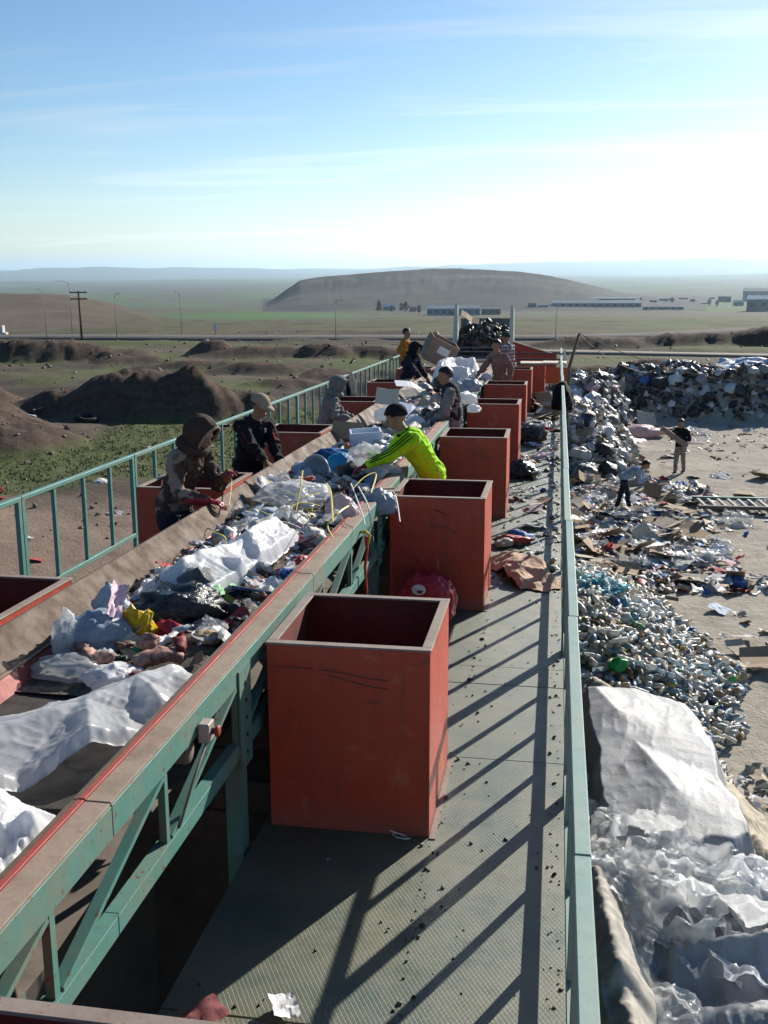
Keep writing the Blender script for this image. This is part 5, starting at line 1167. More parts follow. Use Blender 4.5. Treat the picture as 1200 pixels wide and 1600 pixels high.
for pts in ([(416, 748, 1.1), (440, 765, 1.08), (470, 775, 1.05), (500, 770, 1.05)], [(470, 755, 1.15), (473, 735, 1.2), (468, 770, 1.08), (462, 800, .98)], [(330, 830, 1.0), (350, 838, 1.05), (353, 855, .98), (345, 870, .95)], [(520, 815, 1.18), (517, 770, 1.24), (510, 755, 1.2)], [(550, 765, 1.16), (570, 745, 1.22), (588, 740, 1.22), (580, 770, 1.1)],
        [(345, 765, 1.1), (352, 742, 1.18), (362, 750, 1.12), (358, 790, 1.0)], [(440, 800, 1.06), (470, 785, 1.1), (500, 790, 1.04)], [(520, 840, 1.06), (512, 820, 1.12), (530, 800, 1.2), (545, 790, 1.18)], [(385, 800, 1.04), (400, 795, 1.08), (430, 810, 1.02)]): band(pts, ban, YB)
for pts in ([(560, 760, 1.2), (575, 790, 1.15), (580, 825, 1.0)], [(548, 755, 1.2), (565, 800, 1.1), (570, 820, 1.05)], [(405, 830, 1.02), (440, 815, 1.06), (470, 825, 1.0)], [(420, 845, .98), (450, 825, 1.04), (490, 840, .98)], [(400, 815, 1.02), (425, 840, 1.0), (455, 850, .96)], [(600, 765, 1.15), (617, 772, 1.12), (625, 815, .95)], [(360, 800, 1.0), (375, 780, 1.1), (390, 820, 1.0)]):
    band(pts, wban, 'loose pale strapping band tangled over the belt rubbish', .006)
redrope = mat_plain('orange_red_cord', (.45, .06, .03), .7, .2)
a = at(572, 838, X=-1.40); cd = tag(empty('hanging_cord', a), 'orange cord with a yellow knot hanging down the truss', 'cord', None, None, True)
MB().tube([(0, 0, 0), (.01, -.02, -.1), (-.01, .0, -.25), (.0, .01, -.45), (-.01, 0, -.62)], [.016, .012, .012, .01, .004], 7).build('cord', redrope, cd, True); MB().tube([(-.05, 0, .03), (0, -.02, .045), (.03, 0, .01), (.01, 0, -.08)], .012, 6).build('knot', ban, cd, True)
# basin, blue bag, clear bag, foam box
p = at(492, 740, Y=9.75); bs = hero('', empty('plastic_basin', (p.x, p.y, 1.0)), 'grey basin tipped on its edge with turquoise inside', 'basin'); bs.rotation_euler = (R_(78), 0, R_(-25))
m = MB(); m.lathe([(0, -.10), (.12, -.10), (.165, .0), (.185, .005), (.18, .012), (.155, 0.0), (.115, -.09), (0, -.09)], 26); m.build('bowl', mat_plain('grey_basin', (.22, .27, .33), .4, .2, 5), bs, True)
m = MB(); m.lathe([(0, .0), (.10, -.03), (.13, -.05)], 20); V = [(x, min(y, -.02), z) for x, y, z in m.v]; obj('lining', new_mesh('lining', V, m.f, blue_film, True), bs)
p = at(533, 725, Y=10.2); hero('', ragbag('blue_bag', (p.x, p.y, 1.0), .14, blue_film, 52, (1, .9, .9), 0, 4, .8), 'bright blue full bag next to the tipped basin', 'bag')
p = at(575, 725, Y=10.0); hero('', ragbag('clear_bag', (p.x, p.y, 1.02), .21, clear_film, 54, (.95, .85, 1.05), .16, 4, 1.0, (0, -.2, 0)), 'big clear bag tied at the top, held by the man in neon green', 'bag')
p = at(600, 750, Y=9.85); hero('', ragbag('clear_bag', (p.x+.02, p.y, .95), .16, clear_film, 56, (1.0, .85, .9), 0, 4, 1.0), 'clear bag sagging under the neon green sleeve', 'bag')
p = at(520, 692, Y=11.0); hero('', ragbag('blue_cloth', (p.x, p.y, .98), .15, mat_cloth('blue_cloth', (.03, .10, .26)), 58, (1.2, .8, .45), 0, 4, 1.8), 'crumpled dark blue cloth behind the bright blue bag', 'cloth')
p = at(572, 690, Y=12.3); fb = hero('', empty('foam_box', (p.x, p.y, .90), R_(14)), 'pale blue white foam box beside the grey hooded person', 'box')
foam = mat_plain('foam', (.55, .62, .74), .7, .1, 20)
fb.scale = (.8, .8, .75); fb.rotation_euler = (.12, -.06, R_(14))
MB().bx(-.24, .24, -.16, .16, 0, .03).build('bottom', foam, fb)
for (x0, x1, y0, y1) in ((-.24, .24, -.16, -.13), (-.24, .24, .13, .16), (-.24, -.21, -.129, .129), (.21, .24, -.129, .129)): MB().bx(x0, x1, y0, y1, .0305, .27).build('side', foam, fb, bev=.006)
p = at(543, 665, Y=12.8); o = obj('carton', geo_mesh('carton', card_geo(3, .03), card_mat, False), None, (p.x, p.y, 1.02), (1.1, .1, .2), .2); hero('', o, 'beige carton piece held before the grey hooded person', 'carton')
def board(px, py, Y, Z, s, rot, mat, label, name='board_sheet', seed=3):
    p = at(px, py, Y=Y); o = obj(name, geo_mesh(name, card_geo(seed, .02), mat, False), None, (p.x, p.y, p.z if Z is None else Z), rot, s); hero('', o, label, 'board')
cream = mat_plain('cream_board', (.60, .53, .42), .8, .1); blueb = mat_plain('blue_white_board', (.45, .52, .68), .7, .15, 12); whitep = mat_plain('white_board', (.72, .72, .74), .7, .1)
board(605, 620, 15.0, None, .17, (1.0, .1, .1), cream, 'cream board standing up behind the neon green man', seed=5)
board(645, 645, 14.8, None, .22, (.5, .5, .3), blueb, 'large folded blue and white board on the belt', seed=2)
board(660, 640, 15.6, None, .16, (.5, -.5, .9), mat_plain('grey_beige_board', (.36, .31, .23), .8, .2), 'grey beige board behind the folded blue board', seed=6)
board(640, 600, 18.4, None, .26, (.25, .1, .3), whitep, 'long white and blue board near the dark hooded person', seed=4)
board(650, 612, 17.4, None, .24, (.3, -.2, .5), mat_plain('dull_beige_sheet', (.40, .36, .28), .8, .2), 'dull beige folded sheet under the white board', seed=7)
for (px, py, Y, r, mm, lb) in ((605, 650, 14.2, .18, white_film, 'white film bag behind the cream board'), (650, 665, 14.0, .20, white_film, 'white film bag below the folded blue board'), (635, 690, 13.2, .18, milky_film, 'milky bag beside the vest of the dark haired man'), (668, 655, 16.4, .18, white_film, 'white bag behind the man in the grey vest'),
        (735, 605, 17.8, .22, bluegrey_film, 'grey bag on the channel edge in front of the tan shirt'), (725, 625, 16.6, .20, white_film, 'white bag spilling over the channel behind the vest'), (740, 640, 15.8, .12, white_film, 'small white bag on the channel behind the vest'), (760, 590, 21.5, .12, white_film, 'white scrap bag under the arm of the tan shirt'), (690, 600, 17.8, .2, black_film, 'dark bag between the boards near the dark hooded person'), (600, 690, 12.8, .15, clear_film, 'clear bag behind the foam box')):
    p = at(px, py, Y=Y); hero('', ragbag('film_bag', tuple(p), r*.78, mm, int(px), (1.1, .9, .7), random.choice([0, .15]), 4, 1.5, (0, 0, rr(0, 6))), lb, 'bag', 'bags on the belt')
o = drape('plastic_sheet', -2.55, -1.62, 20.2, 23.6, [(-2.4, 21.5, -2.2, 22.3, .62, .9), (-2.1, 22.2, -1.75, 22.0, .60, .8), (-2.35, 21.2, -1.9, 21.0, .48, 1.0), (-1.8, 21.2, -1.7, 20.6, .45, 1.0)], BELT_Z, white_film, 70, 70, .12, 3, 31, .15, 1, .04, .1, 0, BELT_Z)
hero('', o, 'big bright white film heaped near the far end of the belt', 'plastic sheet')
p = at(678, 540, Y=24.0); bxx = hero('', empty('big_carton', (p.x, p.y, p.z-.35), .4), 'big grey brown carton tipped on the far belt end', 'carton'); bxx.rotation_euler = (.25, .45, .4)
ck = mat_plain('dull_carton', (.26, .19, .15), .9, .2)
for (x0, x1, y0, y1) in ((-.34, .34, -.27, -.25), (-.34, .34, .25, .27), (-.34, -.32, -.249, .249), (.32, .34, -.249, .249)): MB().bx(x0, x1, y0, y1, 0, .55).build('side', ck, bxx)
MB().bx(-.34, .34, -.27, .27, -.02, -.001).build('bottom', ck, bxx); MB().bx(-.12, .16, -.276, -.271, .25, .42).build('label', whitep, bxx)
# scattered pieces between the big ones
KINDS = [('scrap_paper', PAPERS, .05, .12, 'paper', 'scrap of paper in the belt rubbish'), ('belt_scrap', JUNK, .035, .085, 'scrap', 'small mixed scrap in the belt rubbish'), ('film_scrap', FILMS, .07, .15, 'plastic film', 'rumpled film piece in the belt rubbish'), ('carton_scrap', CARDS, .06, .13, 'cardboard', 'bent carton piece in the belt rubbish'), ('rubbish_bag', BAGS, .07, .14, 'bag', 'small knotted bag in the belt rubbish'), ('plastic_bottle', BOTTLES, .07, .11, 'bottle', 'empty bottle in the belt rubbish')]
for i in range(420):
    y = 5.0+abs(random.triangular(0, 17, 1.5)); x = rr(-2.58, -1.68)
    if y < 6.2 and x < -2.5+.35*(6.2-y): x = rr(-2.3, -1.7)
    nm, ms_, s0, s1, ct, lb = KINDS[random.choices(range(6), [5, 7, 3, 2, 2, 1.5])[0]]
    put(nm, ms_, (x, y, pz(x, y)+rr(-.02, .05)+ .02), rr(s0, s1)*(1+.03*(y-5)), (rr(-.6, .6) if nm != 'plastic_bottle' else 1.5, rr(-.6, .6), rr(0, 6.3)), lb, ct, 'loose pieces on the belt', True)
for i in range(85):
    x, y = rr(-2.5, -1.70), rr(4.75, 6.4)
    nm, ms_, s0, s1, ct, lb = KINDS[random.choices(range(6), [5, 4, 4, 2, 1, 1])[0]]
    put(nm, ms_, (x, y, pz(x, y)+rr(0, .06)), rr(s0, s1)*.62, (rr(-.9, .9) if nm != 'plastic_bottle' else 1.5, rr(-.9, .9), rr(0, 6.3)), lb, ct, 'loose pieces on the belt', True)
items = []
for i in range(5200):
    y = 4.7+abs(random.triangular(0, 19, 1.5)); x = rr(-2.6, -1.66); s = rr(.012, .05)*(1+.04*(y-5))
    if y < 5.3 and random.random() < .7: s = rr(.005, .014)
    items.append((random.randrange(0, 18), rot_mat(rr(-1, 1), rr(-1, 1), rr(0, 6.3), (x, y, float(pz(x, y))+rr(-.05, .035)), s), random.choice([WHITE, OFFW, BEIGE, BROWN, TAN, DGREY, REDC, PINK, BLK, BROWN, GREY, PALEB, (.25, .16, .1), WHITE])))
o = mass('belt_litter', TEMPL, items, mass_mat, 'fine mixed waste covering the belt', False); PLAT.append(o)
# core of the belt load so that nothing floats
u, v = np.meshgrid(np.linspace(-2.6, -1.66, 26), np.linspace(4.4, 28.5, 260), indexing='ij')
Pz = BELT_Z + .006+(.07+.10*fbm(u, v, 1.1, 3, 5)+.05*ridged(u, v, 5, 3, 9))*sstep(4.4, 5.6, v)*(1-.75*sstep(.36, .47, np.abs(u+2.13)))
o = obj('belt_sludge', grid_mesh('belt_sludge', np.stack([u, v, Pz], -1), mat_plain('damp_waste', (.085, .068, .05), .8, .6, 30, .8, 'Object', .35, .02))); tag(o, 'dark damp waste layer on the belt', None, None, 'stuff', True)
# dark load in the hopper
items = []
for i in range(900):
    x, y = rr(-2.95, -1.55), rr(32.0, 33.4); z = .95+.34*(y-31.8)+rr(0, .48)*max(0, 1-abs(x+2.3)/1.3)
    items.append((random.randrange(0, 18), rot_mat(rr(-2, 2), rr(-2, 2), rr(0, 6), (x, y, z), rr(.05, .17)), random.choice([BLK, BLK, DGREY, BROWN, (.03, .03, .035), (.05, .04, .03), OFFW if random.random() < .15 else BLK])))
o = mass('hopper_load', TEMPL, items, mass_mat, 'dark tangled waste heaped in the hopper', False); PLAT.append(o)
p = at(733, 497, Y=32.5); o = obj('carton', geo_mesh('carton', card_geo(8, .03), card_mat, False), None, (p.x, p.y, p.z), (.6, .7, .4), .3); hero('', o, 'pale carton sticking up beside the hopper fin', 'carton')
# ------------------------------------------------------------------ walkway litter
def wl_(name, meshes, px, py, s, label, cat, group=None, Z=0.02, rot=None): p = at(px, py, Z=0); return put(name, meshes, (p.x, p.y, Z), s, rot or (rr(-.2, .2), rr(-.2, .2), rr(0, 6.3)), label, cat, group, True)
o = drape('paper_bag', -.52, -.02, 9.3, 10.6, [(-.5, 9.7, -.15, 10.0, .16, .5), (-.4, 10.3, -.3, 9.6, .13, .5), (-.25, 10.2, -.1, 9.7, .10, .5)], 0.0, mat_plain('brown_paper', (.42, .29, .20), .85, .2, 8), 60, 70, .045, 3, 3, .2, 1, .01, .03, .4, .004)
hero('', o, 'crumpled brown paper bag on the walkway beside the red bag chute', 'paper bag')
for (px, py, s, lb) in ((800, 850, .13, 'brown and orange wrapper pile on the walkway'), (815, 845, .10, 'orange tinted wrapper on the walkway'), (790, 855, .09, 'pale wrapper beside the chute foot')): wl_('wrapper', JUNK, px, py, s, lb, 'wrapper', None, .05)
p = at(815, 745, Z=0); hero('', ragbag('dark_bag', (p.x, p.y, .08), .2, black_film, 61, (1, 1, .7), 0, 4, 1.6), 'small black bag on the walkway between the chutes', 'bag')
p = at(818, 690, Z=0); hero('', ragbag('dark_bag', (p.x, p.y, .12), .3, black_film, 63, (1.2, .9, .6), 0, 4, 1.3), 'black bag against a chute farther along the walkway', 'bag')
wl_('white_string', PAPERS[0], 625, 1312, .05, 'white strip of plastic lying before the big chute', 'plastic strip').data = MB().tube([(-1.1, -.2, 0), (-.9, .5, .1), (0, .6, .05), (.7, .3, .1), (.9, -.3, 0), (.2, -.5, 0), (-.6, -.3, .05), (.6, 1.2, .8)], .07, 6).mesh('white_string', white_film, True)
wl_('paper_scrap', PAPERS[2], 445, 1585, .075, 'dirty white paper scrap near the bottom of the walkway', 'paper', None, .03); wl_('paper_scrap', PAPERS[3], 320, 1592, .075, 'dull reddish paper in the shade at the bottom', 'paper', None, .03).data = geo_mesh('red_paper', sheet_geo(44, 9, .3, .1, .2), mat_plain('dull_red_paper', (.22, .07, .07), .8, .4))
for k in range(42):
    y = rr(10.5, 28); x = rr(-.5, .05) if y < 20 else rr(-.5, .1)
    put(*random.choice([('scrap_paper', PAPERS), ('carton_scrap', CARDS), ('scrap_paper', PAPERS), ('film_scrap', FILMS)]), (x, y, rr(.02, .06)), rr(.05, .15)*(1+.02*(y-10)), (rr(-.25, .25), rr(-.25, .25), rr(0, 6.3)), 'scrap dropped on the tread plates of the walkway', 'scrap', 'scraps on the walkway', True)
for k in range(26):
    x, y = rr(-.5, .1), rr(23.2, 26)
    put('plank_scrap', CARDS, (x, y, rr(.03, .25)), rr(.15, .34), (rr(-.3, .3), rr(-.3, .3), rr(0, 6.3)), 'carton piece in the pile at the far end of the walkway', 'cardboard', 'cartons at the walkway end', True)
items = []
for k in range(520):
    y = 2.2+abs(random.expovariate(.16)); x = rr(-1.35, .1)
    if y > 29: continue
    if random.random() < .35: x = rr(.03, .1)
    if random.random() < .25: x = rr(-.56, -.5)
    s = rr(.0025, .0065)*(1+.07*y)*random.choice([.7, 1, 1, 1.6]); items.append((random.randrange(0, 5), rot_mat(rr(-1, 1), rr(-1, 1), rr(0, 6), (x, y, s*.3), s), random.choice([(.05, .04, .03), (.10, .075, .05), (.035, .03, .025), (.16, .12, .09), (.2, .18, .15)])))
for k in range(330):
    y = rr(9.5, 29); x = rr(-.55, .1); s = rr(.01, .045); items.append((random.randrange(0, 18), rot_mat(rr(-.6, .6), rr(-.6, .6), rr(0, 6), (x, y, s*.4), s), random.choice(PAL)))
for k in range(500):
    y = rr(3, 29); x = rr(-4.4, -2.95); s = rr(.006, .05); items.append((random.randrange(0, 18), rot_mat(rr(-.6, .6), rr(-.6, .6), rr(0, 6), (x, y, s*.4), s), random.choice([BROWN, TAN, BROWN, DGREY, OFFW])))
o = mass('deck_grit', TEMPL, items, mass_mat, 'clods of mud and grit scattered on the decks'); PLAT.append(o)
# red bag at the foot of the second chute, with round white print
rb = hero('', empty('red_bag', (-1.02, 8.28, 0), R_(-6)), 'glossy red shopping bag with a white oval print against a chute', 'bag')
V, F = ICO[5]; d = V; rad_ = 1+.10*r3(d, 2.2, 3)+.06*r3(d, 5, 7)+.02*r3(d, 12, 4); W = d*rad_[:, None]; W = np.sign(W)*np.abs(W)**.72*np.array([.24, .15, .22]); W[:, 2] += .21; W[:, 0] *= 1-.18*sstep(.2, .42, W[:, 2])
obj('body', new_mesh('body', W, F, mat_film('red_carrier_plastic', (.42, .012, .03), 0, .1, .25, .05, None, .4), True), rb)
for sx in (-.06, .06): MB().tube([(sx-.04, -.03, .40), (sx-.045, -.02, .53), (sx, -.02, .60), (sx+.045, -.02, .53), (sx+.04, -.03, .40)], .013, 6, flat=.4).build('handle', bpy.data.materials['red_carrier_plastic'], rb, True)
def stuck_disc(nm, cx, cz, rx, rz_, mat, off, n=20):
    vs = [(cx, cz)]+[(cx+rx*math.cos(2*math.pi*k/n)*(1-.0), cz+rz_*math.sin(2*math.pi*k/n)) for k in range(n)]
    P3 = []
    for x, z in vs:
        dd = np.hypot(W[:, 0]-x, W[:, 2]-z)+(W[:, 1] > 0)*9; i = np.argsort(dd)[:4]; P3.append((x, float(W[i, 1].min())-off, z))
    obj(nm, new_mesh(nm, P3, [(0, 1+k, 1+(k+1) % n) for k in range(n)], mat, True), rb)
stuck_disc('print', -.03, .325, .062, .042, mat_plain('bag_print_white', (.70, .68, .68), .4, .1), .010); stuck_disc('print', -.015, .312, .030, .014, mat_plain('bag_print_dark', (.10, .012, .03), .4, .1), .015)
MB().tube([(-.10, -.165, .16), (-.03, -.168, .205), (.06, -.168, .225), (.15, -.15, .215)], .009, 5, flat=.4).build('print', bpy.data.materials['black_bin_liner'], rb, True)
p = at(612, 735, Y=8.9); o = obj('grey_slab', MB().box((0, 0, 0), (.20, .10, .02)).box((.04, .09, .012), (.18, .06, .02)).mesh('grey_slab', mat_plain('grey_plank', (.24, .19, .14), .9), False, .003), None, (-1.42, 8.72, 1.03), (0, .1, .9)); hero('', o, 'two grey boards laid on the chute corner by the yellow bands', 'board')
p = at(602, 785, Y=8.5); hero('', ragbag('torn_wrap', (-1.47, 8.45, .96), .13, bluegrey_film, 67, (1, .7, .9), 0, 4, 1.7), 'torn grey wrapping hanging between channel and chute', 'wrapping')
# clothes on the railings
hero('', ragbag('black_jacket', (.135, 20.0, .74), .40, mat_cloth('black_jacket', (.010, .010, .012)), 71, (.46, .9, .78), 0, 4, .9), 'black jacket hung over the walkway railing', 'jacket')
hero('', ragbag('blue_trousers', (-4.45, 22.2, .74), .36, mat_cloth('dark_denim', (.014, .02, .035)), 73, (.26, 1.0, .95), 0, 4, .9), 'dark blue trousers hung over the railing by the dirt field', 'trousers')
p = at(853, 568, Y=27.8)
for k, (dx_, rz_) in enumerate(((-.36, .02), (.22, -.06))):
    o = obj('flat_carton', MB().box((0, 0, 0), (.62, .55, .04)).mesh('flat_carton', cream, False, .006), None, (p.x+dx_, p.y, .96+.012*k), (.03, 0, rz_)); hero('', o, ['flat cream carton laid over the last chute', 'second flat carton reaching from the last chute to the railing'][k], 'carton')
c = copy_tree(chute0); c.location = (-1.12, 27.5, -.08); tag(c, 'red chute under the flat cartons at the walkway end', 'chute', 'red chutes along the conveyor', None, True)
c = obj('orange_panel', MB().bx(-.35, .35, -.02, .02, .3, .75).mesh('orange_panel', mat_plain('orange_red_panel', (.40, .10, .04), .6), False, .01), None, (-.05, 29.2, 0)); hero('', c, 'orange red panel under the cartons behind the black jacket', 'panel')

# ------------------------------------------------------------------ rubble on the dirt field
ROCK = [geo_mesh('rock', bag_geo(i+101, 1, 0, (1, .8, .65), 2.2), mat_random('rubble', [(.16, .12, .09), (.12, .085, .06), (.22, .19, .16), (.10, .07, .05), (.17, .13, .095)], .95, .5, 12, .4, (.1, .07, .05)) if i == 0 else bpy.data.materials['rubble'], False) for i in range(5)]
for k in range(64):
    if k < 20: x, y = rr(-17, -9.5), rr(22, 31)
    elif k < 50: x, y = rr(-25, -9), rr(30, 50)
    else: x, y = rr(-38, -4), rr(50, 85)
    s = rr(.03, .11)*(1+.35*(y > 30)+.4*(y > 50))*(2.0 if random.random() < .08 else 1); put('rock', ROCK, (x, y, gz(x, y)+.15*s), s, (rr(0, 6), rr(0, 6), rr(0, 6)), 'lump of rubble lying on the dirt field', 'rock', 'rubble on the dirt field')
for k in range(34):
    x, y = (rr(-16, -8), rr(20, 30)) if k < 22 else (rr(-22, -9), rr(30, 45)); put('scrap_paper', PAPERS, (x, y, gz(x, y)+.05), rr(.08, .25), (rr(-.3, .3), rr(-.3, .3), rr(0, 6)), 'pale scrap blown onto the dirt field', 'paper', 'scraps on the dirt field')
items = []
litter(900, -24, -6.5, 19, 50, .015, .07, [(.2, .16, .12), (.14, .1, .075), (.3, .27, .23), (.1, .07, .05), (.1, .075, .05)], 0, 9, lambda x, y: np.clip(.35+.9*fbm(x, y, .35, 3, 58), 0, 1), .1)
litter(700, -45, 25, 50, 105, .03, .13, [(.13, .10, .075), (.2, .17, .14), (.07, .055, .04), (.4, .38, .35), (.05, .042, .03), (.06, .06, .03)], 0, 9, None, .1)
mass('rubble', TEMPL, items, mass_mat, 'small stones and clods on the dirt field')
# grass and weeds on the field
gb_v, gb_f = [], []; Pg = []
while len(Pg) < 9000:
    x, y = rr(-26, -8), rr(25, 50); Pg.append((x, y))
Pa = np.array(Pg); gmask = (fbm(Pa[:, 0], Pa[:, 1], 1/6., 4, 24) + 0.55*np.exp(-(((Pa[:, 0]+15.5)/5)**2+((Pa[:, 1]-31.0)/5)**2)) + 0.5*np.exp(-(((Pa[:, 0]+14)/3.5)**2+((Pa[:, 1]-38.5)/3)**2)))
mm_ = np.zeros(len(Pa))
for i, (cx, cy, rx, ry, h, ro) in enumerate(MOUNDS[:6]): mm_ = np.maximum(mm_, mound(Pa[:, 0], Pa[:, 1], cx, cy, rx, ry, h, ro, 1.5, 70+i, .6))
yl = Pa[:, 1] + 2.2*fbm(Pa[:, 0], Pa[:, 1], .3, 4, 19) + np.clip(-(Pa[:, 0]+13), 0, 9)*.5
za = gz_many(Pg)
for (x, y), z, g_, mo, l_ in zip(Pg, za, gmask, mm_, yl):
    if g_ < .12 or mo > .15 or l_ < 26.5: continue
    for b_ in range(3):
        a = rr(0, 6.28); h = rr(.03, .11); w = rr(.012, .03); bx_, by_ = x+rr(-.12, .12), y+rr(-.12, .12); k0 = len(gb_v)
        gb_v += [(bx_-w*math.cos(a), by_-w*math.sin(a), z-.01), (bx_+w*math.cos(a), by_+w*math.sin(a), z-.01), (bx_+rr(-.05, .05), by_+rr(-.05, .05), z+h)]; gb_f.append((k0, k0+1, k0+2))
tag(obj('grass', new_mesh('grass', gb_v, gb_f, mat_plain('grass_blade', (.075, .10, .03), .8, .4, .6, 0.0))), 'short patchy grass on the dirt field', None, None, 'stuff')
# ------------------------------------------------------------------ people
skin_m = mat_plain('skin', (.30, .17, .11), .55, .15, 12, .1, 'Object', .35); hair_m = mat_plain('black_hair', (.012, .011, .010), .5, .4, 60, .6, 'Object', .35, .004)
shoe_m = mat_plain('dark_shoe', (.03, .027, .025), .6, .3); eye_m = mat_plain('eye', (.02, .015, .012), .2, .1)
def capsule(a, b, ra, rb, ref=None, flat=1.0, n=12):
    """tapered capsule as a closed tube; flat squeezes it along ref"""
    a, b = Vector(a), Vector(b); d = b-a; L = max(d.length, 1e-5); d = d/L
    ref = Vector(ref) if ref is not None else (Vector((0, 0, 1)) if abs(d.z) < .9 else Vector((0, 1, 0)))
    e = (ref - d*ref.dot(d)); e = e.normalized() if e.length > 1e-6 else d.orthogonal().normalized(); s = d.cross(e)
    ringsP = []
    for k in (0.02, .35, .7, 1.0): ringsP.append((-ra*math.cos(k*math.pi/2), ra*math.sin(k*math.pi/2)))
    for k in (1.0, .7, .35, .02): ringsP.append((L+rb*math.cos(k*math.pi/2), rb*math.sin(k*math.pi/2)))
    vs, fs = [], []
    for t, r in ringsP:
        for j in range(n):
            q = 2*math.pi*j/n; vs.append(a + d*t + s*(r*math.cos(q)) + e*(r*flat*math.sin(q)))
    R8 = len(ringsP)
    for i in range(R8-1):
        for j in range(n): fs.append((i*n+j, i*n+(j+1) % n, (i+1)*n+(j+1) % n, (i+1)*n+j))
    fs.append(tuple(range(n))[::-1]); fs.append(tuple((R8-1)*n+j for j in range(n)))
    return vs, fs
def ik(a, t, l1, l2, pole):
    a, t = Vector(a), Vector(t); d = t-a; L = min(d.length, (l1+l2)*.995); d.normalize(); x = (l1*l1-l2*l2+L*L)/(2*L); h = math.sqrt(max(0, l1*l1-x*x))
    p = Vector(pole); p = (p-d*p.dot(d)).normalized(); return a+d*x+p*h, a+d*L
class Fig:
    def __init__(s): s.prims = []
    def cap(s, tag_, a, b, ra, rb, ref=None, flat=1.0): s.prims.append((tag_, Vector(a), Vector(b), ra, rb, ref, flat))
def person(label, pos, face, S=1.75, lean=0., side=0., hands=(None, None), wear=None, head_turn=0., head_pitch=0., head='hair', voxel=.010, legs=None, plat=True, hips_z=None, curl=.9, folds=1.0, chest_turn=0., floor=0.0, bulk=1.08):
    k = S/1.75; f = Vector((face[0], face[1], 0)).normalized(); up = Vector((0, 0, 1)); r = f.cross(up)
    W = dict(top=None, legs=None, hands=skin_m, hood=None); W.update(wear)
    F = Fig(); base = Vector((pos[0], pos[1], floor)); P = base+up*((.93 if hips_z is None else hips_z)*k)
    sp = (up*math.cos(lean)+f*math.sin(lean)+r*side).normalized()
    fc = (f*math.cos(lean)-up*math.sin(lean)).normalized(); rc = fc.cross(sp).normalized()
    if chest_turn: q = Matrix.Rotation(chest_turn, 3, sp); rc = q@rc; fc = q@fc
    C = P+sp*.30*k; N = P+sp*.50*k+fc*.015; b = bulk
    F.cap('top', P+sp*.02*k, P+sp*.16*k, .142*k*b, .140*k*b, f, .76); F.cap('top', P+sp*.14*k, C+sp*.06*k, .142*k*b, .158*k*b, fc, .74)
    F.cap('top', C-rc*.06*k+sp*.10*k, C+rc*.06*k+sp*.10*k, .105*k*b, .105*k*b, fc, .95); F.cap('top', N-sp*.055*k-rc*.13*k, N-sp*.055*k+rc*.13*k, .072*k, .072*k, fc, .95)
    F.cap('top', N-sp*.05*k, N+sp*.015*k, .075*k, .062*k)
    hd = (Matrix.Rotation(head_turn, 3, up) @ f); hu = (sp*.55+up*.45).normalized(); hu = (hu+hd*math.sin(head_pitch)).normalized(); hf = (hd-hu*hd.dot(hu)).normalized(); hr = hf.cross(hu)
    H = N+sp*.05*k+hu*.125*k+hf*.02*k
    F.cap('skin', N-sp*.02*k, H-hu*.05*k, .056*k, .052*k)
    F.cap('skin', H+hu*.028*k-hf*.018*k, H+hu*.020*k+hf*.022*k, .088*k, .080*k, hr, .88); F.cap('skin', H-hu*.012*k+hf*.03*k, H-hu*.075*k+hf*.052*k, .066*k, .038*k, hr, .95)
    F.cap('skin', H+hu*.012*k+hf*.094*k, H-hu*.028*k+hf*.112*k, .010*k, .015*k); F.cap('skin', H+hu*.026*k+hf*.086*k-hr*.035*k, H+hu*.026*k+hf*.086*k+hr*.035*k, .013*k, .013*k)
    F.cap('skin', H-hu*.058*k+hf*.088*k-hr*.016*k, H-hu*.058*k+hf*.088*k+hr*.016*k, .011*k, .011*k)
    for sg in (-1, 1): F.cap('skin', H+hr*sg*.080*k+hu*.015*k-hf*.01*k, H+hr*sg*.084*k-hu*.025*k, .017*k, .012*k, hr, .5)
    arms = []
    for i, sg in enumerate((-1, 1)):          # left, right
        sh = N-sp*.055*k+rc*sg*.178*k
        tgt = hands[i] if hands[i] is not None else sh-up*.50*k+f*.06+r*sg*.07
        el, wr = ik(sh, tgt, .285*k, .255*k, -f*.5-up*.9+r*sg*.6); arms.append((sh, el, wr))
        F.cap('top', sh, el, .066*k*b, .052*k*b); F.cap('top', el, el.lerp(wr, .86), .053*k*b, .042*k)
        hv = (wr-el).normalized(); nrm = (hv.cross(r*sg)).normalized(); 
        if nrm.length < .5: nrm = up
        nrm = nrm if nrm.z > 0 else -nrm; ac = hv.cross(nrm).normalized()
        F.cap('hand', el.lerp(wr, .84), wr+hv*.01, .031*k, .028*k); kn = wr+hv*.085*k
        F.cap('hand', wr+hv*.02*k, kn-hv*.008*k, .036*k, .040*k, nrm, .48)
        for j, (o_, ln, sp_) in enumerate(((-.036, .068, -.30), (-.012, .078, -.10), (.012, .072, .10), (.036, .056, .30))):
            p0 = kn+ac*o_*k; d1 = (hv*math.cos(curl*.5)-nrm*math.sin(curl*.5)+ac*sp_*.55).normalized(); p1 = p0+d1*ln*.55*k; d2 = (hv*math.cos(curl*1.1)-nrm*math.sin(curl*1.1)+ac*sp_*.4).normalized(); p2 = p1+d2*ln*.5*k
            F.cap('hand', p0, p1, .0100*k, .0092*k); F.cap('hand', p1, p2, .0092*k, .0078*k)
        t0 = wr+hv*.03*k-ac*.030*k*sg; t1 = t0+(hv*.6-ac*sg*.7-nrm*.25).normalized()*.042*k; F.cap('hand', t0, t1, .014*k, .011*k); F.cap('hand', t1, t1+(hv*.9-ac*sg*.2-nrm*.4).normalized()*.032*k, .011*k, .009*k)
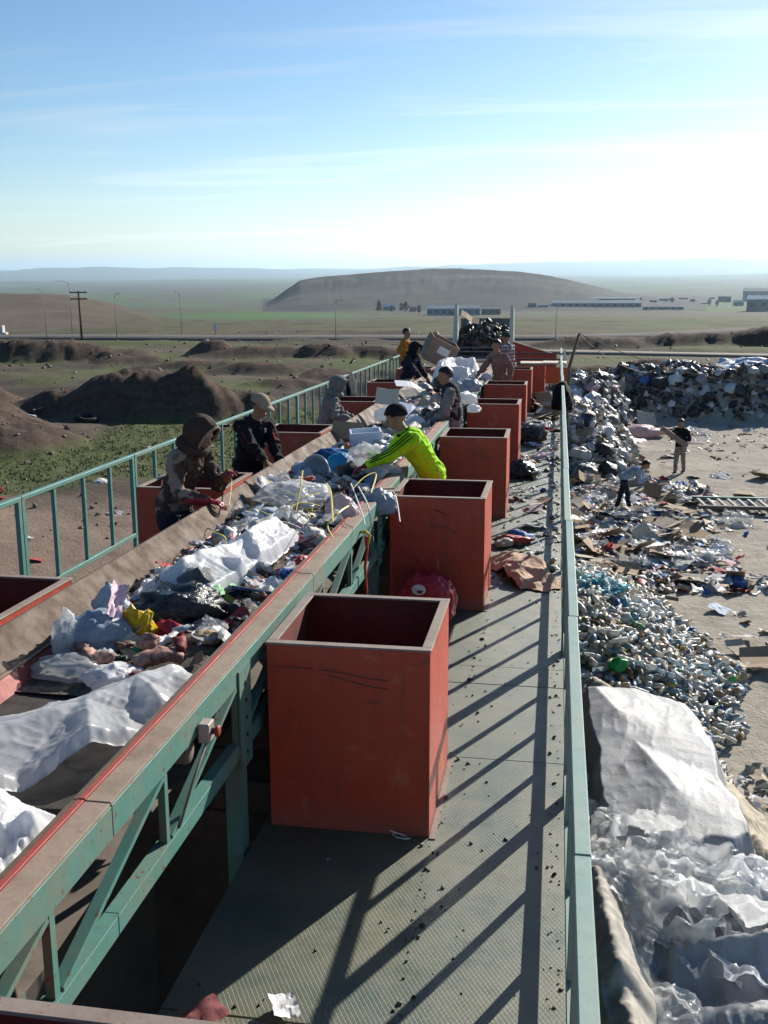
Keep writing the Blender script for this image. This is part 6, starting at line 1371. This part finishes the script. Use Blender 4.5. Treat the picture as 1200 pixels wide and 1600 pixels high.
    for i, sg in enumerate((-1, 1)):
        hp_ = P+r*sg*.085*k; an = (base+r*sg*.11*k+up*.085*k) if legs is None else Vector(legs[i])+up*.085*k
        kn_, an = ik(hp_, an, .43*k, .42*k, f)
        F.cap('legs', hp_-up*.0, kn_, .098*k, .066*k); F.cap('legs', kn_, an+up*.02, .066*k, .052*k)
        F.cap('shoe', an-up*.045*k-f*.03*k, an-up*.05*k+f*.13*k, .042*k, .036*k, up, .8)
    F.cap('legs', P-r*.06*k-up*.02, P+r*.06*k-up*.02, .115*k, .115*k, f, .9)
    vs, fs = [], []
    for (tg, a, b_, ra, rb_, ref, fl) in F.prims:
        v_, f_ = capsule(a, b_, ra, rb_, ref, fl); k0 = len(vs); vs += [p_-base for p_ in v_]; fs += [tuple(i+k0 for i in q) for q in f_]
    tmp = obj('tmp', new_mesh('tmp', vs, fs)); md = tmp.modifiers.new('r', 'REMESH'); md.mode = 'VOXEL'; md.voxel_size = voxel; md.use_smooth_shade = True
    sm = tmp.modifiers.new('s', 'SMOOTH'); sm.factor = .5; sm.iterations = 3 if voxel < .009 else 2
    bpy.context.view_layer.update(); dg = bpy.context.evaluated_depsgraph_get(); me = bpy.data.meshes.new_from_object(tmp.evaluated_get(dg)); me.name = 'body'
    om = tmp.data; bpy.data.objects.remove(tmp); bpy.data.meshes.remove(om)
    V = np.empty(len(me.vertices)*3, np.float32); me.vertices.foreach_get('co', V); V = V.reshape(-1, 3).astype(float); bp = np.array(base)
    order = ['top', 'legs', 'skin', 'hand', 'shoe']; dist = np.full((len(V), 5), 9.0)
    for (tg, a, b_, ra, rb_, ref, fl) in F.prims:
        a_ = np.array(a)-bp; d_ = np.array(b_)-np.array(a); L2 = d_@d_+1e-9; t_ = np.clip(((V-a_)@d_)/L2, 0, 1); q = np.linalg.norm(V-a_-t_[:, None]*d_, axis=1)-(ra+(rb_-ra)*t_)*(fl*.5+.5); i = order.index(tg); dist[:, i] = np.minimum(dist[:, i], q)
    hem = (np.array(P)-bp)[2]-.06*k; dist[:, 0] += np.where(V[:, 2] < hem, .2, 0)*(dist[:, 1] < .03); dist[:, 1] += np.where((V[:, 2] >= hem) & (dist[:, 0] < .05), .2, 0)
    lab = dist.argmin(1); cloth = (lab <= 1)
    nv = np.empty(len(me.vertices)*3, np.float32); me.vertices.foreach_get('normal', nv); nv = nv.reshape(-1, 3)
    fold = (.020*(r3(V*np.array([1, 1, 1.6]), 7, pos[0]*3) - .35)+.009*r3(V, 17, pos[1]))*cloth*folds; V2 = V+nv*fold[:, None]
    me.vertices.foreach_set('co', V2.astype(np.float32).ravel())
    me.materials.clear()
    for m_ in (W['top'], W['legs'], skin_m, W['hands'], shoe_m): me.materials.append(m_)
    lp = np.empty(len(me.loops), np.int32); me.loops.foreach_get('vertex_index', lp); lt = np.empty(len(me.polygons), np.int32); ls = np.empty(len(me.polygons), np.int32); me.polygons.foreach_get('loop_total', lt); me.polygons.foreach_get('loop_start', ls)
    me.polygons.foreach_set('material_index', lab[lp[ls]].astype(np.int32)); me.polygons.foreach_set('use_smooth', [True]*len(me.polygons)); me.update()
    root = tag(obj('person', me, None, base), label, 'person', None, None, plat)
    Hm = Matrix((hr, hf, hu)).transposed(); Hl = H-base
    def head_part(nm, V_, F_, mat, smooth=True): return obj(nm, new_mesh(nm, [Hm@Vector(v)*k + Hl for v in V_], F_, mat, smooth), root)
    for sg in (-1, 1): head_part('eye', [Vector((sg*.034, .083, .012))+Vector(v)*.011 for v in ICO[1][0]], ICO[1][1], eye_m)
    Vs, Fs = ICO[4]
    def shell(rx, ry, rz_, cz, cut, nz=.0, seed=1, cy=0.):
        D = Vs*(1+nz*n3(Vs, 3, seed)[:, None]+nz*.5*r3(Vs, 8, seed)[:, None]); Q = D*np.array([rx, ry, rz_])+np.array([0, cy, cz]); keep = [q for q in Fs if not cut(np.mean(Vs[list(q)], 0))]
        return Q, keep
    if head in ('hair', 'short'):
        Q, kf = shell(.097, .113, .106, .032, lambda c: (c[1] > .55 and c[2] < .48) or (c[1] > .12 and c[2] < .30) or (c[1] > -.25 and c[2] < -.05) or c[2] < -.55, .05, pos[1], -.006); head_part('hair', Q, kf, hair_m)
    elif head == 'beanie':
        Q, kf = shell(.102, .118, .112, .034, lambda c: c[2] < -.02-.3*max(0, -c[1]) or (c[1] > .5 and c[2] < .20), .03, pos[1], -.004); head_part('beanie', Q, kf, W.get('hat', hair_m))
    elif head == 'cap':
        Q, kf = shell(.095, .112, .098, .036, lambda c: c[2] < .08, .015, pos[1], -.004); cpp = head_part('cap', Q, kf, W['hat'])
        n_ = 14; vs = []
        for i in range(n_):
            a = -1.15+2.3*i/(n_-1); vs += [(.093*math.sin(a), .100*math.cos(a), .045), (.105*math.sin(a)*.95, .105*math.cos(a)+.075*math.cos(a*1.1), .022)]
        vs2 = vs+[(x, y, z-.006) for x, y, z in vs]; o2 = len(vs); fs_ = [(2*i, 2*i+2, 2*i+3, 2*i+1) for i in range(n_-1)]+[(o2+2*i+1, o2+2*i+3, o2+2*i+2, o2+2*i) for i in range(n_-1)]+[(2*i+1, 2*i+3, o2+2*i+3, o2+2*i+1) for i in range(n_-1)]
        obj('brim', new_mesh('brim', [Hm@Vector(v)*k + Hl for v in vs2], fs_, W['hat'], True), cpp)
        Q, kf = shell(.088, .103, .10, .028, lambda c: c[1] > .05 or c[2] < -.5 or c[2] > .2, .04, 3, -.006); head_part('hair', Q, kf, hair_m)
    elif head == 'hood':
        def cut(c): return c[1] > .62 and abs(c[0]) < .80 and -.85 < c[2] < .72
        Q, kf = shell(.128, .142, .150, .012, cut, .045, pos[1], -.012); Q[:, 1] += .03*np.clip(Vs[:, 1], 0, 1)*np.clip(Vs[:, 2]+.3, 0, 1)
        hd_ = head_part('hood', Q, kf, W['hood'])
        sd = hd_.modifiers.new('t', 'SOLIDIFY'); sd.thickness = .012; sd.offset = -1
        Q2, kf2 = shell(.150*1.05, .14, .07, -.125, lambda c: False, .06, 5, -.02); head_part('collar', Q2, kf2, W['hood'])
        # padded edge of the hood
        pts = []
        for i in range(28):
            a = 2*math.pi*i/28; x, z = .098*math.sin(a), .118*math.cos(a); pts.append((x, .092+.022*max(0, math.cos(a))-.03*max(0, -math.cos(a)), z+.010))
        m_ = MB().tube([Hm@Vector(v)*k + Hl for v in pts+[pts[0]]], .012*k, 6, False); m_.build('hood_edge', W.get('edge', W['hood']), root, True)
    return root, arms, dict(H=H, N=N, P=P, C=C, r=r, f=f, rc=rc, sp=sp, fc=fc, base=base, k=k)
def plus(root, name, V_, F_, mat): return obj(name, new_mesh(name, V_, F_, mat, True), root)
neon = mat_cloth('neon_green_top', (.36, .68, .015), .10); black_c = mat_cloth('black_fabric', (.014, .014, .016)); navy = mat_cloth('navy_fabric', (.02, .025, .04)); grey_c = mat_cloth('grey_fabric', (.20, .19, .18)); tanshirt = mat_cloth('tan_shirt', (.19, .13, .11))
jeans = mat_cloth('dark_jeans', (.025, .03, .045)); beige_c = mat_cloth('beige_trousers', (.24, .20, .16)); orange = mat_cloth('orange_shirt', (.42, .17, .03)); ltblue = mat_cloth('light_blue_shirt', (.28, .36, .46)); brown_c = mat_cloth('brown_jacket', (.10, .065, .05))
redglove = mat_plain('red_rubber_glove', (.26, .02, .035), .35, .2, 10); yelglove = mat_plain('brown_work_glove', (.16, .09, .03), .8, .3, 20); beigecap = mat_cloth('beige_cap', (.34, .26, .18)); cream_c = mat_cloth('pale_trim', (.45, .38, .31))
def patched(name, a, b, scale, thr=.5):
    t = NT(name); v = t.coord('Object'); n_ = t.noise(v, scale, 2, .4, .3); w = t.noise(v, 60, 3, .6); base = t.mix(t.ramp(n_, [(thr-.01, 0.), (thr+.01, 1.)]), a, b); return t.done(t.pr(base, .9, t.bump(w, .3, .006), spec=.15))
hoodjacket = patched('patched_brown_jacket', (.075, .048, .038), (.27, .21, .17), 3.6, .56)
def plaid():
    t = NT('plaid_shirt'); v = t.coord('Object'); s = t.n('ShaderNodeSeparateXYZ'); t.l(v, s.inputs[0]); bands = []
    for c_, fq in ((s.outputs[2], 75.), (t.math('ADD', s.outputs[0], s.outputs[1]), 75.)): bands.append(t.ramp(t.math('SINE', t.math('MULTIPLY', c_, fq)), [(.45, 0.), (.55, 1.)]))
    m_ = t.math('MULTIPLY', t.math('ADD', bands[0], bands[1]), .5); return t.done(t.pr(t.ramp(m_, [(0., (.42, .40, .40)), (.5, (.17, .14, .15)), (1., (.04, .03, .035))]), .9, None, spec=.15))
V3 = Vector
# man in neon green
pn, an, jn = person('man in a neon green top with black stripes leaning over the belt', (-1.20, 10.2), (-.93, -.30), 1.76, R_(34), -.03, (V3((-1.97, 9.62, 1.0)), V3((-1.86, 10.12, 1.12))), dict(top=neon, legs=jeans, hands=redglove, hat=black_c), -.05, -.05, 'beanie', .0065, None, True, .95, .7, chest_turn=.10, bulk=1.2, folds=.55)
sh, el, wr = an[0]
def stripe(a, b, c_, off, side_v, w, rad_):
    pts = []; 
    for i in range(15):
        t_ = i/14; p = a.lerp(b, t_*2) if t_ < .5 else b.lerp(c_, t_*2-1); ax = ((b-a) if t_ < .5 else (c_-b)).normalized(); n_ = (side_v-ax*side_v.dot(ax)).normalized(); tt = ax.cross(n_); rr_ = rad_*(1-.34*t_); q = n_+tt*off; q.normalize(); pts.append(p+q*rr_)
    return pts
for o_ in (-.42, 0, .42):
    pts = stripe(sh+jn['sp']*.02, el, el.lerp(wr, .84), o_, V3((.15, -.75, .65)), .006, .083)
    MB().tube([p-jn['base'] for p in pts], .0075, 6, flat=.6).build('sleeve_stripe', black_c, pn, True)
cp = [jn['N']+(jn['rc']*math.cos(a)*.066+jn['fc']*math.sin(a)*.066)+jn['sp']*.02-jn['base'] for a in [2*math.pi*i/16 for i in range(17)]]
MB().tube(cp, .018, 6, False).build('collar', black_c, pn, True)
# man in brown hood
ph, ah, jh = person('man in a patched brown hooded jacket with a red glove sorting at the belt', (-3.22, 8.28), (.93, -.28), 1.80, R_(22), 0, (V3((-2.72, 8.22, 1.22)), V3((-2.80, 7.98, 1.05))), dict(top=hoodjacket, legs=jeans, hands=redglove, hood=mat_cloth('dark_brown_hood', (.055, .038, .03)), edge=mat_cloth('pale_hood_edge', (.30, .23, .18))), .05, .32, 'hood', .0065, None, True, .93, .8, bulk=1.08)
# yellow glove over the other hand
sh, el, wr = ah[0]; hv = (wr-el).normalized(); MB().tube([p-jh['base'] for p in (el.lerp(wr, .8), wr, wr+hv*.06, wr+hv*.10+V3((0, 0, -.03)))], [.043, .045, .046, .02], 10).build('work_glove', yelglove, ph, True)
sh, el, wr = ah[1]; MB().tube([p-jh['base'] for p in (el.lerp(wr, .25), el.lerp(wr, .6), wr)], [.064, .055, .042], 10).build('glove_cuff', redglove, ph, True)
# man with cap
pc, ac_, jc = person('man in a black jacket with red trim and a beige cap', (-3.24, 10.55), (.80, -.55), 1.76, R_(13), 0, (V3((-2.82, 10.32, .99)), V3((-2.86, 10.02, 1.0))), dict(top=black_c, legs=navy, hands=yelglove, hat=beigecap), .25, .28, 'cap', .0065, None, True, .93, .8, bulk=1.08)
redtrim = mat_cloth('red_trim', (.34, .02, .03))
for sg, (sh, el, wr) in zip((-1, 1), ac_):
    pts = stripe(sh, el, el.lerp(wr, .5), 0, V3((-.35 if sg > 0 else .4, -.55, .75)), .01, .073); MB().tube([p-jc['base'] for p in pts[:9]], .011, 6, flat=.6).build('sleeve_stripe', redtrim, pc, True)
sh, el, wr = ac_[1]; MB().tube([p-jc['base'] for p in (jc['N']+jc['r']*.07, sh+jc['sp']*.075)], .012, 6, flat=.6).build('shoulder_stripe', redtrim, pc, True)
MB().box((jc['C']+jc['fc']*.135+jc['sp']*.12-jc['rc']*.06)-jc['base'], (.03, .008, .045), Matrix((jc['rc'], jc['fc'], jc['sp'])).transposed()).build('chest_badge', cream_c, pc)
# others along the belt
person('person in a grey hooded coat seen from the side by the railing', (-3.28, 14.45), (.95, .25), 1.62, R_(16), 0, (V3((-2.85, 14.5, .98)), V3((-2.82, 14.2, 1.0))), dict(top=grey_c, legs=navy, hood=grey_c, hands=beige_c), -.15, .15, 'hood', .010, bulk=1.1)
person('person in a dark hooded coat bending beside the white board', (-3.18, 22.1), (.9, -.4), 1.78, R_(14), 0, (V3((-2.72, 21.9, 1.0)), V3((-2.80, 21.6, 1.0))), dict(top=navy, legs=navy, hood=black_c, hands=navy), .1, .2, 'hood', .011, bulk=1.1)
person('man in an orange shirt standing upright at the end of the railing', (-4.15, 28.4), (.95, -.1), 1.86, R_(2), 0, (None, V3((-4.0, 28.1, 1.22))), dict(top=orange, legs=navy), -.3, .0, 'short', .011)
person('person in an orange top half hidden behind the big carton', (-3.1, 28.2), (-.8, -.5), 1.80, R_(14), 0, (V3((-3.2, 27.8, 1.05)), V3((-3.45, 27.9, 1.1))), dict(top=orange, legs=navy), 0, .1, 'hair', .012)
pv, av, jv = person('dark haired man in a dark vest over grey sleeves', (-1.40, 14.5), (-.97, -.12), 1.76, R_(8), -.02, (V3((-1.72, 14.15, 1.0)), V3((-1.80, 14.6, 1.02))), dict(top=grey_c, legs=beige_c, hands=grey_c), .25, .12, 'hair', .009)
# vest as a quilted shell over the torso
F_ = []; Vv = []
for a, b, ra, rb_, fl in ((jv['P']+jv['sp']*.02, jv['P']+jv['sp']*.20, .156, .162, .80), (jv['P']+jv['sp']*.16, jv['C']+jv['sp']*.13, .162, .170, .80)):
    v_, f_ = capsule(a, b, ra, rb_, jv['fc'], fl, 20); k0 = len(Vv); Vv += [p-jv['base'] for p in v_]; F_ += [tuple(i+k0 for i in q) for q in f_]
plus(pv, 'vest', Vv, F_, mat_cloth('dark_vest', (.022, .024, .03)))
person('man in a tan shirt behind a chute reaching to the belt', (-1.16, 22.1), (-.62, -.75), 1.84, R_(10), 0, (V3((-.98, 21.75, .95)), V3((-1.68, 21.7, 1.02))), dict(top=tanshirt, legs=navy), .1, .05, 'short', .010)
person('man in a plaid shirt turned to the hopper', (-1.15, 26.0), (-.8, .55), 1.84, R_(8), 0, (V3((-1.55, 26.3, 1.1)), V3((-1.45, 26.5, 1.1))), dict(top=plaid(), legs=navy, hat=mat_cloth('green_beanie', (.03, .06, .05))), 0, .05, 'beanie', .011)
# two men in the yard (world coordinates)
def yard_pt(px, py, Y): d = ray(WB, px, py); return EYE+d*(Y/d.y)
q = atw(1062, 740, Z=-3.55); g0 = gz(q.x, q.y); h1, h2 = yard_pt(1052, 682, q.y-.22), yard_pt(1066, 690, q.y-.26)
person('man in black with beige trousers walking with a plank', (q.x, q.y), (-.55, -.8), 1.74, R_(4), 0, (h2, h1), dict(top=black_c, legs=beige_c), .1, .1, 'short', .011, [(q.x+.12, q.y+.12, g0), (q.x-.16, q.y-.16, g0)], False, .92, .8, floor=g0)
pl0, pl1 = yard_pt(1033, 668, q.y-.28), yard_pt(1074, 697, q.y-.30); pk_ = tag(empty('plank', pl0), 'long pale plank held slanting by the man in black', 'plank')
MB().bar((0, 0, 0), pl1-pl0, .05, .16).build('board', mat_plain('pale_plank', (.42, .36, .30), .8), pk_); MB().bar(V3((.05, -.08, -.02)), (pl1-pl0)*.95+V3((.02, -.08, -.05)), .03, .12).build('batten', ck, pk_)
q = atw(972, 796, Z=-3.55); g0 = gz(q.x, q.y); h1, h2 = yard_pt(1012, 748, q.y-.15), yard_pt(1018, 750, q.y+.1)
person('man in a light blue shirt bending down to the litter', (q.x, q.y), (.97, -.22), 1.72, R_(62), 0, (h2, h1), dict(top=ltblue, legs=navy, hands=mat_plain('orange_glove', (.42, .06, .03), .5)), 0, -.1, 'short', .011, [(q.x-.13, q.y+.12, g0), (q.x+.16, q.y-.13, g0)], False, .92, .8, floor=g0)
o = tag(obj('held_carton', geo_mesh('held_carton', card_geo(12, .03), mat_plain('held_carton', (.20, .14, .10), .9), False), None, yard_pt(1018, 765, q.y), (1.2, .3, .4), .25), 'brown carton lifted by the bending man', 'carton')
# ------------------------------------------------------------------ lean the platform as a whole, then the air
for o in PLAT: o.matrix_basis = TILT @ o.matrix_basis
HZ = 61000.0
haze = obj('haze', MB().bx(-HZ, HZ, -HZ, HZ, -420.0, 480.0).mesh('haze', None))
haze.data.materials.clear()
hm = bpy.data.materials.new('air'); hm.use_nodes = True; hm.node_tree.nodes.clear()
ho = hm.node_tree.nodes.new('ShaderNodeOutputMaterial'); hv = hm.node_tree.nodes.new('ShaderNodeVolumePrincipled')
hv.inputs['Color'].default_value = (0.60, 0.82, 1.0, 1); hv.inputs['Density'].default_value = HAZE_DENSITY; hv.inputs['Anisotropy'].default_value = 0.45
hm.node_tree.links.new(hv.outputs[0], ho.inputs['Volume']); haze.data.materials.append(hm)
tag(haze, 'thin bluish air over the plain', None, None, 'stuff')
